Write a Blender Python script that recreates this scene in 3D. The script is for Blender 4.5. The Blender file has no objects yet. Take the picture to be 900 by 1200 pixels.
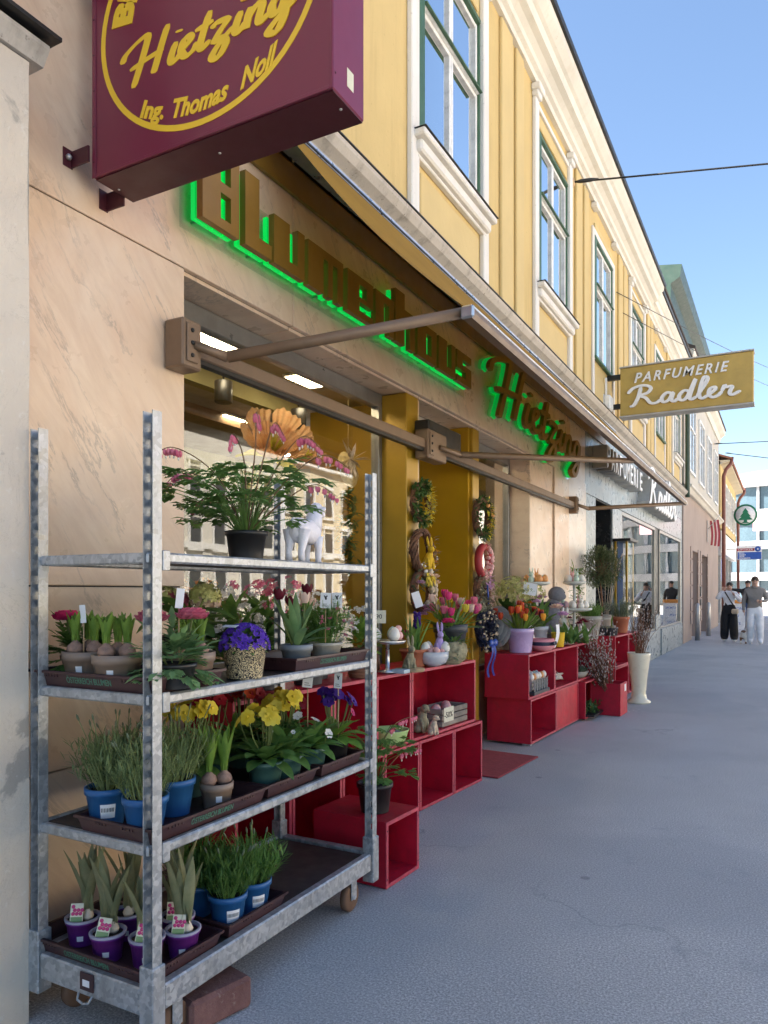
import bpy, math, random
from mathutils import Vector, Matrix, noise, Euler

# ------------------------------------------------------------------ camera, sky, sun, exposure
sc = bpy.context.scene
COL = sc.collection
R = math.radians
YAW = math.atan(470 / 870)
cam_d = bpy.data.cameras.new('camera')
cam = bpy.data.objects.new('camera', cam_d); COL.objects.link(cam)
cam.location = (2.42, 0.0, 1.40); cam.rotation_euler = (R(90), 0, YAW)
cam_d.sensor_fit = 'VERTICAL'; cam_d.sensor_height = 36.0; cam_d.sensor_width = 27.0
cam_d.lens = 870 / 1200 * 36
cam_d.shift_y = 93 / 1200
cam_d.clip_start = 0.05; cam_d.clip_end = 2000
sc.camera = cam

SUN_EL, SUN_AZ = 47.0, 242.0     # degrees; azimuth clockwise from +Y, so the sun stands behind the shop and to the left
sd = Vector((math.sin(R(SUN_AZ)) * math.cos(R(SUN_EL)), math.cos(R(SUN_AZ)) * math.cos(R(SUN_EL)), math.sin(R(SUN_EL))))
world = bpy.data.worlds.new('World'); sc.world = world; world.use_nodes = True
wn = world.node_tree.nodes; wl = world.node_tree.links
sky = wn.new('ShaderNodeTexSky'); sky.sky_type = 'NISHITA'; sky.sun_disc = False
sky.sun_elevation = R(SUN_EL); sky.sun_rotation = R(SUN_AZ)
sky.air_density = 1.15; sky.dust_density = 0.6; sky.ozone_density = 2.4; sky.altitude = 200
wl.new(sky.outputs[0], wn['Background'].inputs[0]); wn['Background'].inputs[1].default_value = 0.0435
sun_d = bpy.data.lights.new('sun', 'SUN'); sun_d.energy = 5.0; sun_d.angle = R(0.53); sun_d.color = (1.0, 0.93, 0.83)
sun = bpy.data.objects.new('sun', sun_d); COL.objects.link(sun)
sun.rotation_euler = sd.to_track_quat('Z', 'Y').to_euler(); sun.location = (-20, -10, 30)
sc.view_settings.view_transform = 'Standard'; sc.view_settings.look = 'None'
sc.view_settings.exposure = 2.75; sc.view_settings.gamma = 1.0; sc.view_settings.use_curve_mapping = False
sc.render.engine = 'CYCLES'
sc.cycles.use_denoising = True
sc.cycles.max_bounces = 7; sc.cycles.diffuse_bounces = 4; sc.cycles.glossy_bounces = 3; sc.cycles.transparent_max_bounces = 10
sc.cycles.transmission_bounces = 3
sc.cycles.caustics_reflective = False; sc.cycles.caustics_refractive = False
sc.cycles.sample_clamp_indirect = 6.0

# ------------------------------------------------------------------ materials
MT = {}
def _new(name):
    m = bpy.data.materials.new(name); m.use_nodes = True
    t = m.node_tree; MT[name] = m
    return m, t.nodes, t.links, t.nodes['Principled BSDF']
def c4(c): return (c[0], c[1], c[2], 1)
def coord(n, l, scale=(1, 1, 1), rot=(0, 0, 0)):
    tc = n.new('ShaderNodeTexCoord'); mp = n.new('ShaderNodeMapping')
    mp.inputs['Scale'].default_value = scale; mp.inputs['Rotation'].default_value = rot
    l.new(tc.outputs['Object'], mp.inputs[0]); return mp.outputs[0]
def nz(n, l, v, scale, detail=4, rough=.55, dist=0.0):
    t = n.new('ShaderNodeTexNoise'); t.inputs['Scale'].default_value = scale; t.inputs['Detail'].default_value = detail
    t.inputs['Roughness'].default_value = rough; t.inputs['Distortion'].default_value = dist
    l.new(v, t.inputs['Vector']); return t.outputs['Fac']
def ramp(n, l, fac, stops):
    r = n.new('ShaderNodeValToRGB'); e = r.color_ramp.elements
    while len(e) < len(stops): e.new(0.5)
    for k, (p, c) in enumerate(stops): e[k].position = p; e[k].color = c4(c) if len(c) == 3 else c
    l.new(fac, r.inputs[0]); return r.outputs[0]
def mixc(n, l, fac, a, b, mode='MIX'):
    x = n.new('ShaderNodeMix'); x.data_type = 'RGBA'; x.blend_type = mode
    for s, v in ((0, fac), (6, a), (7, b)):
        if hasattr(v, 'links') or hasattr(v, 'is_linked'): l.new(v, x.inputs[s])
        else: x.inputs[s].default_value = v if s == 0 else c4(v)
    return x.outputs[2]
def bump(n, l, h, bs, strength=.3, dist=.01):
    b = n.new('ShaderNodeBump'); b.inputs['Strength'].default_value = strength; b.inputs['Distance'].default_value = dist
    l.new(h, b.inputs['Height']); l.new(b.outputs[0], bs.inputs['Normal'])
def mat(name, col, rough=.6, metal=0.0, var=.15, scale=6.0, bmp=0.0, bscale=60.0, spec=.5, dirt=0.0, coat=0.0):
    """plain painted / moulded material: colour with uneven tone, fine relief, some grime"""
    m, n, l, b = _new(name); v = coord(n, l)
    f = nz(n, l, v, scale, 5, .6)
    lo = [x * (1 - var) for x in col]; hi = [min(1, x * (1 + var)) for x in col]
    c = ramp(n, l, f, [(.3, lo), (.7, hi)])
    if dirt:
        g = ramp(n, l, nz(n, l, v, scale * 2.7, 6, .7), [(.5, (0, 0, 0)), (.72, (dirt, dirt, dirt))])
        c = mixc(n, l, g, c, [x * .35 + .015 for x in col])
    l.new(c, b.inputs['Base Color'])
    rr = ramp(n, l, nz(n, l, v, scale * 1.9, 4), [(.3, (max(.04, rough - .08),) * 3), (.7, (min(1, rough + .08),) * 3)])
    l.new(rr, b.inputs['Roughness']); b.inputs['Metallic'].default_value = metal
    b.inputs['Specular IOR Level'].default_value = spec
    if coat: b.inputs['Coat Weight'].default_value = coat; b.inputs['Coat Roughness'].default_value = .15
    if bmp: bump(n, l, nz(n, l, v, bscale, 5, .6), b, bmp, .004)
    return m
def leafmat(name, col, col2, trans=.3, rough=.5, scale=25.0):
    m, n, l, b = _new(name); v = coord(n, l)
    f = nz(n, l, v, scale, 3)
    c = ramp(n, l, f, [(.3, col), (.7, col2)])
    oi = n.new('ShaderNodeObjectInfo'); hs = n.new('ShaderNodeHueSaturation')
    mr = n.new('ShaderNodeMapRange'); mr.inputs[3].default_value = .85; mr.inputs[4].default_value = 1.2
    l.new(oi.outputs['Random'], mr.inputs[0]); l.new(mr.outputs[0], hs.inputs['Value']); l.new(c, hs.inputs['Color'])
    l.new(hs.outputs[0], b.inputs['Base Color']); b.inputs['Roughness'].default_value = rough
    b.inputs['Specular IOR Level'].default_value = .35
    tr = n.new('ShaderNodeBsdfTranslucent'); l.new(hs.outputs[0], tr.inputs[0])
    mx = n.new('ShaderNodeMixShader'); mx.inputs[0].default_value = trans
    l.new(b.outputs[0], mx.inputs[1]); l.new(tr.outputs[0], mx.inputs[2]); l.new(mx.outputs[0], n['Material Output'].inputs[0])
    return m
def glassmat(name, tint=(.9, .93, .92), ior=1.5, gain=1.0, rough=.0):
    m, n, l, b = _new(name); n.remove(b)
    t = n.new('ShaderNodeBsdfTransparent'); t.inputs[0].default_value = c4(tint)
    g = n.new('ShaderNodeBsdfGlossy'); g.inputs['Roughness'].default_value = rough; g.inputs[0].default_value = (1, 1, 1, 1)
    v = coord(n, l); bp = n.new('ShaderNodeBump'); bp.inputs['Strength'].default_value = .06; bp.inputs['Distance'].default_value = .02
    l.new(nz(n, l, v, 1.1, 2), bp.inputs['Height']); l.new(bp.outputs[0], g.inputs['Normal'])
    fr = n.new('ShaderNodeFresnel'); ge = n.new('ShaderNodeNewGeometry'); mr = n.new('ShaderNodeMapRange'); mr.inputs[3].default_value = ior; mr.inputs[4].default_value = 1 / ior
    l.new(ge.outputs['Backfacing'], mr.inputs[0]); l.new(mr.outputs[0], fr.inputs[0])
    mu = n.new('ShaderNodeMath'); mu.operation = 'MULTIPLY'; mu.use_clamp = True; mu.inputs[1].default_value = gain
    l.new(fr.outputs[0], mu.inputs[0])
    mx = n.new('ShaderNodeMixShader'); l.new(mu.outputs[0], mx.inputs[0]); l.new(t.outputs[0], mx.inputs[1]); l.new(g.outputs[0], mx.inputs[2])
    l.new(mx.outputs[0], n['Material Output'].inputs[0]); return m
def emit(name, col, s):
    m, n, l, b = _new(name); b.inputs['Base Color'].default_value = c4(col)
    b.inputs['Emission Color'].default_value = c4(col); b.inputs['Emission Strength'].default_value = s; return m
def marble(name, base, warm, vein, vs=1.0, rough=.32, veinamt=.55):
    m, n, l, b = _new(name); v = coord(n, l, (1, .8, 1.0), (.5, .2, .3))
    f1 = nz(n, l, v, 1.3 * vs, 6, .6, .8)
    c = ramp(n, l, f1, [(.28, warm), (.55, base), (.75, [min(1, x * 1.12) for x in base])])
    v1_ = coord(n, l, (1, 1, 1), (R(-38), R(8), 0)); mp2 = n.new('ShaderNodeMapping'); mp2.inputs['Scale'].default_value = (1.0, 2.6, .62); l.new(v1_, mp2.inputs[0]); v2 = mp2.outputs[0]
    f2 = nz(n, l, v2, 1.25 * vs, 12, .66, .35)
    ln = ramp(n, l, f2, [(.48, (0, 0, 0)), (.5, (veinamt,) * 3), (.508, (0, 0, 0))])
    msk = ramp(n, l, nz(n, l, v2, 1.7 * vs, 5, .6), [(.44, (0, 0, 0)), (.6, (1, 1, 1))])
    k = mixc(n, l, 1.0, ln, msk, 'MULTIPLY')
    c = mixc(n, l, k, c, vein)
    f3 = ramp(n, l, nz(n, l, v2, 5 * vs, 8, .7, .6), [(.42, (0, 0, 0)), (.7, (.45,) * 3)])
    c = mixc(n, l, f3, c, [x * .8 for x in warm])
    l.new(c, b.inputs['Base Color'])
    l.new(ramp(n, l, nz(n, l, v, 9, 4), [(.3, (rough - .08,) * 3), (.7, (rough + .12,) * 3)]), b.inputs['Roughness'])
    bump(n, l, f2, b, .04, .004); return m
def streaky(name, col, rough=.85, dirtcol=(.25, .2, .13), amt=.35, bmp=.25):
    """lime-painted render: broad tone changes, vertical rain streaks, pitting"""
    m, n, l, b = _new(name); v = coord(n, l)
    c = ramp(n, l, nz(n, l, v, .9, 5, .6), [(.3, [x * .9 for x in col]), (.7, [min(1, x * 1.06) for x in col])])
    v2 = coord(n, l, (5, 5, .35)); s = ramp(n, l, nz(n, l, v2, 1.6, 6, .65), [(.52, (0, 0, 0)), (.8, (amt,) * 3)])
    c = mixc(n, l, s, c, dirtcol)
    sp = ramp(n, l, nz(n, l, v, 38, 3, .5), [(.66, (0, 0, 0)), (.74, (amt,) * 3)]); c = mixc(n, l, sp, c, dirtcol)
    l.new(c, b.inputs['Base Color']); b.inputs['Roughness'].default_value = rough; b.inputs['Specular IOR Level'].default_value = .25
    bump(n, l, nz(n, l, v, 22, 8, .65), b, bmp, .006); return m

marble('beige_marble', (.74, .58, .43), (.68, .46, .31), (.2, .165, .15), 1.0, .32, .55)
marble('white_marble', (.74, .66, .58), (.68, .56, .47), (.35, .3, .28), .8, .32, .35)
marble('grey_marble', (.27, .31, .33), (.17, .215, .23), (.70, .72, .72), 1.1, .3, .5)
marble('black_marble', (.02, .022, .025), (.035, .04, .045), (.55, .57, .58), 2.2, .2, .5)
streaky('yellow_render', (.61, .455, .205), .9, (.36, .25, .11), .45)
streaky('yellow_trim', (.62, .475, .23), .88, (.5, .36, .16), .22)
streaky('white_trim', (.74, .72, .68), .8, (.35, .3, .24), .32)
streaky('cream_trim', (.70, .665, .59), .8, (.4, .34, .24), .3)
streaky('grey_cornice', (.52, .48, .43), .9, (.1, .09, .08), .7, .5)
streaky('old_plaster', (.60, .53, .45), .95, (.33, .28, .22), .4, .5)
streaky('grey_render', (.55, .53, .48), .9, (.3, .27, .23), .25)
streaky('pink_render', (.40, .325, .285), .9, (.3, .2, .15), .2)
streaky('opposite_yellow', (.62, .47, .22), .9, (.5, .38, .2), .2)
streaky('opposite_white', (.64, .6, .53), .9, (.5, .45, .38), .2)
streaky('opposite_cream', (.62, .54, .4), .9, (.5, .42, .3), .2)
mat('green_paint', (.045, .115, .06), .5, bmp=.2, dirt=.3)
mat('white_paint', (.82, .81, .78), .45, dirt=.15, bmp=.08)
mat('window_white', (.78, .78, .76), .5, dirt=.35, scale=9, bmp=.15)
mat('roof_tile', (.07, .055, .05), .8, bmp=.4, bscale=30)
mat('red_tile', (.36, .15, .09), .85, bmp=.4, bscale=30, var=.3)
mat('rust_pipe', (.19, .06, .045), .45, dirt=.2)
mat('green_pipe', (.028, .062, .045), .45, dirt=.2)
mat('dark_metal', (.025, .024, .023), .45, .3)
mat('black_plastic', (.016, .016, .017), .42)
mat('charcoal_plastic', (.052, .056, .062), .5, dirt=.2)
mat('gold_panel', (.46, .26, .004), .42, .1, var=.08, scale=3)
mat('gold_frame', (.42, .25, .02), .4, .2, var=.1, scale=3)
mat('cream_panel', (.62, .49, .29), .6)
mat('window_metal', (.28, .27, .25), .35, .6)
mat('awning_metal', (.205, .135, .085), .5, .1, var=.12, scale=4, dirt=.2)
mat('aluminium', (.62, .63, .65), .32, .85, dirt=.25)
mat('ceiling_paint', (.48, .42, .34), .8)
mat('shop_floor', (.20, .17, .14), .5)
mat('shop_wall', (.33, .29, .13), .8)
mat('timber', (.28, .17, .09), .6, var=.25)
mat('red_board', (.47, .006, .028), .5, var=.2, scale=5, dirt=.4, bmp=.12, bscale=25)
mat('red_edge', (.46, .05, .085), .55, var=.25, scale=16, dirt=.65)
mat('sign_maroon', (.175, .016, .045), .38, var=.06, scale=2, dirt=.1, coat=.15)
mat('sign_dark', (.07, .012, .02), .5, var=.1)
mat('sign_yellow', (.82, .52, .03), .45, var=.04)
mat('letter_brown', (.25, .135, .02), .45, var=.08)
mat('acrylic', (.55, .62, .5), .2)
mat('mustard_sign', (.46, .315, .075), .5, var=.1, scale=3, dirt=.2)
mat('letter_white', (.80, .80, .79), .4, var=.04)
mat('letter_grey', (.42, .41, .38), .5)
emit('green_glow', (.0, 1.0, .13), .065); emit('green_soft', (.0, 1.0, .13), .028)
emit('lamp_warm', (1.0, .83, .55), 6.0)
emit('tube_light', (.95, .97, 1.0), 12.0)
glassmat('shop_glass', (.9, .9, .88), 1.5, 1.05)
glassmat('upper_glass', (.9, .92, .94), 1.8, 4.5)
glassmat('clear_glass', (.9, .93, .93), 1.45, 1.2)
mat('curtain', (.42, .48, .58), .9)
mat('dark_room', (.05, .055, .065), .9)
mat('terracotta', (.44, .15, .075), .8, dirt=.2, bmp=.15)
mat('cement', (.40, .38, .33), .9, bmp=.4, dirt=.2)
mat('taupe_plastic', (.265, .195, .15), .5, var=.06)
mat('blue_plastic', (.022, .115, .31), .42, var=.05)
mat('violet_plastic', (.135, .022, .20), .4, var=.05)
mat('violet_rim', (.34, .33, .42), .4)
mat('teal_plastic', (.05, .12, .105), .45)
mat('grey_plastic', (.22, .245, .27), .5, var=.05)
mat('pale_green_plastic', (.5, .72, .28), .45)
mat('lilac_glaze', (.52, .40, .66), .25, coat=.5, var=.03)
mat('cream_glaze', (.78, .72, .55), .3, coat=.4, var=.04)
mat('tray_brown', (.052, .02, .022), .45, var=.12, dirt=.15)
mat('tray_text', (.08, .24, .16), .5)
mat('soil', (.035, .022, .015), .95, bmp=.8, bscale=120, var=.4)
mat('bulb_skin', (.27, .17, .13), .7, var=.35, scale=40)
mat('bulb_white', (.68, .58, .45), .6, var=.2, scale=40)
mat('paper', (.80, .81, .83), .7, var=.03)
mat('print_black', (.05, .05, .05), .7)
mat('print_pink', (.62, .06, .22), .6)
mat('print_green', (.2, .32, .14), .6)
mat('price_cream', (.66, .64, .5), .7, var=.1, scale=30)
mat('stick_wood', (.50, .34, .19), .8)
mat('rubber_brown', (.16, .085, .05), .7, dirt=.3)
mat('plywood', (.048, .036, .031), .55, var=.35, scale=8, dirt=.2)
mat('white_china', (.82, .80, .85), .5, var=.04, bmp=.9, bscale=70)
mat('egg_white', (.80, .77, .70), .4); mat('egg_pink', (.75, .42, .40), .45); mat('egg_mint', (.52, .66, .55), .45); mat('egg_orange', (.78, .36, .12), .45); mat('egg_blue', (.42, .55, .62), .45)
mat('egg_carton', (.46, .43, .39), .95, bmp=.4)
mat('old_wood', (.25, .215, .18), .9, var=.3, scale=14, bmp=.4)
mat('twig', (.17, .085, .05), .85, var=.4, scale=20)
mat('pale_twig', (.36, .26, .15), .85, var=.3, scale=20)
mat('moss', (.30, .27, .17), .95, var=.4, scale=40, bmp=.6)
mat('stone_grey', (.24, .24, .235), .9, var=.2, scale=15, bmp=.4)
mat('felt_grey', (.15, .155, .18), .95, var=.15, scale=50, bmp=.4)
mat('choc', (.10, .042, .022), .5)
mat('yellow_flock', (.74, .47, .03), .9, bmp=.4)
mat('yellow_feather', (.80, .62, .08), .9)
mat('pink_felt', (.70, .27, .30), .9, bmp=.3)
mat('lilac_flock', (.42, .32, .62), .9, bmp=.3)
mat('blue_ribbon', (.03, .085, .38), .35, var=.1)
mat('navy_ribbon', (.016, .02, .05), .4)
mat('wreath_red', (.36, .025, .03), .6)
mat('dry_cream', (.62, .5, .36), .9, var=.25, scale=40)
mat('straw', (.56, .43, .2), .9, var=.25, scale=30, bmp=.3)
mat('basket', (.22, .095, .05), .7, var=.3, scale=20)
mat('frost_glass', (.5, .53, .57), .25)
mat('doormat', (.30, .045, .055), .95, var=.2, scale=30, bmp=.8, bscale=300)
mat('skin', (.50, .30, .22), .55); mat('hair_dark', (.02, .014, .01), .6); mat('hair_brown', (.07, .04, .022), .6)
mat('cloth_white', (.74, .75, .78), .85); mat('cloth_black', (.012, .012, .014), .85); mat('cloth_grey', (.235, .215, .20), .9, bmp=.3)
mat('shoe_white', (.75, .75, .75), .5); mat('bag_cream', (.55, .45, .32), .6); mat('fur_white', (.7, .66, .6), .9); mat('fur_brown', (.2, .1, .05), .9)
mat('denim', (.03, .06, .14), .9)
mat('spar_green', (.0, .16, .075), .5); mat('board_white', (.8, .8, .8), .5); mat('board_pink', (.72, .42, .45), .5); mat('board_red', (.30, .015, .03), .5); mat('board_blue', (.02, .09, .40), .5)
mat('orange_board', (.75, .3, .06), .6); mat('steel_post', (.42, .42, .42), .4, .6); mat('pale_concrete', (.30, .31, .33), .8)
mat('light_glazing', (.07, .11, .14), .15, .1); mat('office_white', (.36, .37, .39), .6); mat('car_white', (.7, .7, .7), .3, coat=.6); mat('car_dark', (.03, .035, .05), .3, coat=.6)
mat('porcelain', (.55, .56, .5), .3)
leafmat('leaf_mid', (.10, .21, .045), (.19, .33, .085), .38)
leafmat('leaf_bleed', (.12, .24, .06), (.20, .35, .09), .42)
leafmat('leaf_dark', (.055, .125, .034), (.105, .205, .06))
leafmat('leaf_fresh', (.15, .28, .04), (.25, .40, .07), .4)
leafmat('leaf_blue', (.17, .30, .12), (.27, .42, .18), .35)
leafmat('leaf_grey', (.14, .18, .11), (.21, .25, .15), .25)
leafmat('leaf_lavender', (.18, .245, .095), (.30, .37, .155), .3)
leafmat('leaf_allium', (.22, .25, .13), (.33, .32, .18), .35)
leafmat('leaf_olive', (.07, .10, .04), (.14, .17, .08), .25)
leafmat('stem_green', (.13, .17, .05), (.2, .24, .07), .15)
leafmat('stem_red', (.17, .1, .05), (.24, .15, .07), .15)
def petal(name, a, b_, t=.35): leafmat(name, a, b_, t, .55, 30)
petal('petal_pink', (.66, .12, .22), (.80, .28, .36)); petal('petal_hotpink', (.58, .03, .16), (.74, .08, .26)); petal('petal_red', (.52, .035, .02), (.68, .12, .03))
petal('petal_darkred', (.10, .006, .02), (.2, .012, .035)); petal('petal_crimson', (.3, .01, .025), (.42, .02, .04)); petal('petal_yellow', (.80, .60, .03), (.84, .72, .12))
petal('petal_violet', (.10, .035, .42), (.2, .08, .58)); petal('petal_indigo', (.045, .015, .18), (.1, .03, .3)); petal('petal_white', (.78, .76, .72), (.84, .82, .78))
petal('petal_blush', (.74, .50, .42), (.82, .66, .54)); petal('petal_lilac', (.58, .32, .55), (.70, .45, .64)); petal('petal_lime', (.40, .42, .13), (.58, .56, .26)); petal('petal_orange', (.72, .28, .03), (.8, .45, .05))
petal('paper_orange', (.72, .38, .17), (.82, .54, .3), .4); petal('paper_lime', (.44, .42, .03), (.55, .5, .06), .4); petal('catkin', (.36, .33, .32), (.55, .52, .5), .1)

# asphalt, road, galvanised steel, concrete block, painted awning cloth
m, n, l, b = _new('asphalt'); v = coord(n, l)
c = ramp(n, l, nz(n, l, v, .7, 6, .6), [(.3, (.42, .415, .41)), (.7, (.525, .52, .51))])
c = mixc(n, l, ramp(n, l, nz(n, l, v, 170, 3, .6), [(.35, (.55, .55, .55)), (.72, (1.35, 1.35, 1.35))]), c, (1, 1, 1), 'MULTIPLY') if False else c
g = ramp(n, l, nz(n, l, v, 120, 4, .75), [(.38, (.6, .6, .6)), (.52, (1, 1, 1)), (.7, (1.8, 1.78, 1.72))])
c = mixc(n, l, 1.0, c, g, 'MULTIPLY')
st = ramp(n, l, nz(n, l, v, 3.1, 7, .7), [(.58, (0, 0, 0)), (.72, (.45, .45, .45))]); c = mixc(n, l, st, c, (.27, .28, .30))
sp = n.new('ShaderNodeTexVoronoi'); sp.inputs['Scale'].default_value = 3.3; l.new(v, sp.inputs['Vector'])
c = mixc(n, l, ramp(n, l, sp.outputs['Distance'], [(.03, (.5, .5, .5)), (.05, (0, 0, 0))]), c, (.5, .5, .49))
wv_ = n.new('ShaderNodeTexVoronoi'); wv_.feature = 'DISTANCE_TO_EDGE'; wv_.inputs['Scale'].default_value = .42
vm = n.new('ShaderNodeVectorMath'); vm.operation = 'ADD'; ns_ = n.new('ShaderNodeTexNoise'); ns_.inputs['Scale'].default_value = 2.2; ns_.inputs['Detail'].default_value = 6; l.new(v, ns_.inputs['Vector']); l.new(v, vm.inputs[0]); l.new(ns_.outputs['Color'], vm.inputs[1]); l.new(vm.outputs[0], wv_.inputs['Vector'])
ck_ = ramp(n, l, wv_.outputs['Distance'], [(.0, (.55,) * 3), (.006, (0, 0, 0))]); ckm = ramp(n, l, nz(n, l, v, .35, 2), [(.5, (0, 0, 0)), (.6, (1, 1, 1))]); c = mixc(n, l, mixc(n, l, 1.0, ck_, ckm, 'MULTIPLY'), c, (.16, .165, .17))
pt_ = ramp(n, l, nz(n, l, v, .28, 3, .5), [(.5, (0, 0, 0)), (.53, (.3, .3, .3))]); c = mixc(n, l, pt_, c, (.30, .315, .335))
gm = n.new('ShaderNodeTexVoronoi'); gm.inputs['Scale'].default_value = 1.7; l.new(v, gm.inputs['Vector']); c = mixc(n, l, ramp(n, l, gm.outputs['Distance'], [(.035, (.55,) * 3), (.05, (0, 0, 0))]), c, (.17, .17, .18))
l.new(c, b.inputs['Base Color']); b.inputs['Roughness'].default_value = .82; b.inputs['Specular IOR Level'].default_value = .35
bump(n, l, nz(n, l, v, 150, 4, .7), b, .28, .003)
mat('road', (.30, .29, .275), .9, scale=1.0, bmp=.4, bscale=90)
mat('far_paving', (.46, .44, .41), .9, scale=1.0)
mat('kerb_stone', (.33, .32, .31), .85, bmp=.4)
m, n, l, b = _new('galvanised'); v = coord(n, l)
vo = n.new('ShaderNodeTexVoronoi'); vo.inputs['Scale'].default_value = 70; l.new(v, vo.inputs['Vector'])
c = ramp(n, l, vo.outputs['Color'], [(.2, (.33, .35, .37)), (.8, (.52, .54, .56))])
c = mixc(n, l, ramp(n, l, nz(n, l, coord(n, l, (1, 1, .3)), 9, 7, .7), [(.5, (0, 0, 0)), (.72, (.6, .6, .6))]), c, (.17, .17, .165))
l.new(c, b.inputs['Base Color']); b.inputs['Metallic'].default_value = .55
l.new(ramp(n, l, vo.outputs['Color'], [(.1, (.34,) * 3), (.9, (.55,) * 3)]), b.inputs['Roughness'])
m, n, l, b = _new('block_red'); v = coord(n, l)
c = ramp(n, l, nz(n, l, v, 9, 6, .65), [(.3, (.12, .05, .045)), (.7, (.24, .12, .105))])
c = mixc(n, l, ramp(n, l, nz(n, l, v, 55, 5, .7), [(.58, (0, 0, 0)), (.7, (.5, .5, .5))]), c, (.36, .27, .24))
l.new(c, b.inputs['Base Color']); b.inputs['Roughness'].default_value = .92; bump(n, l, nz(n, l, v, 60, 7, .7), b, .8, .008)
m, n, l, b = _new('brocade_pot'); v = coord(n, l, (1, 1, 1))
w = n.new('ShaderNodeTexWave'); w.inputs['Scale'].default_value = 26; w.inputs['Distortion'].default_value = 22; w.inputs['Detail'].default_value = 2.5; w.inputs['Detail Scale'].default_value = 2.2
l.new(v, w.inputs['Vector']); c = ramp(n, l, w.outputs['Fac'], [(.48, (.025, .02, .018)), (.56, (.62, .50, .28))])
l.new(c, b.inputs['Base Color']); b.inputs['Roughness'].default_value = .45; bump(n, l, w.outputs['Fac'], b, .5, .004)
m, n, l, b = _new('awning_cloth'); v = coord(n, l)
c = ramp(n, l, nz(n, l, v, 1.5, 5), [(.3, (.38, .2, .015)), (.7, (.47, .26, .025))]); l.new(c, b.inputs['Base Color']); b.inputs['Roughness'].default_value = .85
bump(n, l, nz(n, l, coord(n, l, (9, .6, 9)), 3, 3), b, .4, .01)
tr = n.new('ShaderNodeBsdfTranslucent'); l.new(c, tr.inputs[0]); mx = n.new('ShaderNodeMixShader'); mx.inputs[0].default_value = .3
l.new(b.outputs[0], mx.inputs[1]); l.new(tr.outputs[0], mx.inputs[2]); l.new(mx.outputs[0], n['Material Output'].inputs[0])
m, n, l, b = _new('peeling_plaster'); v = coord(n, l)
c = ramp(n, l, nz(n, l, v, 1.6, 6, .6), [(.3, (.60, .53, .45)), (.7, (.72, .65, .55))])
pl = ramp(n, l, nz(n, l, v, 2.6, 7, .62, .5), [(.60, (0, 0, 0)), (.63, (1, 1, 1))])
c = mixc(n, l, pl, c, (.42, .38, .33))
c = mixc(n, l, ramp(n, l, nz(n, l, v, 30, 4, .6), [(.62, (0, 0, 0)), (.7, (.5, .5, .5))]), c, (.72, .68, .62))
c = mixc(n, l, ramp(n, l, nz(n, l, coord(n, l, (1.2, 1.2, .7)), 4.2, 9, .66, 1.0), [(.496, (0, 0, 0)), (.5, (.4,) * 3), (.504, (0, 0, 0))]), c, (.3, .26, .22))
l.new(c, b.inputs['Base Color']); b.inputs['Roughness'].default_value = .95; bump(n, l, nz(n, l, v, 26, 8, .7), b, .6, .01)

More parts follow.
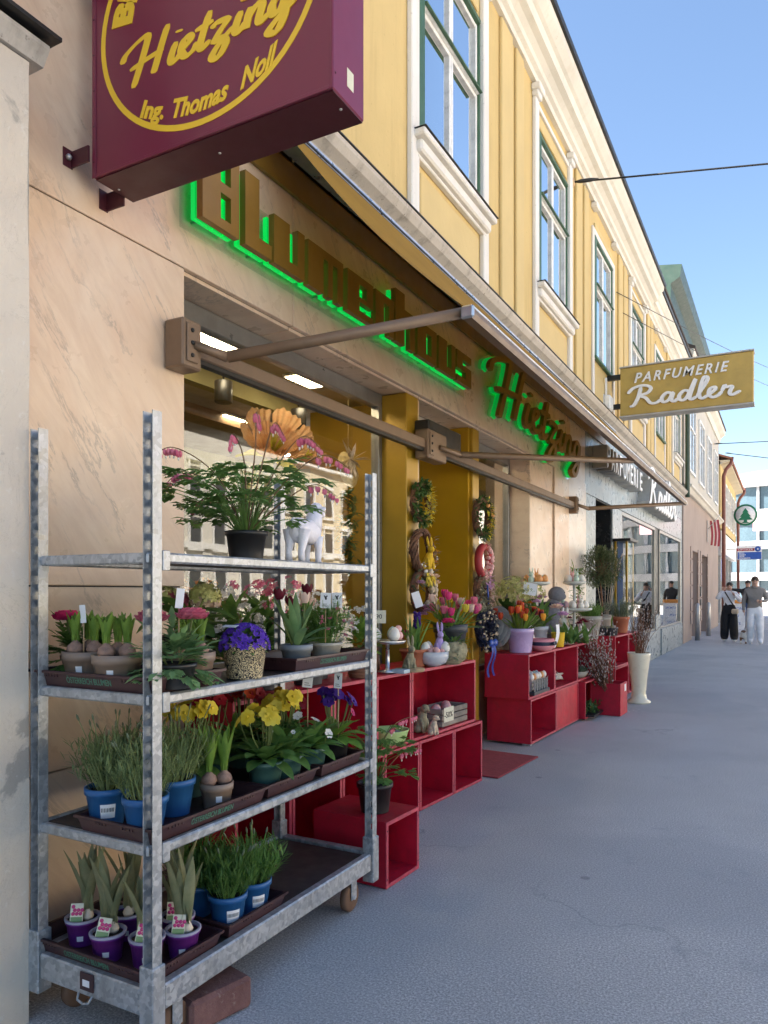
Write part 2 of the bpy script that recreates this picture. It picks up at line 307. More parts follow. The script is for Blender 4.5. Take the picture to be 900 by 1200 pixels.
# ------------------------------------------------------------------ mesh helpers
class B:
    """collects geometry; build() links it as one mesh object"""
    def __init__(s): s.v = []; s.f = []; s.mi = []; s.sm = []; s.k = 0
    def add(s, vs, fs, smooth=False):
        o = len(s.v); s.v += [tuple(p) for p in vs]
        for f in fs: s.f.append(tuple(i + o for i in f)); s.mi.append(s.k); s.sm.append(smooth)
        return s
    def box(s, x0, y0, z0, x1, y1, z1, c=0.0, M=None):
        x0, x1 = min(x0, x1), max(x0, x1); y0, y1 = min(y0, y1), max(y0, y1); z0, z1 = min(z0, z1), max(z0, z1)
        c = min(c, (x1 - x0) * .45, (y1 - y0) * .45, (z1 - z0) * .45)
        if c <= 0:
            vs = [(x0, y0, z0), (x1, y0, z0), (x1, y1, z0), (x0, y1, z0), (x0, y0, z1), (x1, y0, z1), (x1, y1, z1), (x0, y1, z1)]
            fs = [(3, 2, 1, 0), (4, 5, 6, 7), (0, 1, 5, 4), (1, 2, 6, 5), (2, 3, 7, 6), (3, 0, 4, 7)]
        else:
            vs = []; idx = {}
            X = (x0, x1); Y = (y0, y1); Z = (z0, z1)
            for i in (0, 1):
                for j in (0, 1):
                    for k in (0, 1):
                        dx = c if i == 0 else -c; dy = c if j == 0 else -c; dz = c if k == 0 else -c
                        for a in range(3):
                            idx[i, j, k, a] = len(vs)
                            vs.append((X[i] + (0 if a == 0 else dx), Y[j] + (0 if a == 1 else dy), Z[k] + (0 if a == 2 else dz)))
            q = idx; fs = []
            for i in (0, 1):
                fs.append([q[i, 0, 0, 0], q[i, 1, 0, 0], q[i, 1, 1, 0], q[i, 0, 1, 0]][::1 if i else -1])
                fs.append([q[0, i, 0, 1], q[1, i, 0, 1], q[1, i, 1, 1], q[0, i, 1, 1]][::-1 if i else 1])
                fs.append([q[0, 0, i, 2], q[1, 0, i, 2], q[1, 1, i, 2], q[0, 1, i, 2]][::1 if i else -1])
            for i in (0, 1):
                for j in (0, 1):
                    w = 1 if (i == j) else -1
                    fs.append([q[i, j, 0, 0], q[i, j, 0, 1], q[i, j, 1, 1], q[i, j, 1, 0]][::w])
                    fs.append([q[i, 0, j, 0], q[i, 0, j, 2], q[i, 1, j, 2], q[i, 1, j, 0]][::-w])
                    fs.append([q[0, i, j, 1], q[0, i, j, 2], q[1, i, j, 2], q[1, i, j, 1]][::w])
            for i in (0, 1):
                for j in (0, 1):
                    for k in (0, 1):
                        w = 1 if (i + j + k) % 2 else -1
                        fs.append([q[i, j, k, 0], q[i, j, k, 1], q[i, j, k, 2]][::w])
        if M is not None: vs = [M @ Vector(p) for p in vs]
        return s.add(vs, fs)
    def tube(s, pts, r, n=8, cap=True, smooth=True):
        pts = [Vector(p) for p in pts]; m = len(pts)
        rs = r if isinstance(r, (list, tuple)) else [r] * m
        up = Vector((0, 0, 1)); vs = []; fs = []
        px = None
        for i, p in enumerate(pts):
            d = (pts[min(i + 1, m - 1)] - pts[max(i - 1, 0)])
            d = d.normalized() if d.length > 1e-9 else up
            if px is None: px = d.cross(up if abs(d.z) < .95 else Vector((1, 0, 0))).normalized()
            else:
                px = px - d * px.dot(d); px = px.normalized() if px.length > 1e-6 else d.orthogonal().normalized()
            py = d.cross(px)
            for k in range(n):
                a = 2 * math.pi * k / n; vs.append(p + (px * math.cos(a) + py * math.sin(a)) * rs[i])
        for i in range(m - 1):
            for k in range(n): fs.append((i * n + k, i * n + (k + 1) % n, (i + 1) * n + (k + 1) % n, (i + 1) * n + k))
        s.add(vs, fs, smooth)
        if cap:
            o = len(s.v) - len(vs)
            s.f.append(tuple(o + k for k in range(n))[::-1]); s.f.append(tuple(o + (m - 1) * n + k for k in range(n))); s.mi += [s.k] * 2; s.sm += [False] * 2
        return s
    def lathe(s, prof, c=(0, 0, 0), n=20, smooth=True, capb=True, capt=False, M=None):
        vs = []; fs = []; m = len(prof)
        for r, z in prof:
            for k in range(n):
                a = 2 * math.pi * k / n; p = Vector((c[0] + r * math.cos(a), c[1] + r * math.sin(a), c[2] + z)); vs.append(M @ p if M else p)
        for i in range(m - 1):
            for k in range(n): fs.append((i * n + k, i * n + (k + 1) % n, (i + 1) * n + (k + 1) % n, (i + 1) * n + k))
        o = len(s.v); s.add(vs, fs, smooth)
        if capb: s.f.append(tuple(o + k for k in range(n))[::-1]); s.mi.append(s.k); s.sm.append(False)
        if capt: s.f.append(tuple(o + (m - 1) * n + k for k in range(n))); s.mi.append(s.k); s.sm.append(False)
        return s
    def ball(s, c, r, n=10, m=7, M=None, jit=0.0):
        r = r if isinstance(r, (tuple, list)) else (r, r, r); vs = []; fs = []
        for i in range(m + 1):
            t = math.pi * i / m
            for k in range(n):
                a = 2 * math.pi * k / n; d = Vector((math.sin(t) * math.cos(a), math.sin(t) * math.sin(a), -math.cos(t)))
                w = 1 + (noise.noise(d * 2.3 + Vector(c) * 7) * jit if jit else 0)
                p = Vector((d.x * r[0], d.y * r[1], d.z * r[2])) * w
                if M: p = M @ p
                vs.append(p + Vector(c))
        for i in range(m):
            for k in range(n): fs.append((i * n + k, i * n + (k + 1) % n, (i + 1) * n + (k + 1) % n, (i + 1) * n + k))
        return s.add(vs, fs, True)
    def grid(s, fn, nu, nv, smooth=True, closed=False):
        vs = [fn(i / nu, j / nv) for i in range(nu + 1) for j in range(nv + 1)]
        fs = [(i * (nv + 1) + j, (i + 1) * (nv + 1) + j, (i + 1) * (nv + 1) + j + 1, i * (nv + 1) + j + 1) for i in range(nu) for j in range(nv)]
        return s.add(vs, fs, smooth)
    def prism(s, out, fr, t0, t1):
        """extrude a 2-D outline; fr maps (u, v, w) to space"""
        n = len(out); vs = [fr(u, v, t0) for u, v in out] + [fr(u, v, t1) for u, v in out]
        fs = [tuple(range(n))[::-1], tuple(range(n, 2 * n))] + [(i, (i + 1) % n, n + (i + 1) % n, n + i) for i in range(n)]
        return s.add(vs, fs)
    def blade(s, p, d, L, w, bend=.5, n=4, tip=.05, fold=.15, side=None, prof=None):
        """a leaf: a strip bent along its length, folded at the midrib"""
        p = Vector(p); d = Vector(d).normalized(); up = Vector((0, 0, 1))
        sd_ = side if side is not None else d.cross(up)
        if sd_.length < 1e-3: sd_ = Vector((random.uniform(-1, 1), random.uniform(-1, 1), 0))
        sd_ = sd_.normalized(); nrm = sd_.cross(d).normalized(); vs = []; fs = []; cur = p.copy(); dd = d.copy()
        for i in range(n + 1):
            t = i / n
            ww = w * (prof(t) if prof else max(tip, math.sin(math.pi * min(1, (t * .93 + .07))) ** .7))
            nn = sd_.cross(dd).normalized()
            vs += [cur - sd_ * ww * .5 + nn * fold * ww, cur, cur + sd_ * ww * .5 + nn * fold * ww]
            dd = (dd - up * bend / n * (1 if bend else 0)).normalized() if bend else dd
            cur = cur + dd * (L / n)
        for i in range(n):
            a = i * 3; fs += [(a, a + 1, a + 4, a + 3), (a + 1, a + 2, a + 5, a + 4)]
        return s.add(vs, fs, True)
    def build(s, name, mats, parent=None, loc=None, rz=0.0, kind=None):
        me = bpy.data.meshes.new(name); me.from_pydata(s.v, [], s.f)
        if not isinstance(mats, (list, tuple)): mats = [mats]
        for q in mats: me.materials.append(MT[q] if isinstance(q, str) else q)
        me.polygons.foreach_set('material_index', s.mi); me.polygons.foreach_set('use_smooth', s.sm); me.update()
        return place(me, name, parent, loc, rz, kind)
def place(me, name, parent=None, loc=None, rz=0.0, kind=None, rot=None):
    o = bpy.data.objects.new(name, me); COL.objects.link(o)
    if loc is not None: o.location = loc
    if rot is not None: o.rotation_euler = rot
    elif rz: o.rotation_euler = (0, 0, rz)
    if parent is not None: o.parent = parent
    if kind: o['kind'] = kind
    return o
def tag(o, label, cat, group=None):
    o['label'] = label; o['category'] = cat
    if group: o['group'] = group
    return o
def thing(name, label, cat, loc=(0, 0, 0), rz=0.0, group=None):
    o = bpy.data.objects.new(name, None); COL.objects.link(o); o.empty_display_size = .1
    o.location = loc; o.rotation_euler = (0, 0, rz)
    return tag(o, label, cat, group)
def dup(o, label=None, loc=None, rz=None, parent=None):
    c = o.copy(); COL.objects.link(c); c.parent = parent
    if label: c['label'] = label
    if loc is not None: c.location = loc
    if rz is not None: c.rotation_euler = (0, 0, rz)
    for ch in [q for q in o.children]:
        d = ch.copy(); COL.objects.link(d); d.parent = c
        for g2 in ch.children:
            e = g2.copy(); COL.objects.link(e); e.parent = d
    return c
def bx(name, m, parent, *a, c=0.0, **k): return B().box(*a, c=c).build(name, m, parent, **k)
def U(a, b_): return random.uniform(a, b_)
def rdir(el0=-20, el1=60):
    a = U(0, 2 * math.pi); e = R(U(el0, el1)); return Vector((math.cos(a) * math.cos(e), math.sin(a) * math.cos(e), math.sin(e)))
def crom(pts, k=6):
    """smooth curve through points"""
    P = [Vector(p) for p in pts]; out = []
    for i in range(len(P) - 1):
        a, b_, c_, d_ = P[max(0, i - 1)], P[i], P[i + 1], P[min(len(P) - 1, i + 2)]
        for j in range(k):
            t = j / k
            out.append(.5 * ((2 * b_) + (c_ - a) * t + (2 * a - 5 * b_ + 4 * c_ - d_) * t * t + (3 * b_ - a - 3 * c_ + d_) * t ** 3))
    out.append(P[-1]); return out
def ribbon(bd, pts, w, fr, t0, t1, k=6, nib=None, ends=.55, eps=.0012):
    """pen stroke: 2-D path with width, extruded between t0 and t1"""
    P = crom([(p[0], p[1], 0) for p in pts], k); m = len(P); L = []; Rr = []
    for i, p in enumerate(P):
        d = P[min(i + 1, m - 1)] - P[max(i - 1, 0)]
        d = d.normalized() if d.length > 1e-9 else Vector((1, 0, 0))
        nn = Vector((-d.y, d.x, 0)); ww = w
        if nib is not None: ww = w * (.55 + .45 * abs(math.sin(math.atan2(d.y, d.x) - nib)))
        e = min(i, m - 1 - i); ww *= ends + (1 - ends) * min(1, e / 2.0)
        L.append(p + nn * ww / 2); Rr.append(p - nn * ww / 2)
    vs = []; fs = []
    for i in range(m): vs += [fr(L[i].x, L[i].y, t0), fr(Rr[i].x, Rr[i].y, t0), fr(Rr[i].x, Rr[i].y, t1 + eps * i / m), fr(L[i].x, L[i].y, t1 + eps * i / m)]
    for i in range(m - 1):
        a = 4 * i
        for q in range(4): fs.append((a + q, a + (q + 1) % 4, a + 4 + (q + 1) % 4, a + 4 + q))
    fs += [(3, 2, 1, 0), tuple(4 * (m - 1) + q for q in range(4))]
    bd.add(vs, fs)
def text(bd, s, size, fr, t0, t1, shear=0.0, bold=0.0, align='LEFT', sx=1.0, wid=None, space=1.0):
    """built-in font lettering extruded between t0 and t1; returns its width"""
    cu = bpy.data.curves.new('t', 'FONT'); cu.body = s; cu.size = size; cu.shear = shear; cu.offset = bold; cu.align_x = 'LEFT'; cu.resolution_u = 3; cu.space_character = space
    ob = bpy.data.objects.new('t', cu); COL.objects.link(ob)
    me = bpy.data.meshes.new_from_object(ob)
    vs = [v_.co.copy() for v_ in me.vertices]; fs = [tuple(p.vertices) for p in me.polygons]
    xs = [p.x for p in vs] or [0]; w = max(xs) - min(xs); x0 = min(xs)
    if wid: sx = wid / w
    off = {'LEFT': 0, 'CENTER': -w * sx / 2, 'RIGHT': -w * sx}[align]
    cnt = {}
    for f in fs:
        for i in range(len(f)):
            e = (f[i], f[(i + 1) % len(f)]); cnt[e] = 1
    nn = len(vs)
    V = [fr((p.x - x0) * sx + off, p.y, t1) for p in vs] + [fr((p.x - x0) * sx + off, p.y, t0) for p in vs]
    F = list(fs) + [(a, b_, b_ + nn, a + nn)[::-1] for (a, b_) in cnt if (b_, a) not in cnt]
    bd.add(V, F)
    bpy.data.objects.remove(ob); bpy.data.curves.remove(cu); bpy.data.meshes.remove(me)
    return w * sx
# ================================================================== the setting
random.seed(4)
def structure(o): o['kind'] = 'structure'; return o
structure(bx('ground', 'far_paving', None, -400, -400, -.6, 600, 900, -.19))
structure(bx('pavement', 'asphalt', None, -1.2, -25, -.185, 4.6, 140, 0.0))
structure(bx('road', 'road', None, 4.85, -25, -.185, 25.8, 140, -.13))
structure(bx('opposite_pavement', 'far_paving', None, 26.05, -25, -.185, 45, 140, .0))
ke = structure(B().build('kerb', 'kerb_stone'))
km = bpy.data.meshes.new('kerb_stone'); _b = B().box(-.12, -.497, -.185, .12, .497, .0, c=.012)
km.from_pydata(_b.v, [], _b.f); km.materials.append(MT['kerb_stone'])
for k in range(60): place(km, 'kerb_stone', ke, (4.725, -8 + k, -.002))
_b = B().box(25.81, -25, -.185, 26.04, 140, -.003).build('far_kerb_stone', 'kerb_stone', ke)
tk = structure(B().build('tram_track', 'dark_metal'))
for x in (9.0, 10.44, 13.2, 14.64): bx('rail', 'dark_metal', tk, x - .03, -25, -.135, x + .03, 140, -.124)

# ================================================================== the flower shop's house
house = thing('shop_house', 'long yellow two-storey house with white trimmed windows above the flower shop', 'house')
def panel(m, y0, y1, z0, z1, x=0.0, t=.03, par=house, name='marble_panel', c=.003, g=.003):
    return bx(name, m, par, x - t, y0 + g, z0 + g, x, y1 - g, z1 - g, c=c)
# ---- upper storey wall with openings
WIN = [(5.62, 0), (8.66, 0), (11.42, 1), (14.3, 0), (17.15, 1), (19.9, 0)]
WZ0, WZ1, WH = 4.78, 6.5, .66
HEND = 21.2
w = B(); w.box(-.4, 1.66, 3.75, 0, HEND, WZ0); w.box(-.4, 1.66, WZ1, 0, HEND, 7.3)
ed = [1.66] + [e for yc, _ in WIN for e in (yc - WH, yc + WH)] + [HEND]
for k in range(0, len(ed), 2): w.box(-.4, ed[k], WZ0, 0, ed[k + 1], WZ1)
w.build('upper_wall', 'yellow_render', house)
def profile(name, m, pts, y0, y1, par=house):
    """moulding: (x, z) outline run along the street"""
    return B().prism(pts, lambda u, v, t: (u, t, v), y0, y1).build(name, m, par)
CORN = [(-.1, 6.93), (.05, 6.93), (.06, 6.98), (.1, 7.0), (.11, 7.05), (.16, 7.09), (.22, 7.11), (.235, 7.2), (.27, 7.22), (.33, 7.29), (.34, 7.35), (-.1, 7.35)]
profile('cornice', 'cream_trim', CORN, 1.7, 15.4)
profile('cornice', 'cream_trim', [(x * .8 if x > 0 else x, z - .02) for x, z in CORN], 15.41, HEND)
profile('gutter', 'dark_metal', [(-.1, 7.352), (.37, 7.352), (.38, 7.40), (-.1, 7.42)], 1.6, 15.42)
profile('gutter', 'dark_metal', [(-.1, 7.332), (.3, 7.332), (.31, 7.38), (-.1, 7.40)], 15.43, HEND)
B().prism([(.33, 7.405), (.34, 7.43), (-5.5, 11.4), (-5.5, 7.43)], lambda u, v, t: (u, t, v), 1.6, HEND).build('roof', 'roof_tile', house)
profile('string_course', 'grey_cornice', [(-.05, 3.862), (.05, 3.9), (.06, 3.95), (.12, 3.98), (.15, 4.02), (.155, 4.045), (.02, 4.075), (-.05, 4.075)], 2.6, HEND)
profile('cover_strip', 'dark_metal', [(-.01, 4.078), (.165, 4.047), (.165, 4.055), (-.01, 4.09)], 2.6, HEND)
def win_mesh(typ):
    """shared meshes of an upper window, local y about the window's centre"""
    h = WH; out = {}
    a = B(); a.box(-.16, -h, WZ0, .035, -h + .11, WZ1, c=.006); a.box(-.16, h - .035, WZ0, .012, h, WZ1, c=.004)
    a.box(-.16, -h + .11, WZ1 - .035, .03, h - .035, WZ1, c=.004); a.box(-.16, -h + .11, WZ0, .04, h - .035, WZ0 + .02, c=.004)
    a.box(.02, -h + .112, WZ0 + 1.06, .05, h - .037, WZ0 + 1.075, c=.004)
    out['frame'] = a
    y0, y1, z0, z1 = -h + .113, h - .038, WZ0 + .023, WZ1 - .038; ym = (y0 + y1) / 2; zt = WZ0 + 1.06
    s_ = B(); bw = .036
    for (p, q, r, t) in ((y0, ym - .004, z0, zt - .004), (ym + .004, y1, z0, zt - .004), (y0, ym - .004, zt + .035, z1), (ym + .004, y1, zt + .035, z1)):
        s_.box(-.06, p, r, -.004, p + bw, t, c=.004); s_.box(-.06, q - bw, r, -.004, q, t, c=.004); s_.box(-.06, p + bw, r, -.006, q - bw, r + bw, c=.004); s_.box(-.06, p + bw, t - bw, -.006, q - bw, t, c=.004)
    s_.box(-.07, y0, zt, .018, y1, zt + .03, c=.004)
    out['sash'] = s_
    out['panes'] = [(p + bw, q - bw, r + bw, t - bw) for (p, q, r, t) in ((y0, ym - .004, z0, zt - .004), (ym + .004, y1, z0, zt - .004), (y0, ym - .004, zt + .035, z1), (ym + .004, y1, zt + .035, z1))]
    i_ = B()
    for (p, q) in ((y0, y0 + .06), (ym - .05, ym + .05), (y1 - .06, y1)): i_.box(-.27, p, z0, -.22, q, z1, c=.004)
    for z in (z0, zt - .02, z1 - .08): i_.box(-.265, y0, z, -.225, y1, z + .08, c=.004)
    out['inner'] = i_
    return out
wm = win_mesh(0)
def mk(bd, name, m):
    me = bpy.data.meshes.new(name); me.from_pydata(bd.v, [], bd.f); me.materials.append(MT[m])
    me.polygons.foreach_set('use_smooth', bd.sm); me.update(); return me
fm, sm_, im = mk(wm['frame'], 'window_frame', 'green_paint'), mk(wm['sash'], 'sash', 'window_white'), mk(wm['inner'], 'inner_sash', 'window_white')
pm = [mk(B().box(-.034, p, r, -.03, q, t), 'pane', 'upper_glass') for p, q, r, t in wm['panes']]
cm = mk(B().grid(lambda u, v: (-.33 + .02 * math.sin(u * 40), -WH + .02 + u * (2 * WH - .04), WZ0 + .02 + v * 1.68), 60, 1), 'curtain', 'curtain')
for yc, typ in WIN:
    f = place(fm, 'window', house, (0, yc, 0))
    place(sm_, 'sash', f); place(im, 'inner_sash', f); place(cm, 'curtain', f)
    for p in pm: place(p, 'pane', f)
    s_ = B(); h = WH
    if typ == 0:
        for y in (-h - .135, h + .005): s_.box(0, y, 4.09, .045, y + .13, 6.78, c=.008)
        for y in (-h - .17, h - .03):
            s_.box(0, y, 6.84, .1, y + .2, 6.91, c=.01); s_.box(0, y + .02, 6.78, .075, y + .18, 6.84, c=.01)
        s_.box(0, -h - .0, 6.74, .03, h, 6.79, c=.006)
    else:
        for y in (-h - .1, h + .005): s_.box(0, y, 4.09, .03, y + .095, WZ1 + .095, c=.006)
        s_.box(0, -h, WZ1 + .005, .03, h, WZ1 + .095, c=.006)
        for y in (-h - .12, h - .06): s_.box(0, y, 6.84, .09, y + .18, 6.91, c=.01)
    s_.build('window_surround', 'white_trim', house, (0, yc, 0))
    if typ == 0:
        q = B(); q.box(0, -h - .1, WZ0 - .06, .13, h + .12, WZ0 - .008, c=.01); q.box(0, -h - .06, WZ0 - .15, .09, h + .08, WZ0 - .06, c=.015); q.box(0, -h - .04, WZ0 - .18, .05, h + .06, WZ0 - .15, c=.008)
        q.build('window_sill', 'white_trim', house, (0, yc, 0))
        B().box(.0, -h - .1, WZ0 - .006, .14, h + .13, WZ0 + .0, c=.002).build('sill_cover', 'dark_metal', house, (0, yc, 0))
    else: B().box(0, -h - .02, WZ0 - .05, .06, h + .02, WZ0 - .006, c=.01).build('window_sill', 'green_paint', house, (0, yc, 0))
    B().box(0, -h + .06, 4.16, .022, h - .06, WZ0 - .24, c=.008).build('wall_panel', 'yellow_trim', house, (0, yc, 0)); B().box(0, -h + .06, WZ1 + .06 + (.06 if typ else 0), .022, h - .06, 6.7, c=.008).build('wall_panel', 'yellow_trim', house, (0, yc, 0))
ps = B(); ps.box(0, -.36, 4.09, .035, -.04, 6.92, c=.008); ps.box(0, .1, 4.09, .03, .34, 6.92, c=.008)
pmesh = mk(ps, 'pilaster', 'yellow_trim')
for k in range(len(WIN) - 1): place(pmesh, 'pilaster', house, (0, (WIN[k][0] + WIN[k + 1][0]) / 2 + .02, 0))
# green sheet-metal attic further along the street
B().prism([(-.3, 7.45), (.1, 7.45), (.1, 8.5), (.3, 8.62), (.34, 8.9), (-.3, 9.0)], lambda u, v, t: (u, t, v), 18.2, 28.5).build('green_attic', 'green_pipe', house)
# ---- marble shopfront
jl = B(); jl.box(-.4, 1.66, 0, -.031, 2.56, 3.75); jl.box(-.4, 2.56, 2.9, -.031, 10.3, 3.748); jl.box(-.4, 7.82, 0, -.031, 10.3, 2.9); jl.build('shopfront_core', 'dark_metal', house)
for z0, z1 in ((0, .72), (.72, 1.42), (1.42, 2.88)): panel('beige_marble', 1.66, 2.56, z0, z1)
FJ = [1.66, 3.41, 5.09, 6.76, 8.44, 9.49]
for k in range(5): panel('beige_marble', FJ[k], FJ[k + 1], 2.88, 3.86)
panel('white_marble', 9.49, 10.3, 2.88, 3.86)
for k in range(4): bx('soffit_panel', 'beige_marble', house, -.26, max(2.565, FJ[k] + .004), 2.865, -.032, min(7.81, FJ[k + 1] - .004), 2.885, c=.002)
panel('beige_marble', 7.82, 8.68, 0, 2.88); panel('beige_marble', 8.70, 9.36, 0, 2.88, .02, .05); panel('white_marble', 9.36, 10.3, 0, 2.88, .015, .045)
bx('joint_strip', 'dark_metal', house, -.05, 8.68, 0, -.012, 8.70, 2.88)
bx('reveal_panel', 'beige_marble', house, -.26, 2.53, 0, -.034, 2.557, 2.864)
bx('reveal_panel', 'beige_marble', house, -.4, 7.785, 0, -.001, 7.8195, 2.864)
bx('sun_block_wall', 'grey_render', house, -6.5, 1.7, 0, -6.2, HEND, 7.42); bx('sun_block_slab', 'grey_render', house, -6.2, 1.7, 3.76, -.41, HEND, 3.86); bx('party_wall', 'grey_render', house, -6.2, HEND - .2, 0, -.41, HEND - .001, 3.759)  # rear wall and storey slab added out of view to keep sun from leaking through
# windows of the flower shop
GX = -.25
def shop_window(y0, y1, z0, z1, mull=()):
    f = B(); t = .05
    f.box(GX - .04, y0, z0, GX + .03, y0 + t, z1, c=.004); f.box(GX - .04, y1 - t, z0, GX + .03, y1, z1, c=.004)
    f.box(GX - .04, y0 + t, z0, GX + .03, y1 - t, z0 + t, c=.004); f.box(GX - .04, y0 + t, z1 - .1, GX + .03, y1 - t, z1, c=.004)
    for y in mull: f.box(GX - .03, y - .02, z0 + t, GX + .02, y + .02, z1 - .1, c=.003)
    o = f.build('shop_window', 'window_metal', house)
    ys = [y0 + t] + list(mull) + [y1 - t]
    for k in range(len(ys) - 1):
        bx('pane', 'shop_glass', o, GX - .006, ys[k] + (.02 if k else 0), z0 + t, GX, ys[k + 1] - (.02 if k < len(ys) - 2 else 0), z1 - .1)
    bx('sill_panel', 'beige_marble', house, GX - .05, y0, 0, GX + .06, y1, z0 - .004, c=.004)
shop_window(2.56, 4.86, .42, 2.862)
shop_window(6.36, 7.783, .62, 2.862)
# gold clad door recess
g_ = B(); g_.box(-.3, 4.865, 0, -.02, 5.06, 2.86, c=.006); g_.build('gold_column', 'gold_frame', house)
bx('cream_strip', 'cream_panel', house, -.3, 5.063, 0, -.05, 5.14, 2.86, c=.003)
bx('recess_side', 'gold_frame', house, -1.0, 5.06, 0, -.302, 5.1, 2.86)
bx('recess_side', 'gold_panel', house, -1.0, 6.16, 0, -.06, 6.2, 2.86)
bx('gold_column', 'gold_frame', house, -.3, 6.203, 0, -.03, 6.355, 2.86, c=.006)
bx('door_soffit', 'ceiling_paint', house, -1.0, 5.145, 2.80, -.262, 6.155, 2.86)
dr = bx('shop_door', 'gold_frame', house, -1.0, 5.105, 0, -.95, 5.2, 2.8)
for a in ((-1.0, 6.06, 0, -.95, 6.155, 2.8), (-1.0, 5.2, 2.2, -.95, 6.06, 2.3), (-1.0, 5.2, 0, -.95, 6.06, .15)): bx('rail', 'gold_frame', dr, *a)
bx('pane', 'shop_glass', dr, -.98, 5.2, .15, -.974, 6.06, 2.2); bx('pane', 'shop_glass', dr, -.98, 5.2, 2.3, -.974, 6.06, 2.8)
bx('door_threshold', 'kerb_stone', house, -1.0, 5.1, 0, -.02, 6.2, .02, c=.005)
bx('vent_unit', 'black_plastic', house, -.24, 5.0, 2.52, .1, 5.62, 2.68, c=.01)
# interior of the shop
bx('interior_floor', 'shop_floor', house, -6, 1.8, -.1, -.32, 9.3, .004)
bx('interior_ceiling', 'ceiling_paint', house, -6, 1.8, 2.89, -.3, 9.3, 2.95)
bx('interior_wall', 'shop_wall', house, -6.1, 1.8, .004, -6, 9.3, 2.89)
bx('interior_wall', 'ceiling_paint', house, -6, 1.7, .004, -.41, 1.8, 2.89); bx('interior_wall', 'shop_wall', house, -6, 9.3, .004, -.41, 9.4, 2.89)
bx('ceiling_bulkhead', 'shop_wall', house, -.98, 2.6, 2.74, -.9, 4.84, 2.888)
bx('ceiling_bulkhead', 'shop_wall', house, -3.2, 1.81, 2.60, -3.0, 9.29, 2.888)
bx('ceiling_band', 'timber', house, -1.9, 1.81, 2.80, -1.7, 9.29, 2.888)
# ---- neighbouring perfume shop in the same house: grey marble
pf = B(); pf.box(-.4, 10.3, 2.75, -.031, HEND, 3.86); pf.box(-.4, 10.3, 0, -.031, 10.95, 2.75); pf.box(-.4, 12.15, 0, -.031, 12.9, 2.75); pf.box(-.4, 20.9, 0, -.031, HEND, 2.75); pf.box(-.4, 12.9, 0, -.031, 20.9, .58); pf.box(-.4, 16.55, .58, -.031, 17.2, 2.75)
pf.build('shopfront_core', 'dark_metal', house)
for a, b_ in ((10.3, 12.4), (12.4, 14.5), (14.5, 16.6), (16.6, 18.8), (18.8, HEND)):
    panel('grey_marble', a, b_, 2.76, 3.3); panel('grey_marble', a, b_, 3.3, 3.86)
panel('grey_marble', 10.3, 10.95, 0, 2.76); panel('grey_marble', 12.15, 12.9, 0, 2.76); panel('grey_marble', 20.9, HEND, 0, 2.76)
for a, b_ in ((12.9, 14.7), (14.7, 16.55), (17.2, 19.0), (19.0, 20.9)): panel('grey_marble', a, b_, 0, .58, .05, .08)
panel('grey_marble', 16.55, 17.2, 0, .9, .02, .05); panel('cream_panel', 16.55, 17.2, .9, 2.76, -.1, .03)
panel('black_marble', 10.95, 12.15, 0, 2.76, -.7, .03, name='recess_panel'); bx('recess_panel', 'black_marble', house, -.7, 10.94, 0, -.032, 10.947, 2.75); bx('recess_panel', 'black_marble', house, -.67, 12.12, 0, -.032, 12.147, 2.75)
for y0, y1 in ((12.9, 16.55), (17.2, 20.9)):
    f = B(); f.box(-.06, y0, .58, -.0, y0 + .05, 2.75, c=.004); f.box(-.06, y1 - .05, .58, 0, y1, 2.75, c=.004); f.box(-.06, y0 + .05, 2.69, 0, y1 - .05, 2.75); f.box(-.06, y0 + .05, .58, 0, y1 - .05, .62)
    o = f.build('shop_window', 'window_metal', house); bx('pane', 'shop_glass', o, -.035, y0 + .05, .62, -.03, y1 - .05, 2.69)
bx('interior_wall', 'shop_wall', house, -2.1, 12.9, .0, -2.0, 20.9, 2.85); bx('interior_floor', 'white_paint', house, -2.0, 12.9, .5, -.07, 20.9, .55); bx('interior_ceiling', 'ceiling_paint', house, -2.0, 12.9, 2.77, -.41, 20.9, 2.85)

# ================================================================== the plastered wall at the left edge
nb = thing('plaster_house', 'old flaking plaster house corner at the left edge of the picture', 'house')
wv = B()
def plast(u, v):
    y = -6 + u * 7.575; z = v * 3.12
    return (.256 + .006 * noise.noise((y * 2, z * 2, 1)) + .003 * noise.noise((y * 9, z * 9, 3)), y, z)
wv.grid(plast, 110, 60); wv.grid(lambda u, v: (-.3 + u * .556, 1.575 + .004 * noise.noise((u * 5, v * 20, 5)), v * 3.12), 6, 60, smooth=False)
wv.build('wall', 'peeling_plaster', nb)
B().prism([(-.3, 3.122), (.27, 3.125), (.285, 3.15), (.3, 3.17), (.3, 3.185), (-.3, 3.2)], lambda u, v, t: (u, t, v), -6, 1.62).build('cap_moulding', 'grey_cornice', nb)
bx('cap_cover', 'dark_metal', nb, -.3, -6, 3.2, .335, 1.64, 3.213)
bx('upper_wall', 'old_plaster', nb, -8, -25, 3.214, .05, 1.52, 8.0); bx('rear_sun_block', 'old_plaster', nb, -8, -25, 0, -.305, 1.64, 3.2); bx('lower_wall', 'old_plaster', nb, -.304, -25, 0, .25, -6.01, 3.2); bx('corner_strip', 'grey_cornice', nb, .05, 1.35, 3.214, .1, 1.56, 8.0, c=.01)  # walls extended and rear block added out of view to block sun leaks

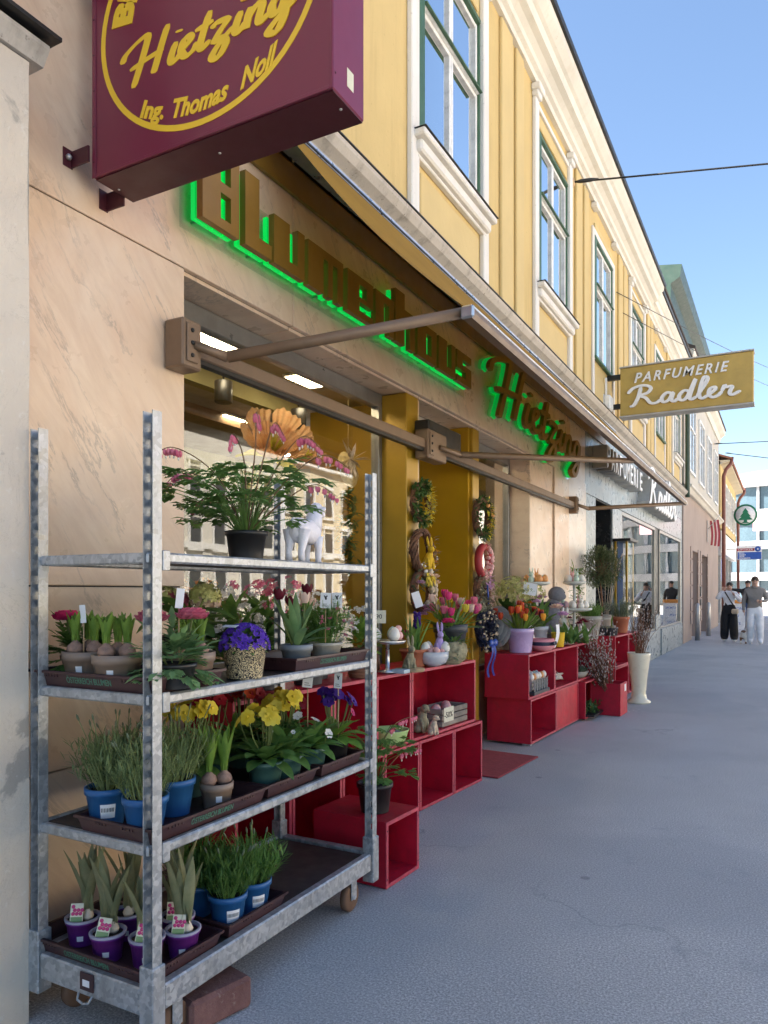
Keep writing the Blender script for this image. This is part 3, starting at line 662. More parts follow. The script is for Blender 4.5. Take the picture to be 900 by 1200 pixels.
# ================================================================== houses further along
gh = thing('grey_house', 'pale grey house with pink ground floor beyond the perfume shop', 'house')
bx('wall', 'grey_render', gh, -8, 21.25, 4.25, .05, 33.0, 7.5); bx('ground_floor_wall', 'pink_render', gh, -8, 21.25, .0, .03, 23.2, 4.1)
bx('ground_floor_wall', 'pink_render', gh, -8, 23.2, 2.6, .03, 33.0, 4.1); bx('ground_floor_wall', 'pink_render', gh, -8, 25.0, 0, .03, 26.0, 2.6); bx('ground_floor_wall', 'pink_render', gh, -8, 28.2, 0, .03, 33, 2.6)
bx('ground_floor_wall', 'pink_render', gh, -8, 23.2, 0, -.4, 28.2, 2.6)
profile('string_course', 'cream_trim', [(-.1, 4.1), (.12, 4.1), (.2, 4.18), (.25, 4.2), (.25, 4.26), (-.1, 4.3)], 21.25, 33, gh)
profile('cornice', 'cream_trim', [(-.1, 7.4), (.1, 7.4), (.14, 7.6), (.28, 7.7), (.3, 7.85), (-.1, 7.9)], 21.25, 33, gh)
profile('roof', 'roof_tile', [(-6, 7.9), (.33, 7.86), (.33, 7.92), (-6, 11)], 21.25, 33, gh)
bx('door', 'timber', gh, -.38, 26.1, 0, -.3, 28.1, 2.5); bx('door_panel', 'timber', gh, -.3, 26.3, .2, -.27, 27.0, 2.3, c=.02); bx('door_panel', 'timber', gh, -.3, 27.2, .2, -.27, 27.95, 2.3, c=.02)
for y in (23.2, 25.0, 26.0, 28.2):
    for k in range(6): bx('quoin', 'pink_render', gh, .031, y - .06 if y in (25.0, 28.2) else y - .3, .45 + k * .38, .055, y + .3 if y in (25.0, 28.2) else y + .06, .8 + k * .38, c=.01)
bx('meter_box', 'charcoal_plastic', gh, .035, 25.3, 1.25, .09, 25.6, 1.55, c=.01); bx('meter_box', 'charcoal_plastic', gh, .035, 25.3, .95, .09, 25.6, 1.15, c=.01)
def plain_window(par, y0, y1, z0, z1, x, name='window'):
    f = B(); t = .07
    f.box(x - .02, y0, z0, x + .03, y0 + t, z1); f.box(x - .02, y1 - t, z0, x + .03, y1, z1); f.box(x - .02, y0 + t, z0, x + .03, y1 - t, z0 + t); f.box(x - .02, y0 + t, z1 - t, x + .03, y1 - t, z1)
    f.box(x - .02, (y0 + y1) / 2 - .03, z0 + t, x + .025, (y0 + y1) / 2 + .03, z1 - t); f.box(x - .02, y0 + t, z0 + (z1 - z0) * .62, x + .025, y1 - t, z0 + (z1 - z0) * .62 + .06)
    o = f.build(name, 'window_white', par); bx('pane', 'upper_glass', o, x - .006, y0 + t, z0 + t, x, y1 - t, z1 - t)
    bx('curtain', 'curtain', o, x - .019, y0 + .02, z0 + .02, x - .012, y1 - .02, z1 - .02)
for k in range(4): plain_window(gh, 22.2 + k * 2.75, 23.7 + k * 2.75, 4.75, 6.75, .075)
yh = thing('yellow_house', 'narrow yellow house with red tiled eave and brown drainpipes', 'house')
bx('wall', 'opposite_yellow', yh, -8, 33.05, 4.0, .1, 44.0, 6.7); bx('ground_floor_wall', 'grey_render', yh, -8, 33.05, 0, -.2, 44.0, 3.998); bx('shop_fascia', 'board_white', yh, -.2, 33.4, 3.0, .12, 44, 3.9)
profile('eave_board', 'opposite_cream', [(-.2, 6.5), (.45, 6.66), (.45, 6.72), (-.2, 6.75)], 33.05, 44, yh)
for k in range(44): B().prism([(-.1, 6.98), (.5, 6.74), (.53, 6.76), (.53, 6.82), (-.1, 7.06)], lambda u, v, t: (u, t, v), 33.05 + k * .25, 33.05 + k * .25 + .235).build('roof_tile', 'red_tile', yh)
profile('roof', 'red_tile', [(-6, 6.9), (-.1, 6.9), (-.1, 7.05), (-6, 10.2)], 33.05, 44, yh)
for k in range(6): plain_window(yh, 33.9 + k * 1.7, 34.9 + k * 1.7, 4.3, 6.1, .12)
for y in (34, 36.4, 38.8, 41.2): bx('shop_window', 'shop_glass', yh, -.19, y, .4, -.18, y + 2.2, 2.95); bx('shop_post', 'steel_post', yh, -.2, y + 2.22, 0, -.1, y + 2.38, 2.99)
bx('window_poster', 'board_white', yh, -.17, 34.1, 1.2, -.16, 35.6, 2.9); bx('window_poster', 'board_blue', yh, -.17, 36.5, 1.9, -.16, 38.3, 2.9); bx('window_poster', 'board_red', yh, -.158, 34.2, 2.4, -.152, 35.4, 2.7)
for y, x in ((33.2, .3), (43.8, .3)):
    dp = B().tube([(.52, y, 6.85), (.5, y, 6.6), (.3, y, 6.35), (.22, y, 6.1), (.22, y, 4.2), (.22, y, 0.05)], .075, 8).build('drainpipe', 'rust_pipe', yh)
B().tube([(.3, 21.22, 7.2), (.14, 21.2, 6.9), (.14, 21.2, 4.2), (.14, 21.2, 3.9)], .06, 8).build('drainpipe', 'green_pipe', house)

# far end of the street: a white office building with glazed storeys
of = thing('office_building', 'white modern office building with glazed storeys closing the far street', 'building')
def arc(name, m, z0, z1, r, x=3.0, y=84.0, ry=1.0):
    n_ = 28; o_ = [(x + r * math.cos(math.pi + math.pi * k / n_), y + 14 + (14 if r > 0 else 0) * math.sin(math.pi + math.pi * k / n_) * ry * (r / 13.0)) for k in range(n_ + 1)]
    return B().prism(o_, lambda u, v, t: (u, v, t), z0, z1).build(name, m, of)
for k in range(4):
    arc('floor_slab', 'pale_concrete', 3.2 * k + 2.5, 3.2 * k + 3.35, 13.0); arc('glazing_band', 'light_glazing', 3.2 * k + .15 if k else 0, 3.2 * k + 2.5, 12.4)
    for j in range(13):
        a = math.pi + math.pi * (j + .5) / 13; px_, py_ = 3 + 12.6 * math.cos(a), 98 + 13.57 * math.sin(a)
        bx('mullion', 'office_white', of, px_ - .12, py_ - .12, 3.2 * k + (.15 if k else 0), px_ + .12, py_ + .12, 3.2 * k + 2.5)
arc('roof_slab', 'office_white', 12.95, 13.6, 11.0); arc('roof_drum', 'pale_concrete', 13.6, 14.6, 7.0)

# houses across the road, seen in the shop windows
def opposite(y0, y1, h, m, name, label, rm='red_tile'):
    t = thing(name, label, 'house', group='houses across the road'); X0 = 32
    bx('wall', m, t, X0, y0, 0, X0 + 10, y1, h); bx('cornice', 'white_trim', t, X0 - .4, y0, h - .5, X0, y1, h + .1); bx('string_course', 'white_trim', t, X0 - .2, y0, 4.3, X0, y1, 4.7)
    B().prism([(X0 - .5, h + .1), (X0 + 6, h + 3.4), (X0 + 10, h + .1)], lambda u, v, q: (u, q, v), y0, y1).build('roof', rm, t)
    wmsh = mk(B().box(-.08, -.55, 0, 0, .55, 1.9), 'window', 'dark_room'); smsh = mk(B().box(-.16, -.75, -.2, 0, -.56, 2.3).box(-.16, .56, -.2, 0, .75, 2.3).box(-.22, -.85, 2.3, 0, .85, 2.55).box(-.2, -.8, -.35, 0, .8, -.2), 'window_surround', 'white_trim')
    nn = max(1, int((y1 - y0) / 2.6)); fl = int((h - 1.2) // 3.3)
    for f_ in range(fl):
        for k in range(nn):
            p = (X0, y0 + (k + .5) * (y1 - y0) / nn, 1.1 + f_ * 3.4); place(wmsh, 'window', t, p)
            place(smsh, 'window_surround', t, p)
opposite(2, 16, 9.2, 'opposite_yellow', 'corner_house', 'yellow house with white window trim across the road, left of the reflections')
opposite(16.2, 31, 10.6, 'opposite_yellow', 'ochre_house', 'yellow and white house mirrored in the left flower shop window')
opposite(31.2, 47, 13.6, 'opposite_white', 'white_house', 'ornate white house mirrored in the window beside the gold door')
opposite(47.2, 70, 12.2, 'opposite_cream', 'cream_house', 'cream house with red roof mirrored in the perfume shop windows')
opposite(70.2, 110, 13.0, 'opposite_white', 'long_house', 'long pale house mirrored at the far end of the perfume windows')
# ================================================================== signs
random.seed(11)
def strokes_hietzing():
    return [[(-.1, 1.2), (.05, 1.62), (.6, 2.05), (1.05, 2.15), (.92, 1.4), (.62, .3), (.4, -.45)], [(1.95, 2.25), (1.7, 1.4), (1.42, .3), (1.3, -.12)], [(.25, .62), (.9, .82), (1.75, 1.0)],
            [(2.3, 1.05), (2.08, .35), (2.12, .02), (2.32, .08), (2.55, .42)], [(2.42, 1.5), (2.44, 1.62)], [(2.55, .42), (2.9, .78), (2.86, 1.04), (2.62, .9), (2.52, .38), (2.7, .0), (3.02, .16), (3.2, .5)],
            [(3.72, 1.85), (3.42, .8), (3.3, .2), (3.42, .0), (3.7, .3)], [(3.1, 1.12), (3.85, 1.24)], [(3.78, .82), (3.98, 1.02), (4.4, .94), (4.1, .5), (3.9, .08), (4.2, .1), (4.32, -.3), (4.02, -.85), (3.78, -.68), (4.1, -.12), (4.72, .5)],
            [(4.92, 1.05), (4.72, .35), (4.76, .02), (4.95, .1), (5.12, .4)], [(5.05, 1.5), (5.07, 1.62)], [(5.28, 1.02), (5.1, .0), (5.2, .5), (5.55, 1.0), (5.72, .85), (5.6, .2), (5.7, .0), (5.98, .3)],
            [(6.62, .86), (6.36, 1.03), (6.08, .55), (6.14, .08), (6.42, .25), (6.66, .95), (6.52, -.2), (6.24, -.85), (5.94, -.7), (6.3, -.2), (7.0, .45)]]
def strokes_radler():
    return [[(.1, .0), (.35, .1), (.62, .9), (.78, 1.9)], [(.0, 1.35), (.3, 1.85), (.9, 2.05), (1.35, 1.75), (1.2, 1.25), (.68, 1.0), (1.05, .75), (1.35, .15), (1.7, .1), (1.95, .4)],
            [(2.62, .85), (2.3, 1.0), (2.02, .55), (2.1, .08), (2.42, .25), (2.66, .95), (2.58, .25), (2.72, .03), (3.0, .35)], [(3.62, .85), (3.3, 1.0), (3.02, .55), (3.1, .08), (3.45, .3), (3.95, 2.05), (3.62, .4), (3.72, .03), (4.02, .3)],
            [(4.02, .3), (4.4, 1.2), (4.62, 1.95), (4.42, 2.1), (4.22, 1.2), (4.15, .3), (4.32, .0), (4.65, .3)], [(4.65, .3), (5.02, .72), (5.0, 1.0), (4.75, .85), (4.68, .35), (4.88, .0), (5.2, .15), (5.4, .5)],
            [(5.4, .5), (5.55, 1.05), (5.62, .85), (5.95, .85), (5.82, .3), (5.95, .03), (6.4, .35)]]
sg = thing('hanging_sign', 'large maroon box sign with yellow oval lettering hanging from the marble wall', 'sign')
SX0, SX1, SY0, SY1, SZ0, SZ1 = .1, 1.177, 1.96, 2.16, 2.97, 3.93
bx('cabinet', 'sign_maroon', sg, SX0, SY0 + .004, SZ0 + .004, SX1, SY1, SZ1, c=.004)
bx('face_panel', 'sign_maroon', sg, SX0 + .02, SY0, SZ0 + .012, SX1 - .006, SY0 + .0035, SZ1 - .012)
bx('bottom_plate', 'sign_dark', sg, SX0 + .004, SY0 + .012, SZ0, SX1 - .004, SY1 - .004, SZ0 + .0035)
for x in (SX0 + .03, (SX0 + SX1) / 2, SX1 - .03):
    for y in (SY0 + .1,): B().ball((x, y, SZ0), (.006, .006, .004), 6, 4).build('rivet', 'steel_post', sg)
fs_ = lambda u, v, t: (u, SY0 - t, v)
EC, EA, EB = (.648, 3.447), .5, .434
rg = B(); N = 72
vs = []; fc = []
for k in range(N):
    a = 2 * math.pi * k / N
    for rr, t in ((1.0, .0), (1.0, .0018), (.952, .0018), (.952, .0)):
        vs.append(fs_(EC[0] + (EA - (1 - rr) * .45) * math.cos(a), EC[1] + (EB - (1 - rr) * .45) * math.sin(a), t))
for k in range(N):
    for q in range(4): fc.append((4 * k + q, 4 * k + (q + 1) % 4, 4 * ((k + 1) % N) + (q + 1) % 4, 4 * ((k + 1) % N) + q))
rg.add(vs, fc); rg.build('oval_ring', 'sign_yellow', sg)
b = B()
for i_, st_ in enumerate(strokes_hietzing()): ribbon(b, st_, .36, lambda u, v, t: fs_(.272 + u * .111, 3.275 + v * .064, t), 0, .0012 + i_ * .0002, nib=.6, eps=.0004)
b.build('lettering', 'sign_yellow', sg)
for wd_, u0, uw in (('Ing.', .0, .115), ('Thomas', .165, .25), ('Noll', .465, .155)): b = B(); text(b, wd_, .09, lambda u, v, t: fs_(.35 + u0 + u, 3.064 + .68 * (u0 + u - .31) ** 2 + v, t), 0, .0028, shear=.4, bold=.003, wid=uw); b.build('lettering', 'sign_yellow', sg)
b = B()
def arcf(u, v, t):
    a = R(172 - u / 1.0 * 164); ra, rb = EA - .15 + v, EB - .145 + v
    return fs_(EC[0] + ra * math.cos(a), EC[1] + rb * math.sin(a), t)
text(b, 'BLUMENHAUS', .13, arcf, 0, .003, bold=.008, wid=1.0); b.build('lettering', 'sign_yellow', sg)
for a in ((SX0, SY0 - .003, SZ0, SX0 + .0195, SY0 - .0005, SZ1), (SX1 - .0055, SY0 - .003, SZ0, SX1 + .003, SY0 - .0005, SZ1), (SX0 + .02, SY0 - .003, SZ0, SX1 - .006, SY0 - .0005, SZ0 + .0115)): bx('face_trim', 'sign_maroon', sg, *a, c=.001)
for k in range(7): B().ball((SX0 + .01, SY0 - .003, SZ0 + .06 + k * .135), (.004, .003, .004), 6, 4).build('rivet', 'sign_dark', sg)
for k in range(4): B().ball((SX1, SY0 + .02, SZ0 + .06 + k * .25), (.003, .004, .004), 6, 4).build('rivet', 'sign_dark', sg)
bx('sticker', 'price_cream', sg, SX1, SY0 + .09, SZ0 + .06, SX1 + .001, SY0 + .13, SZ0 + .12)
for z in (3.03, 3.76):
    bk = bx('bracket', 'sign_dark', sg, .004, SY0 - .02, z, SX0 - .001, SY0 - .012, z + .06); bx('flange', 'sign_dark', bk, .001, SY0 - .055, z - .005, .0038, SY0 - .012, z + .065)
    bk = bx('bracket', 'sign_dark', sg, .004, SY1 - .05, z - .09, SX0 - .001, SY1 - .042, z - .02); bx('flange', 'sign_dark', bk, .001, SY1 - .085, z - .095, .0038, SY1 - .042, z - .015)
    B().ball((.012, SY0 - .036, z + .03), .012, 8, 5).build('bolt', 'steel_post', sg)

# ---- backlit block letters
bl = thing('block_letter_sign', 'brown block letters BLumenhaus backlit green across the marble fascia', 'sign')
XH, AS, ZB = .25, .36, 3.085
def rects(ch):
    n_ = [(0, 0, .45, 1), (.45, .78, 1, 1), (.72, 0, 1, .78)]
    return {'B': [(0, 0, .48, 1), (.48, .86, .76, 1), (.48, .46, .76, .6), (.48, 0, .76, .13), (.76, 0, 1, 1)], 'L': [(0, 0, .52, 1), (.52, 0, 1, .2)], 'u': [(0, 0, .5, 1), (.5, 0, .76, .22), (.76, 0, 1, 1)],
            'm': [(0, 0, .42, 1), (.42, .8, 1, 1), (.55, 0, .69, .8), (.82, 0, 1, .8)], 'e': [(0, 0, .45, 1), (.45, .8, 1, 1), (.74, .5, 1, .8), (.45, .38, 1, .5), (.45, 0, 1, .16)], 'n': n_,
            'h': [(0, 0, .45, 1.42), (.45, .78, 1, 1), (.72, 0, 1, .78)], 'a': n_ + [(.45, 0, .72, .18)], 's': [(0, .78, 1, 1), (0, .42, .4, .78), (.4, .42, 1, .6), (.6, .2, 1, .42), (0, 0, 1, .2)]}[ch]
LT = [('B', 2.545, 2.80, AS), ('L', 2.845, 3.055, AS), ('u', 3.075, 3.35, XH), ('m', 3.385, 3.75, XH), ('e', 3.80, 4.115, XH), ('n', 4.145, 4.40, XH), ('h', 4.42, 4.725, XH), ('a', 4.76, 5.09, XH), ('u', 5.125, 5.45, XH), ('s', 5.48, 5.79, XH)]
for ch, y0, y1, h in LT:
    b = B(); g = B(); e = .013
    for (a0, b0, a1, b1) in rects(ch):
        Y0, Y1, Z0, Z1 = y0 + a0 * (y1 - y0), y0 + a1 * (y1 - y0), ZB + b0 * h, ZB + b1 * h
        b.box(.085, Y0, Z0, .12, Y1, Z1); g.box(.045, Y0 + .004, Z0 + .004, .07, Y1 - .004, Z1 - .004)
    o = b.build('letter', 'letter_brown', bl); g.build('glow_strip', 'green_glow', o)
ap = B(); ap.box(.03, 2.49, ZB - .05, .036, 2.83, ZB + AS + .03, c=.002); ap.box(.03, 2.832, ZB - .05, .036, 3.06, ZB + AS + .03, c=.002); ap.box(.03, 3.062, ZB - .05, .036, 5.84, ZB + XH + .04, c=.002); ap.build('backing_plate', 'clear_glass', bl)
for y in (2.6, 3.0, 3.6, 4.3, 5.0, 5.7): B().tube([(.0, y, ZB + .02), (.085, y, ZB + .02)], .006, 6).build('spacer', 'steel_post', bl)
# ---- script letters
sl = thing('script_letter_sign', 'script lettering Hietzing backlit green at the far end of the marble fascia', 'sign')
fr_ = lambda u, v, t: (t, 6.28 + u * .468, 3.10 + v * .222 - u * .012)
for i_, st_ in enumerate(strokes_hietzing()):
    b = B(); ribbon(b, st_, .28, fr_, .095, .13 + i_ * .0015, nib=.9, ends=.8); o = b.build('letter_stroke', 'letter_brown', sl)
    g = B(); ribbon(g, st_, .22, fr_, .05, .066 + i_ * .0013, ends=.8); g.build('glow_strip', 'green_soft', o)
    g = B(); ribbon(g, st_, .36, fr_, .03, .034 + i_ * .0008, ends=.8); g.build('backing_plate', 'clear_glass', o)
# ---- perfume shop: projecting sign and wall letters
ps_ = thing('projecting_sign', 'mustard box sign PARFUMERIE Radler projecting over the pavement', 'sign')
PY = 11.66; bx('cabinet', 'mustard_sign', ps_, .21, PY, 4.065, 2.03, PY + .2, 4.79, c=.01); bx('rim', 'letter_grey', ps_, .2, PY - .02, 4.04, 2.04, PY + .22, 4.064, c=.004); bx('rim', 'letter_grey', ps_, .2, PY - .02, 4.791, 2.04, PY + .22, 4.812, c=.004)
fp = lambda u, v, t: (u, PY - t, v)
b = B(); text(b, 'PARFUMERIE', .2, lambda u, v, t: fp(.42 + u, 4.545 + v, t), .003, .03, shear=.3, bold=.003, wid=1.3, space=1.3); b.build('lettering', 'letter_white', ps_)
b = B()
for i_, st_ in enumerate(strokes_radler()): ribbon(b, st_, .23, lambda u, v, t: fp(.33 + u * .24, 4.19 + v * .145, t), .003, .035 + i_ * .001)
b.build('lettering', 'letter_white', ps_)
for z in (4.2, 4.65): bx('bracket', 'dark_metal', ps_, .003, PY + .05, z, .207, PY + .12, z + .07)
wl_ = thing('wall_letter_sign', 'grey boxed letters PARFUMERIE Radler along the grey marble fascia', 'sign')
fw = lambda u, v, t: (t, u, v)
for i, ch in enumerate('PARFUMERIE'):
    b = B(); y = 10.75 + i * .30; text(b, ch, .44, lambda u, v, t: fw(y + u, 3.17 + v, t), .002, .2, bold=.012, wid=.23 if ch != 'I' else .07); o = b.build('letter', 'letter_grey', wl_)
    b = B(); text(b, ch, .44, lambda u, v, t: fw(y + u, 3.17 + v, t), .2015, .21, bold=.003, wid=.22 if ch != 'I' else .065); b.build('letter_face', 'letter_white', o)
for i_, st_ in enumerate(strokes_radler()):
    b = B(); ribbon(b, st_, .34, lambda u, v, t: fw(14.3 + u * .62, 3.03 + v * .33, t), .002, .2 + i_ * .002, ends=.8); o = b.build('letter_stroke', 'letter_grey', wl_)
    b = B(); ribbon(b, st_, .26, lambda u, v, t: fw(14.3 + u * .62, 3.03 + v * .33, t), .2155, .22 + i_ * .001); b.build('letter_face', 'letter_white', o)

# ================================================================== awning
aw = thing('awning', 'half-extended ochre awning with brown tube arms over the flower shop', 'awning')
AY0, AY1 = 3.02, 11.5
bx('cassette', 'aluminium', aw, .03, AY0 - .06, 3.765, .165, AY1 + .06, 3.845, c=.015); bx('cassette_lip', 'dark_metal', aw, .166, AY0 - .06, 3.80, .172, AY1 + .06, 3.81); bx('cassette_lip', 'dark_metal', aw, .166, AY0 - .06, 3.775, .172, AY1 + .06, 3.785)
bx('shade_board', 'letter_brown', aw, .006, AY0 - .3, 3.60, .028, AY1, 3.76)  # dark board put in as the shade on the fascia under the cloth
def cloth(u, v):
    y = AY0 + u * (AY1 - AY0); yb = 3.2 + u * (AY1 - 3.2); x = .15 + v * 1.0; z = 3.81 + v * (2.69 - 3.81)
    edge = math.exp(-u * 9) + .4 * math.exp(-(1 - u) * 9)
    z -= math.sin(math.pi * v) ** .8 * (.02 + .06 * edge) + .012 * math.sin(u * 37 + v * 4) * v * (1 - v) * 2
    return (x, y * (1 - v) + yb * v, z)
B().grid(cloth, 70, 14).build('awning_cloth', 'awning_cloth', aw)
fb = B().prism([(-.03, -.022), (.02, -.028), (.03, -.006), (.025, .02), (-.02, .026)], lambda u, v, t: (1.145 + u, t, 2.675 + v), 3.17, AY1).build('front_bar', 'awning_metal', aw)
B().tube([(1.168, 3.17, 2.697), (1.168, AY1, 2.697)], .007, 6).build('bar_trim', 'aluminium', aw)
for y in (3.16, AY1 + .013): B().box(1.112, y - .009, 2.645, 1.178, y + .0119, 2.706, c=.009).build('end_cap', 'aluminium', aw)
bx('torsion_beam', 'awning_metal', aw, .03, 2.50, 2.455, .09, 9.45, 2.525, c=.006)
bx('beam_rail', 'dark_metal', aw, .04, 2.51, 2.435, .08, 9.44, 2.4545)
for y, w_ in ((2.425, .12), (4.95, .34), (9.36, .1)):
    k = bx('bearing_box', 'awning_metal', aw, .004, y, 2.385, .115, y + w_, 2.60, c=.008)
    bx('face_plate', 'awning_metal', k, .116, y + .02, 2.41, .124, y + .09, 2.58, c=.004)
    for z in (2.44, 2.495, 2.55): B().ball((.126, y + .05, z), (.008, .01, .01), 8, 5).build('bolt', 'dark_metal', k)
for (s_, kn, e_) in (((.12, 2.49, 2.49), (.2, 2.62, 2.46), (1.12, 3.2, 2.69)), ((.12, 5.14, 2.49), (.2, 5.35, 2.46), (1.12, 7.45, 2.66)), ((.12, 9.41, 2.49), (.2, 9.6, 2.46), (1.12, 11.4, 2.66))):
    a_ = B(); a_.tube([s_, kn], [.018, .024], 10); a_.build('arm_joint', 'awning_metal', aw); B().tube([kn, e_], .026, 12).build('arm', 'awning_metal', aw)
for z, x, h_ in ((4.15, .0, .3), (4.5, 0, .22)):
    pass
bxw = thing('alarm_box', 'small white alarm box with red lamp on the yellow wall', 'alarm', (0, 11.35, 4.12))
bx('housing', 'white_paint', bxw, .03, 0, 0, .13, .22, .22, c=.02); bx('lamp', 'board_red', bxw, .05, .05, -.04, .11, .15, -.001, c=.01); bx('conduit', 'white_paint', bxw, .03, .08, .221, .055, .12, .5); bx('mount_plate', 'white_paint', bxw, .023, .0, -.02, .029, .22, .24)

# ================================================================== wires over the street
def wire(label, pts, r=.008, anchor=True, ins=True):
    t = thing('overhead_wire', label, 'wire', pts[0], group=None); P0 = Vector(pts[0])
    q = [Vector(p) - P0 for p in pts]
    if len(q) == 2:
        m_ = [q[0].lerp(q[1], k / 14) - Vector((0, 0, math.sin(math.pi * k / 14) * .012 * (q[1] - q[0]).length)) for k in range(15)]
    B().tube(m_, r, 6).build('cable', 'dark_metal', t)
    if anchor:
        B().box(-.05, -.05, -.16, -.03, .05, .16, c=.01).lathe([(.02, 0), (.07, .0), (.07, .02), (.04, .04), (.02, .05)], n=12, M=Matrix.Translation((-.04, 0, 0)) @ Matrix.Rotation(R(90), 4, 'Y')).build('wall_anchor', 'stick_wood', t)
    d_ = (q[1] - q[0]).normalized()
    if ins: B().tube([q[0] + d_ * .02, q[0] + d_ * .08, q[0] + d_ * .2, q[0] + d_ * .3], [.012, .025, .025, .01], 8).build('insulator', 'dark_metal', t)
    return t
wire('thick span wire anchored beside the second upper window', [(.05, 9.5, 6.63), (26, 17.6, 7.4)], .011)
wire('thin wire leaving the yellow wall above the mustard sign', [(.02, 12.35, 6.24), (4.5, 34, 9.2)], .006, False, False)
wire('lower thin wire leaving the yellow wall above the mustard sign', [(.02, 12.75, 6.05), (4.5, 36, 9.0)], .006, False, False)
wire('span wire crossing the far street from the grey house cornice', [(.06, 30.5, 6.95), (26, 38, 8.2)], .016)
wire('sloping wire crossing the far street below the span wire', [(.3, 33.0, 7.0), (26, 60, 7.0)], .016, False)
# ================================================================== galvanised plant trolley
random.seed(21)
TX0, TX1, TY0, TY1 = .255, .80, 1.58, 2.93
tr_ = thing('plant_trolley', 'galvanised steel plant trolley with shelves standing before the marble wall', 'trolley')
def post_mesh():
    b = B(); W, D_, t = .040, .036, .003; z0, z1 = .12, 1.93
    b.box(W / 2 - t, -D_ / 2, z0, W / 2, D_ / 2, z1); b.box(-W / 2, -D_ / 2, z0, -W / 2 + t, D_ / 2, z1); b.box(-W / 2 + t, D_ / 2 - t, z0, -.008, D_ / 2, z1); b.box(.008, D_ / 2 - t, z0, W / 2 - t, D_ / 2, z1)
    z = z0 + .03
    while z < z1 - .02: b.box(-.008, D_ / 2 - t, z, .008, D_ / 2, z + .024); z += .05
    return mk(b, 'post', 'galvanised')
pmh = post_mesh()
for x in (TX0 + .02, TX1 - .02):
    for y in (TY0 + .02, TY1 - .02):
        place(pmh, 'post', tr_, (x, y, 0))
        B().box(-.028, -.026, .10, .028, .026, .30, c=.003).build('post_socket', 'galvanised', tr_, (x, y, 0)) 
def shelf(z):
    o = bx('shelf_board', 'plywood', tr_, TX0 + .03, TY0 + .045, z - .012, TX1 - .03, TY1 - .045, z, c=.002)
    for x in (TX0 + .004, TX1 - .03): bx('edge_rail', 'galvanised', o, x, TY0 + .04, z - .028, x + .026, TY1 - .04, z + .004, c=.006)
    for y in (TY0 + .012, TY1 - .036): bx('end_rail', 'galvanised', o, TX0 + .031, y, z - .03, TX1 - .031, y + .024, z + .003, c=.005)
    for x in (TX0 + .0, TX1 - .0):
        for y in (TY0 + .04, TY1 - .06): bx('shelf_hook', 'galvanised', o, x - .004, y, z - .05, x + .003, y + .03, z + .01, c=.002)
for z in (1.512, 1.09, .645): shelf(z)
o = bx('base_board', 'plywood', tr_, TX0 + .04, TY0 + .05, .205, TX1 - .04, TY1 - .05, .222, c=.002)
for x in (TX0 + .0, TX1 - .036): bx('base_rail', 'galvanised', tr_, x, TY0 + .05, .155, x + .036, TY1 - .05, .232, c=.005)
for y in (TY0 - .002, TY1 - .036): bx('base_rail', 'galvanised', tr_, TX0 + .05, y, .15, TX1 - .05, y + .038, .232, c=.005)
bx('name_plate', 'tray_brown', tr_, .50, TY0 - .008, .17, .56, TY0 - .0025, .225, c=.002); bx('plate_label', 'paper', tr_, .515, TY0 - .0095, .185, .545, TY0 - .0085, .205)
B().tube([(.5, TY0 - .01, .165), (.505, TY0 - .02, .145), (.53, TY0 - .02, .138), (.555, TY0 - .02, .145), (.56, TY0 - .01, .165)], .004, 6).build('hook_ring', 'galvanised', tr_)
for x in (TX0 + .06, TX1 - .06):
    for y in (TY0 + .14, TY1 - .14):
        c = thing('x', 'x', 'x') if False else None
        M_ = Matrix.Translation((x, y, .063)) @ Matrix.Rotation(R(90), 4, 'Y')
        b = B().lathe([(.01, -.018), (.05, -.018), (.061, -.012), (.063, 0), (.061, .012), (.05, .018), (.01, .018)], n=22, M=M_, capt=True)
        wh = b.build('wheel', 'rubber_brown', tr_)
        B().box(x - .026, y - .022, .055, x - .021, y + .022, .155, c=.003).box(x + .021, y - .022, .055, x + .026, y + .022, .155, c=.003).build('fork', 'galvanised', wh); B().tube([(x - .03, y, .063), (x + .03, y, .063)], .009, 8).build('axle', 'galvanised', wh)
# paving block against the trolley
blk = B().box(-.10, -.12, 0, .10, .12, .105, c=.012)
o = blk.build('paving_block', 'block_red', None, (.715, 1.90, 0), R(-14)); tag(o, 'worn reddish concrete paving block lying under the trolley edge', 'paving block')

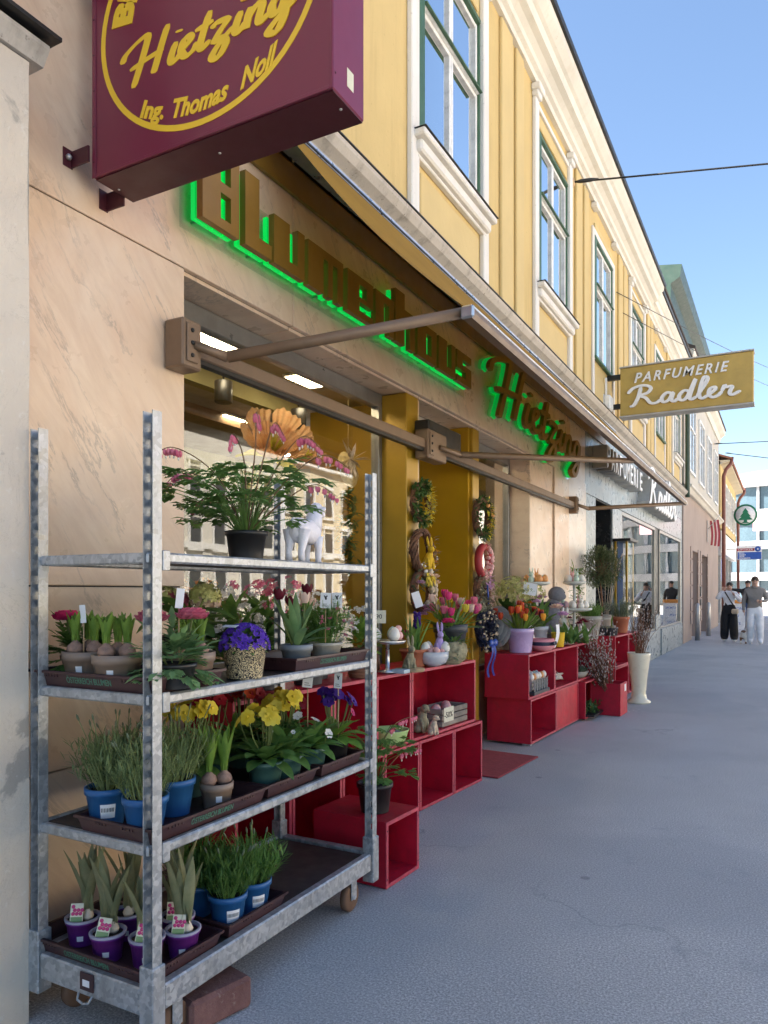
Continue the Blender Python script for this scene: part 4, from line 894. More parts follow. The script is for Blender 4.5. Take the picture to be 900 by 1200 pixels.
# ---- brown plastic trays
def tray(label, loc, along='X', txt=True, L=.56, W=.33, H=.052):
    t = thing('plant_tray', label, 'tray', loc, 0 if along == 'X' else R(90), 'brown plastic plant trays on the trolley')
    b = B(); a = .018; h = .003
    def ring(z0, z1, e0, e1, th):
        pts = lambda e, z: [(-L / 2 + e, -W / 2 + e, z), (L / 2 - e, -W / 2 + e, z), (L / 2 - e, W / 2 - e, z), (-L / 2 + e, W / 2 - e, z)]
        v_ = pts(e0, z0) + pts(e1, z1) + pts(e1 + th, z1) + pts(e0 + th, z0)
        f_ = [(k + 4 * r, (k + 1) % 4 + 4 * r, (k + 1) % 4 + 4 * ((r + 1) % 4), k + 4 * ((r + 1) % 4)) for r in range(4) for k in range(4)]
        b.add(v_, f_)
    ring(.0, H, a, .004, h); ring(H - .008, H, -.002, -.002, .012)
    b.box(-L / 2 + a, -W / 2 + a, .002, L / 2 - a, W / 2 - a, .006)
    b.build('tray_body', 'tray_brown', t)
    rb = B()
    for s_ in (-1, 1):
        for x0 in (-L * .36, L * .26):
            for k in range(5): rb.box(x0 + k * .014, s_ * (W / 2 - .009), H * .62, x0 + k * .014 + .007, s_ * (W / 2 - .0055), H * .86)
        for y0 in (-W * .25, W * .1):
            for k in range(4): rb.box(s_ * (L / 2 - .009), y0 + k * .014, H * .62, s_ * (L / 2 - .0055), y0 + k * .014 + .007, H * .86)
    o = rb.build('grip_ribs', 'tray_brown', t, kind='stuff')
    if txt:
        q = B(); sl_ = (a - .004) / H
        text(q, 'ÖSTERREICH BLUMEN', .028, lambda u, v, t_: (u, -(W / 2 - a + (.016 + v) * sl_) - t_, .016 + v), .0002, .0012, align='CENTER', wid=.2); q.build('lettering', 'tray_text', t)
    return t
tray('brown tray of bulb pots at the near end of the upper plant shelf', (.50, 1.76, 1.092))
tray('brown tray holding the tulip pot at the far end of the upper plant shelf', (.625, 2.60, 1.092), 'Y')
tray('brown tray under the blue lavender pots on the middle shelf', (.62, 1.87, .647), 'Y')
tray('brown tray in the middle of the middle shelf under yellow primroses', (.50, 2.325, .647))
tray('brown tray at the far end of the middle shelf under pansies', (.50, 2.68, .647))
tray('brown tray of violet pots on the trolley base', (.50, 1.75, .224))
tray('brown tray of blue pots in the centre of the trolley base', (.50, 2.11, .224))

# ================================================================== plants
def potmesh(h, rt, rb, rim=.012, riml=.18, n=20, rimr=1.06):
    return [(rb, 0), (rb * 1.0, .002), (rt * (1 - .02), h * (1 - riml)), (rt * rimr, h * (1 - riml) + .001), (rt * rimr + .001, h), (rt * .96, h), (rt * .93, h * .86), (.0001, h * .86)]
def potplant(name, label, cat, loc, potm, h, rt, rb, group=None, rz=0.0, n=20, sticker=None, rim=None, soil=True, rimr=1.06, stick_a=-35, rimh=.18):
    t = thing(name, label, cat, loc, rz, group)
    p = B().lathe(potmesh(h, rt, rb, rimr=rimr, riml=rimh), n=n).build('pot', potm, t)
    if soil: B().grid(lambda u, v: (rt * .93 * u * math.cos(v * 6.2832), rt * .93 * u * math.sin(v * 6.2832), h * .88 + .006 * noise.noise((u * 5 * math.cos(v * 6.28), u * 5 * math.sin(v * 6.28), 1)) + .004 * (1 - u)), 3, 14).build('soil', 'soil', t)
    if rim: B().lathe([(rt * rimr + .0015, h * .93), (rt * rimr + .003, h + .001), (rt * .95, h + .002), (rt * .94, h * .9)], n=n, capb=False).build('rim', rim, p)
    if sticker:
        a = R(stick_a) - rz; hw, z0, z1 = sticker
        q = B(); nn = 4
        rr = lambda z: rb + (rt * .98 - rb) * z / (h * (1 - rimh)) + .0012
        q.grid(lambda u, v: (rr(h * (z0 + v * (z1 - z0))) * math.cos(a + (u - .5) * hw / rt), rr(h * (z0 + v * (z1 - z0))) * math.sin(a + (u - .5) * hw / rt), h * (z0 + v * (z1 - z0))), 5, 1).build('price_label', 'paper', p)
        if hw > .03:
            q = B()
            for k in range(9): q.grid(lambda u, v, k=k: ((rr(h * (z0 + (.45 + v * .3) * (z1 - z0))) + .0008) * math.cos(a + ((k + .6 + u * .45) / 10 - .5) * hw / rt), (rr(h * (z0 + (.45 + v * .3) * (z1 - z0))) + .0008) * math.sin(a + ((k + .6 + u * .45) / 10 - .5) * hw / rt), h * (z0 + (.45 + v * .3) * (z1 - z0))), 1, 1)
            q.build('barcode', 'print_black', p, kind='stuff')
    return t
def stick_tag(t, p, h, w=.035, hh=.055, face='paper', rz=0.0, art='print_black', lean=(0, 0)):
    B().tube([p, (p[0] + lean[0], p[1] + lean[1], p[2] + h)], .0022, 6).build('tag_stick', 'stick_wood', t)
    x, y, z = p[0] + lean[0], p[1] + lean[1], p[2] + h
    M_ = Matrix.Translation((x, y, z)) @ Matrix.Rotation(rz, 4, 'Z') @ Matrix.Rotation(R(U(-8, 8)), 4, 'Y')
    c_ = B().box(-w / 2, -.0045, -hh * .25, w / 2, -.0035, hh * .75, M=M_).build('price_card', face, t)
    if art:
        q = B()
        for cx_, cz_, cr_ in ((0, .46, .12), (-.12, .54, .07), (.12, .54, .07), (.03, .36, .1)): q.lathe([(.0001, -.0001), (w * cr_, 0), (w * cr_, .0004 + cr_ * .001), (.0001, .0005 + cr_ * .001)], n=8, M=M_ @ Matrix.Translation((cx_ * w, -.0047, hh * cz_)) @ Matrix.Rotation(R(90), 4, 'X'))
        for k in range(2): q.box(-w * .3, -.0052, -hh * .12 + k * hh * .12, w * (.3 - .15 * k), -.0047, -hh * .09 + k * hh * .12, M=M_)
        q.build('card_print', art, c_)
def lavender_mesh(h, r, n, seed, spikes=0, m='leaf_lavender', open_=.55):
    random.seed(seed); b = B()
    for k in range(n):
        a = U(0, 6.283); rr = r * math.sqrt(U(0, 1)); p = Vector((rr * .5 * math.cos(a), rr * .5 * math.sin(a), 0))
        d = Vector((math.cos(a) * rr / r * open_ + U(-.15, .15), math.sin(a) * rr / r * open_ + U(-.15, .15), 1)).normalized()
        L = h * U(.55, 1.0); q = p
        b.blade(q, d, L, .0035, U(-.1, .35), 3, .4, .1)
        for j in range(10):
            s_ = U(.2, 1.0); pp = q + d * L * s_ * .97; dd = (rdir(-5, 60) * .8 + d * .7)
            b.blade(pp, dd, U(.018, .038), .0042, U(0, .5), 2, .25, .1)
    bl_ = B()
    for k in range(spikes):
        a = U(0, 6.283); d = Vector((math.cos(a) * U(.1, .6), math.sin(a) * U(.1, .6), 1)).normalized(); L = h * U(1.0, 1.3)
        b.tube([d * L * .3, d * L * .7 + Vector((0, 0, .004)), d * L], .0014, 4, False)
        bl_.tube([d * L, d * (L + .006), d * (L + .014), d * (L + .02)], [.0015, .0032, .003, .001], 6)
    return mk(b, 'foliage', m), (mk(bl_, 'flower_buds', 'leaf_grey') if spikes else None)
lav = [lavender_mesh(.17, .10, 120, 5, 9), lavender_mesh(.16, .10, 120, 6, 6), lavender_mesh(.18, .10, 130, 8, 10, 'leaf_fresh' if False else 'leaf_lavender')]
lavg = [lavender_mesh(.13, .085, 150, 15, 8, 'leaf_mid', .7), lavender_mesh(.14, .085, 150, 16, 8, 'leaf_mid', .7)]
def lavpot(label, loc, v, grp=lav, sc_=1.0, h=.12, rt=.066, rb=.05, potm='blue_plastic', group='blue pots of lavender on the trolley', stick=(.05, .25, .62), name='lavender_pot', sa=-40):
    t = potplant(name, label, 'potted plant', loc, potm, h, rt, rb, group, sticker=stick, n=22, stick_a=sa)
    f = place(grp[v][0], 'foliage', t, (0, 0, h * .86), U(0, 6), 'stuff'); f.scale = (sc_,) * 3
    if grp[v][1]: g = place(grp[v][1], 'flower_buds', t, (0, 0, h * .86), f.rotation_euler.z, 'stuff'); g.scale = (sc_,) * 3
    return t
MS = .655
lavpot('bushy lavender in a blue pot with white barcode label, nearest the marble wall', (.50, 1.68, MS), 0, sc_=1.15)
lavpot('lavender in a blue pot right behind the front trolley post', (.69, 1.66, MS), 1, sc_=1.1, stick=None)
lavpot('tall lavender in a blue pot beside the taupe bulb pot', (.615, 1.86, MS), 2, sc_=1.15, stick=None)
lavpot('lavender in a blue pot at the back of the middle shelf', (.40, 1.84, MS), 0, sc_=1.05, stick=None)
BS = .232
lavpot('green herb bush in a blue pot with label on the trolley base, nearer one', (.70, 2.03, BS), 0, lavg, 1.25, h=.115, rt=.065, sa=-30)
lavpot('green herb bush in a blue pot on the trolley base, further one', (.70, 2.17, BS), 1, lavg, 1.2, h=.115, rt=.065, sa=-30)
lavpot('green herb bush in a blue pot at the back of the trolley base', (.54, 2.05, BS), 1, lavg, 1.35, h=.115, rt=.065, stick=None)

def strap(t, name, p, d, L, w, bend, m, n=6, fold=.12, prof=None, tw=None):
    sv = None
    if tw is not None: sv = Vector((math.cos(tw), math.sin(tw), 0))
    return B().blade(p, d, L, w, bend, n, .05, fold, side=sv, prof=prof).build(name, m, t)
PTULIP = lambda t: max(.03, (math.sin(math.pi * (t * .86 + .12)) ** .8) * (1 - .35 * t))
PSTRAP = lambda t: (.55 + .45 * math.sin(math.pi * min(1, t * .8 + .2))) * (1 if t < .75 else max(.12, 1 - (t - .75) * 3.4))
def hyacinth(label, loc, nb=3, potm='taupe_plastic', h=.1, rt=.075, tall=.1, group='taupe pots of hyacinth bulbs', bud=True, sa=-60, yellow=False):
    t = potplant('hyacinth_pot', label, 'potted plant', loc, potm, h, rt, rt * .82, group, sticker=(.022, .3, .55), stick_a=sa, rimh=.3, rimr=1.04)
    a0 = U(0, 6)
    for k in range(nb):
        a = a0 + k * 6.283 / nb; r = rt * .48 if nb > 1 else 0; c = Vector((r * math.cos(a), r * math.sin(a), h * .93))
        bb = B().lathe([(.006, -.012), (.022, .0), (.028, .014), (.024, .028), (.012, .038), (.009, .045)], c=c, n=12, capb=True).build('bulb', 'bulb_skin', t)
        for j in range(7):
            b2 = a + j * .9; d = Vector((math.cos(b2) * .22, math.sin(b2) * .22, 1))
            strap(t, 'leaf', c + Vector((math.cos(b2) * .006, math.sin(b2) * .006, .036)), d, tall * U(.8, 1.1), .026, U(-.05, .25), 'leaf_fresh', 5, .3, PSTRAP)
        if bud:
            q = B()
            for j in range(22):
                z = tall * (.35 + .5 * j / 22); q.ball(c + Vector((.009 * math.cos(j * 2.4), .009 * math.sin(j * 2.4), .04 + z)), (.005, .005, .007), 5, 4)
            q.build('flower_bud', 'leaf_fresh' if not yellow else 'petal_yellow', t)
    return t
US = 1.10
random.seed(31)
t = hyacinth('taupe pot of budding hyacinths with wooden price stick, nearest the wall', (.355, 1.72, US))
stick_tag(t, (.01, -.02, .07), .14, .02, .06, rz=R(25), art=None)
hyacinth('taupe pot of budding hyacinths left of the front trolley post', (.545, 1.68, US), 3)
hyacinth('taupe pot of budding hyacinths right of the front trolley post', (.69, 1.86, US), 3, tall=.085)
t = hyacinth('taupe pot with two sprouting bulbs beside the blue lavender pots', (.685, 1.99, MS), 2, tall=.17, bud=False, h=.085, rt=.055, sa=-40)

def ball_flower(b, c, r, n=26, layers=4, m=None, open_=1.0):
    """ranunculus-like head: layered cupped petals"""
    for L_ in range(layers):
        f = 1 - L_ / layers * .75; k = max(5, int(n / layers * f * 1.2))
        for j in range(k):
            a = 6.283 * j / k + L_ * .7; el = R(-6 + 95 * L_ / layers); d = Vector((math.cos(a) * math.cos(el), math.sin(a) * math.cos(el), math.sin(el)))
            s_ = Vector((-math.sin(a), math.cos(a), 0))
            b.blade(Vector(c) + d * r * .25, d + Vector((0, 0, .2)), r * .8 * f, r * .7 * f + r * .22, -.55, 3, .3, .16, side=s_, prof=lambda t: math.sin(math.pi * (.15 + t * .7)))
def fern_leaf(b, p, d, L, w, n=3):
    """lobed leaf: a midrib with toothed lobes on both sides"""
    d = Vector(d).normalized(); s_ = d.cross(Vector((0, 0, 1)));  s_ = s_.normalized() if s_.length > .01 else Vector((1, 0, 0)); p = Vector(p)
    for j in range(n + 1):
        q = p + d * L * (.25 + .6 * j / (n + 1)) - Vector((0, 0, L * .12 * (j / n) ** 2))
        for sg_ in (-1, 1): b.blade(q, s_ * sg_ * .8 + d * .75, w * (1 - .45 * j / n), w * .55, .25, 2, .1, .15, prof=lambda t: (.35, 1.0, .05)[min(2, int(t * 2 + .01))])
    b.blade(p + d * L * .55, d, L * .5, w * .6, .3, 2, .1, .15, prof=lambda t: (.4, 1.0, .05)[min(2, int(t * 2 + .01))])
    b.blade(p, d, L * .6, .003, .1, 2, .9, 0)
def ranunculus(label, loc, m, heads, seed, fol='leaf_blue', spread=.11, h=.062):
    random.seed(seed); t = potplant('ranunculus_pot', label, 'potted plant', loc, 'black_plastic', h, .055, .045); t.scale = (1.25,) * 3
    b = B()
    for k in range(60):
        a = U(0, 6.28); el = R(U(-35, 70)); d = Vector((math.cos(a) * math.cos(el), math.sin(a) * math.cos(el), math.sin(el)))
        p = Vector((0, 0, h * .9)) + d * U(.02, .05); fern_leaf(b, p, d, U(.06, spread), U(.026, .04))
    b.build('foliage', fol, t, kind='stuff')
    for (x, y, z, r) in heads:
        B().tube([(x * .3, y * .3, h * .9), (x * .8, y * .8, z * .6), (x, y, z)], .003, 6).build('stem', 'stem_green', t)
        q = B(); ball_flower(q, (x, y, z), r, 54, 5); q.build('flower', m, t)
    return t
ranunculus('ranunculus with one crimson-pink bloom in the tray corner by the wall', (.25, 1.79, US), 'petal_hotpink', [(-.0, -.05, .165, .04)], 41, 'leaf_mid')
t = ranunculus('ranunculus with two pink blooms spilling pale leaves over the tray edge', (.745, 1.72, US), 'petal_pink', [(-.035, -.035, .17, .042), (.03, .035, .175, .042)], 42, 'leaf_blue', .12)
stick_tag(t, (.0, .02, .07), .14, .02, .05, rz=R(60), art=None)
# hydrangea behind
def florets(b, c, R_, n, s, zs=.7):
    for k in range(n):
        d = rdir(-25, 90); p = Vector(c) + Vector((d.x * R_, d.y * R_, d.z * R_ * zs)); s0 = d.orthogonal().normalized(); s1 = d.cross(s0); a0 = U(0, 1.5)
        for j in range(4):
            a = a0 + j * 1.571; e = s0 * math.cos(a) + s1 * math.sin(a); f = d.cross(e)
            b.add([p, p + e * s * .6 + f * s * .42 + d * s * .1, p + e * s + d * s * .2, p + e * s * .6 - f * s * .42 + d * s * .1], [(0, 1, 2, 3)])
def broad_leaf(t, p, d, L, w, bend=.4, m='leaf_mid', name='leaf'):
    return B().blade(p, d, L, w, bend, 6, .06, .14, prof=lambda q: max(.05, math.sin(math.pi * min(1, q * .92 + .06)) ** .8)).build(name, m, t)
def hydrangea(label, loc, heads, seed, potm='black_plastic', h=.12, rt=.075, leaves=14, ll=.13, fm='leaf_mid'):
    random.seed(seed); t = potplant('hydrangea_pot', label, 'potted plant', loc, potm, h, rt, rt * .8); t.scale = (1.1,) * 3
    for k in range(leaves):
        a = k * 2.4; el = R(U(-5, 45)); d = Vector((math.cos(a) * math.cos(el), math.sin(a) * math.cos(el), math.sin(el)))
        broad_leaf(t, Vector((0, 0, h + U(0, .08))) + d * .02, d, ll * U(.8, 1.2), ll * .55, U(.3, .9), fm)
    for (x, y, z, r, m) in heads:
        B().tube([(x * .2, y * .2, h * .9), (x, y, z)], .004, 6).build('stem', 'stem_green', t)
        q = B(); florets(q, (x, y, z), r, 70, .017); q.build('flower_head', m, t)
    return t
hydrangea('hydrangea with lime-pink flower heads and broad leaves at the back of the shelf', (.40, 2.12, US), [(-.03, -.05, .25, .05, 'petal_lime'), (.08, .03, .26, .05, 'petal_lime'), (.02, .1, .24, .05, 'petal_blush'), (-.08, .05, .24, .045, 'petal_pink')], 51, ll=.15)
# violet bellflower in brocade pot
random.seed(55)
t = potplant('bellflower_pot', 'violet bellflower dome in a black and gold brocade pot', 'potted plant', (.735, 2.08, 1.095), 'brocade_pot', .125, .078, .062, rimr=1.0, n=28)
q = B()
for k in range(190):
    d = rdir(0, 90); p = Vector((d.x * .088, d.y * .088, .105 + d.z * .085)); s0 = d.orthogonal().normalized(); s1 = d.cross(s0); a0 = U(0, 1.2); s = U(.011, .015)
    for j in range(5):
        a = a0 + j * 1.2566; e = s0 * math.cos(a) + s1 * math.sin(a); f = d.cross(e); q.add([p - d * .006, p + e * s * .6 + f * s * .35, p + e * s * 1.1 + d * s * .3, p + e * s * .6 - f * s * .35], [(0, 1, 2, 3)])
q.build('flowers', 'petal_violet', t, kind='stuff')
q = B()
for k in range(130): d = rdir(-10, 80); q.blade(Vector((d.x * .06, d.y * .06, .105 + d.z * .06)), d, .03, .018, .3, 2)
q.build('foliage', 'leaf_mid', t, kind='stuff')
B().box(-.03, -.02, .2, .03, .0, .201, M=Matrix.Rotation(R(20), 4, 'X')).build('plant_tag', 'paper', t)
# tulips
def tulip_head(c, r, h, m, t, open_=.25):
    q = B()
    for k in range(6):
        a = k * 1.0472 + (.0 if k % 2 else .1); d = Vector((math.cos(a) * open_, math.sin(a) * open_, 1)); s_ = Vector((-math.sin(a), math.cos(a), 0))
        rr = r * (1.0 if k % 2 else .88); b0 = Vector(c) + Vector((math.cos(a), math.sin(a), 0)) * rr * .25
        vs = []; n_ = 5; fs = []
        for i in range(n_ + 1):
            tt = i / n_; z = h * tt; rad = rr * (.25 + .75 * math.sin(math.pi * min(1, tt * .62 + .08)) ** .8 * (1 + open_ * tt)); w = 1.15 * rr * max(.06, math.sin(math.pi * (tt * .84 + .12)) ** .7)
            o_ = Vector((math.cos(a), math.sin(a), 0)); cc = Vector(c) + o_ * rad + Vector((0, 0, z))
            vs += [cc - s_ * w * .55 - o_ * w * .22, cc, cc + s_ * w * .55 - o_ * w * .22]
        for i in range(n_): fs += [(3 * i, 3 * i + 1, 3 * i + 4, 3 * i + 3), (3 * i + 1, 3 * i + 2, 3 * i + 5, 3 * i + 4)]
        q.add(vs, fs, True)
    return q.build('flower', m, t)
random.seed(61)
t = potplant('tulip_pot', 'grey pot of long-leaved tulips, one dark red and one blush, in the far tray', 'potted plant', (.67, 2.49, US), 'grey_plastic', .085, .062, .05, rimh=.3)
for (x, y, z, m) in ((-.03, -.075, .27, 'petal_darkred'), (.02, .03, .255, 'petal_blush'), (-.03, .12, .29, 'petal_darkred'), (-.08, .07, .24, 'petal_darkred')):
    B().tube([(x * .2, y * .2, .07), (x * .7, y * .7, z * .6), (x, y, z)], [.004, .004, .003], 7).build('stem', 'stem_green', t); tulip_head((x, y, z - .003), .024, .045, m, t, .2)
for k, (a, e, L, bd_) in enumerate(((-105, 62, .27, .15), (-80, 72, .24, .1), (-40, 50, .22, .9), (60, 45, .26, .9), (85, 65, .25, .35), (30, 70, .2, .2), (120, 60, .24, .3), (-140, 55, .22, .5), (75, 25, .2, .5), (-60, 80, .26, .05))):
    d = Vector((math.cos(R(a)) * math.cos(R(e)), math.sin(R(a)) * math.cos(R(e)), math.sin(R(e)))); strap(t, 'leaf', d * .01 + Vector((0, 0, .07)), d, L * .85, .048, bd_, 'leaf_blue', 8, .18, PTULIP)
# butterfly flower
random.seed(66)
t = potplant('butterfly_flower_pot', 'bushy butterfly flower with pink blooms and two printed cards beside the far post', 'potted plant', (.67, 2.71, US), 'cement', .08, .068, .055)
q = B()
for k in range(170):
    a = U(0, 6.28); rr = U(0, .1); d = Vector((math.cos(a) * rr * 5, math.sin(a) * rr * 5, 1)).normalized(); L = U(.1, .22); p0 = Vector((math.cos(a) * rr * .5, math.sin(a) * rr * .5, .07)); q.blade(p0, d, L, .003, .2, 3, .5)
    for j in range(4): q.blade(p0 + d * L * U(.3, .95), d * .5 + rdir(-10, 50), U(.025, .05), .008, .4, 2)
q.build('foliage', 'leaf_mid', t, kind='stuff')
q = B()
for k in range(26):
    d = rdir(5, 80); p = Vector((d.x * .12, d.y * .12, .1 + d.z * .14))
    for j in range(5): q.blade(p, d + rdir(-80, 80) * .8, .016, .012, .4, 2)
q.build('flowers', 'petal_pink', t, kind='stuff')
stick_tag(t, (.03, -.05, .08), .165, .045, .065, rz=R(30)); stick_tag(t, (.05, .01, .08), .165, .045, .065, rz=R(30))
# bleeding heart
def heart(b, bw, p, s):
    p = Vector(p)
    for sg_ in (-1, 1):
        b.ball(p + Vector((0, sg_ * s * .32, -s * .45)), (s * .26, s * .34, s * .5), 7, 5)
    b.ball(p + Vector((0, 0, -s * .75)), (s * .2, s * .2, s * .35), 6, 4)
    bw.tube([p - Vector((0, 0, s * .95)), p - Vector((0, 0, s * 1.3)), p - Vector((0, 0, s * 1.5))], [s * .12, s * .13, .0005], 6)
def bleeding_heart(label, loc, sprays, potm, h, rt, seed, nl=30, spread=.2, ht=.3, wild=1.0, lobes=.045):
    random.seed(seed); t = potplant('bleeding_heart_pot', label, 'potted plant', loc, potm, h, rt, rt * .82, rimh=.15)
    fo = B()
    for k in range(nl):
        a = U(0, 6.28); r = spread * math.sqrt(U(.02, 1)); tip = Vector((r * math.cos(a), r * math.sin(a), h + ht * U(.15, 1.0) * (1 - .35 * r / spread)))
        fo.tube([(tip.x * .1, tip.y * .1, h * .9), (tip.x * .45, tip.y * .45, h + (tip.z - h) * .7), tip], [.003, .0022, .0015], 4, False)
        for j in range(3):
            d = Vector((math.cos(a + (j - 1) * .9), math.sin(a + (j - 1) * .9), U(-.3, .35))); fern_leaf(fo, tip, d, U(1.1, 1.7) * lobes, lobes * U(.55, .85), 2)
    fo.build('foliage', 'leaf_bleed', t, kind='stuff')
    for pts, n_, s_ in sprays:
        c = crom([(0, 0, h * .9)] + list(pts), 8); sp = B().tube(c, [.0035 * (1 - .6 * k / len(c)) for k in range(len(c))], 5, False).build('flower_stem', 'stem_red', t)
        b, bw = B(), B()
        for k in range(n_):
            p = c[int(len(c) * (.62 + .37 * k / max(1, n_ - 1))) if n_ > 1 else -1]; heart(b, bw, p - Vector((0, 0, .006)), s_ * (1 - .35 * k / n_))
        b.build('blossoms', 'petal_pink', sp, kind='stuff'); bw.build('blossom_tips', 'petal_white', sp, kind='stuff')
    return t
def spr(du, dh, n_, s_, w=.5): return ([(.35 * du * .88 + .02, .35 * du * .476, .11 + dh * .72), (.75 * du * .88, .75 * du * .476, .11 + dh + .025), (du * .88, du * .476, .11 + dh - .02)], n_, s_)
bleeding_heart('black pot of bleeding heart with arching pink sprays on the top shelf', (.645, 2.20, 1.514),
    [spr(-.36, .29, 9, .027), spr(-.3, .2, 8, .025), spr(-.2, .1, 5, .022), spr(-.06, .34, 7, .025), spr(.05, .42, 8, .027), spr(.14, .38, 6, .026), spr(.28, .33, 8, .027), spr(.38, .26, 7, .026), spr(.34, .15, 6, .024)], 'black_plastic', .11, .075, 71, 62, .27, .34, lobes=.062)
# lamb figure
lm = thing('lamb_figure', 'white textured lamb figure standing on the top trolley shelf', 'figurine', (.70, 2.50, 1.513), R(8)); lm.scale = (.88,) * 3
q = B(); Mb = Matrix.Rotation(R(0), 4, 'X')
q.lathe([(.001, -.11), (.035, -.105), (.056, -.085), (.06, -.05), (.055, 0), (.056, .04), (.06, .07), (.05, .1), (.03, .115), (.001, .12)], n=18, M=Matrix.Translation((0, 0, .15)) @ Matrix.Rotation(R(-90), 4, 'X') @ Matrix.Scale(.82, 4, (1, 0, 0)), capb=False)
q.tube([(0, .075, .165), (0, .1, .205), (0, .112, .235), (0, .118, .25)], [.05, .042, .036, .03], 12)
q.ball((0, .13, .262), (.032, .042, .034), 12, 9); q.tube([(0, .15, .26), (0, .185, .245), (0, .2, .24)], [.026, .02, .012], 10)
for sx_ in (-1, 1):
    q.tube([(sx_ * .03, .085, .13), (sx_ * .03, .09, .07), (sx_ * .03, .088, .02), (sx_ * .03, .092, .0)], [.026, .017, .014, .017], 9); q.tube([(sx_ * .032, -.075, .15), (sx_ * .033, -.08, .085), (sx_ * .032, -.092, .05), (sx_ * .032, -.085, .0)], [.036, .02, .015, .017], 9)
    q.ball((sx_ * .036, .118, .262), (.02, .01, .012), 8, 6)
q.ball((0, -.105, .175), (.014, .018, .032), 8, 7); q.build('body', 'white_china', lm)
for sx_ in (-1, 1): B().ball((sx_ * .026, .152, .27), .0045, 6, 5).build('eye', 'print_black', lm)

# ---- primroses, daisies, pansies on the middle shelf
def rosette(label, loc, potm, fl, seed, fm='leaf_mid', n=24, L=.13, h=.085, rt=.055, name='primrose_pot', fw=.05, group=None, tilt=(10, 60)):
    random.seed(seed); t = potplant(name, label, 'potted plant', loc, potm, h, rt, rt * .8, group); t.scale = (1.22,) * 3
    for k in range(n):
        a = k * 2.4 + U(-.2, .2); el = R(tilt[0] + (tilt[1] - tilt[0]) * k / n); d = Vector((math.cos(a) * math.cos(el), math.sin(a) * math.cos(el), math.sin(el)))
        broad_leaf(t, Vector((0, 0, h * .95)) + d * .012, d, L * U(.75, 1.1), fw * U(.8, 1.1), U(.5, 1.0), fm)
    for m, heads, r in fl:
        for (x, y, z) in heads:
            B().tube([(0, 0, h * .9), (x * .7, y * .7, z * .7), (x, y, z)], .002, 5, False).build('stem', 'stem_green', t)
            q = B(); up = Vector((x * 2 + .05 + U(-.03, .03), y * 2 - .05 + U(-.03, .03), .085)).normalized(); s0 = up.orthogonal().normalized(); s1 = up.cross(s0)
            for j in range(6):
                a = j * 1.0472; e = s0 * math.cos(a) + s1 * math.sin(a); f = up.cross(e); p = Vector((x, y, z)); q.add([p - up * .003, p + e * r * .6 + f * r * .5 + up * r * .2, p + e * r * 1.0 + f * r * .18 + up * r * .12, p + e * r * 1.0 - f * r * .18 + up * r * .12, p + e * r * .6 - f * r * .5 + up * r * .2], [(0, 1, 2, 3, 4)], True)
            q.ball(Vector((x, y, z)) + up * r * .15, r * .22, 5, 3); q.build('flower', m, t)
    return t
def heads(n, r, z, dz=.03, seed=1, cx=0, cy=0):
    random.seed(seed); return [(cx + r * math.sqrt(U(0, 1)) * math.cos(a), cy + r * math.sqrt(U(0, 1)) * math.sin(a), z + U(-dz, dz)) for a in [U(0, 6.28) for _ in range(n)]]
PG = 'primroses on the middle trolley shelf'
rosette('yellow primrose behind the sprouting taupe bulb pot', (.50, 2.06, MS), 'teal_plastic', [('petal_yellow', heads(16, .075, .25, .02, 3), .025)], 81, group=PG)
rosette('yellow primrose in the centre of the middle shelf', (.68, 2.27, MS), 'teal_plastic', [('petal_yellow', heads(16, .08, .215, .02, 4, -.03, .0), .025)], 82, group=PG, n=20)
rosette('yellow primrose behind the white daisies', (.55, 2.55, MS), 'teal_plastic', [('petal_yellow', heads(13, .07, .235, .02, 5), .024)], 83, group=PG)
rosette('dark red primrose at the back of the middle shelf, nearer one', (.40, 2.30, MS), 'teal_plastic', [('petal_crimson', heads(16, .085, .25, .025, 6), .024)], 84, group=PG)
rosette('dark red and orange primrose at the back of the middle shelf', (.38, 2.5, MS), 'teal_plastic', [('petal_crimson', heads(13, .085, .25, .03, 7), .024), ('petal_red', heads(6, .07, .26, .02, 8), .023)], 85, group=PG)
rosette('crimson primrose at the back of the middle shelf, beside the far post', (.45, 2.72, MS), 'teal_plastic', [('petal_crimson', heads(11, .085, .22, .03, 9), .023), ('petal_orange', heads(3, .05, .23, .02, 10), .017)], 86, group=PG)
rosette('white daisy plant with glossy leaves in a teal pot, nearer one', (.69, 2.385, MS), 'teal_plastic', [('petal_white', heads(5, .08, .15, .02, 11), .008)], 87, 'leaf_mid', 24, .125, fw=.044, name='daisy_pot', tilt=(5, 70))
rosette('white daisy plant with one open white bloom, further one', (.69, 2.56, MS), 'teal_plastic', [('petal_white', [(.06, .02, .13), (-.03, -.03, .19), (.0, .03, .17)], .018)], 88, 'leaf_mid', 22, .12, fw=.044, name='daisy_pot', tilt=(5, 70))
t = rosette('indigo primrose in a black pot with printed cards beside the far post', (.69, 2.74, MS), 'black_plastic', [('petal_indigo', heads(13, .065, .235, .02, 12, 0, .03), .023), ('petal_hotpink', [(.06, .03, .18)], .016)], 89, 'leaf_fresh', 16, .13, fw=.05)
stick_tag(t, (-.05, -.09, .07), .22, .035, .06, rz=R(30)); stick_tag(t, (.02, .0, .07), .21, .03, .055, rz=R(10))
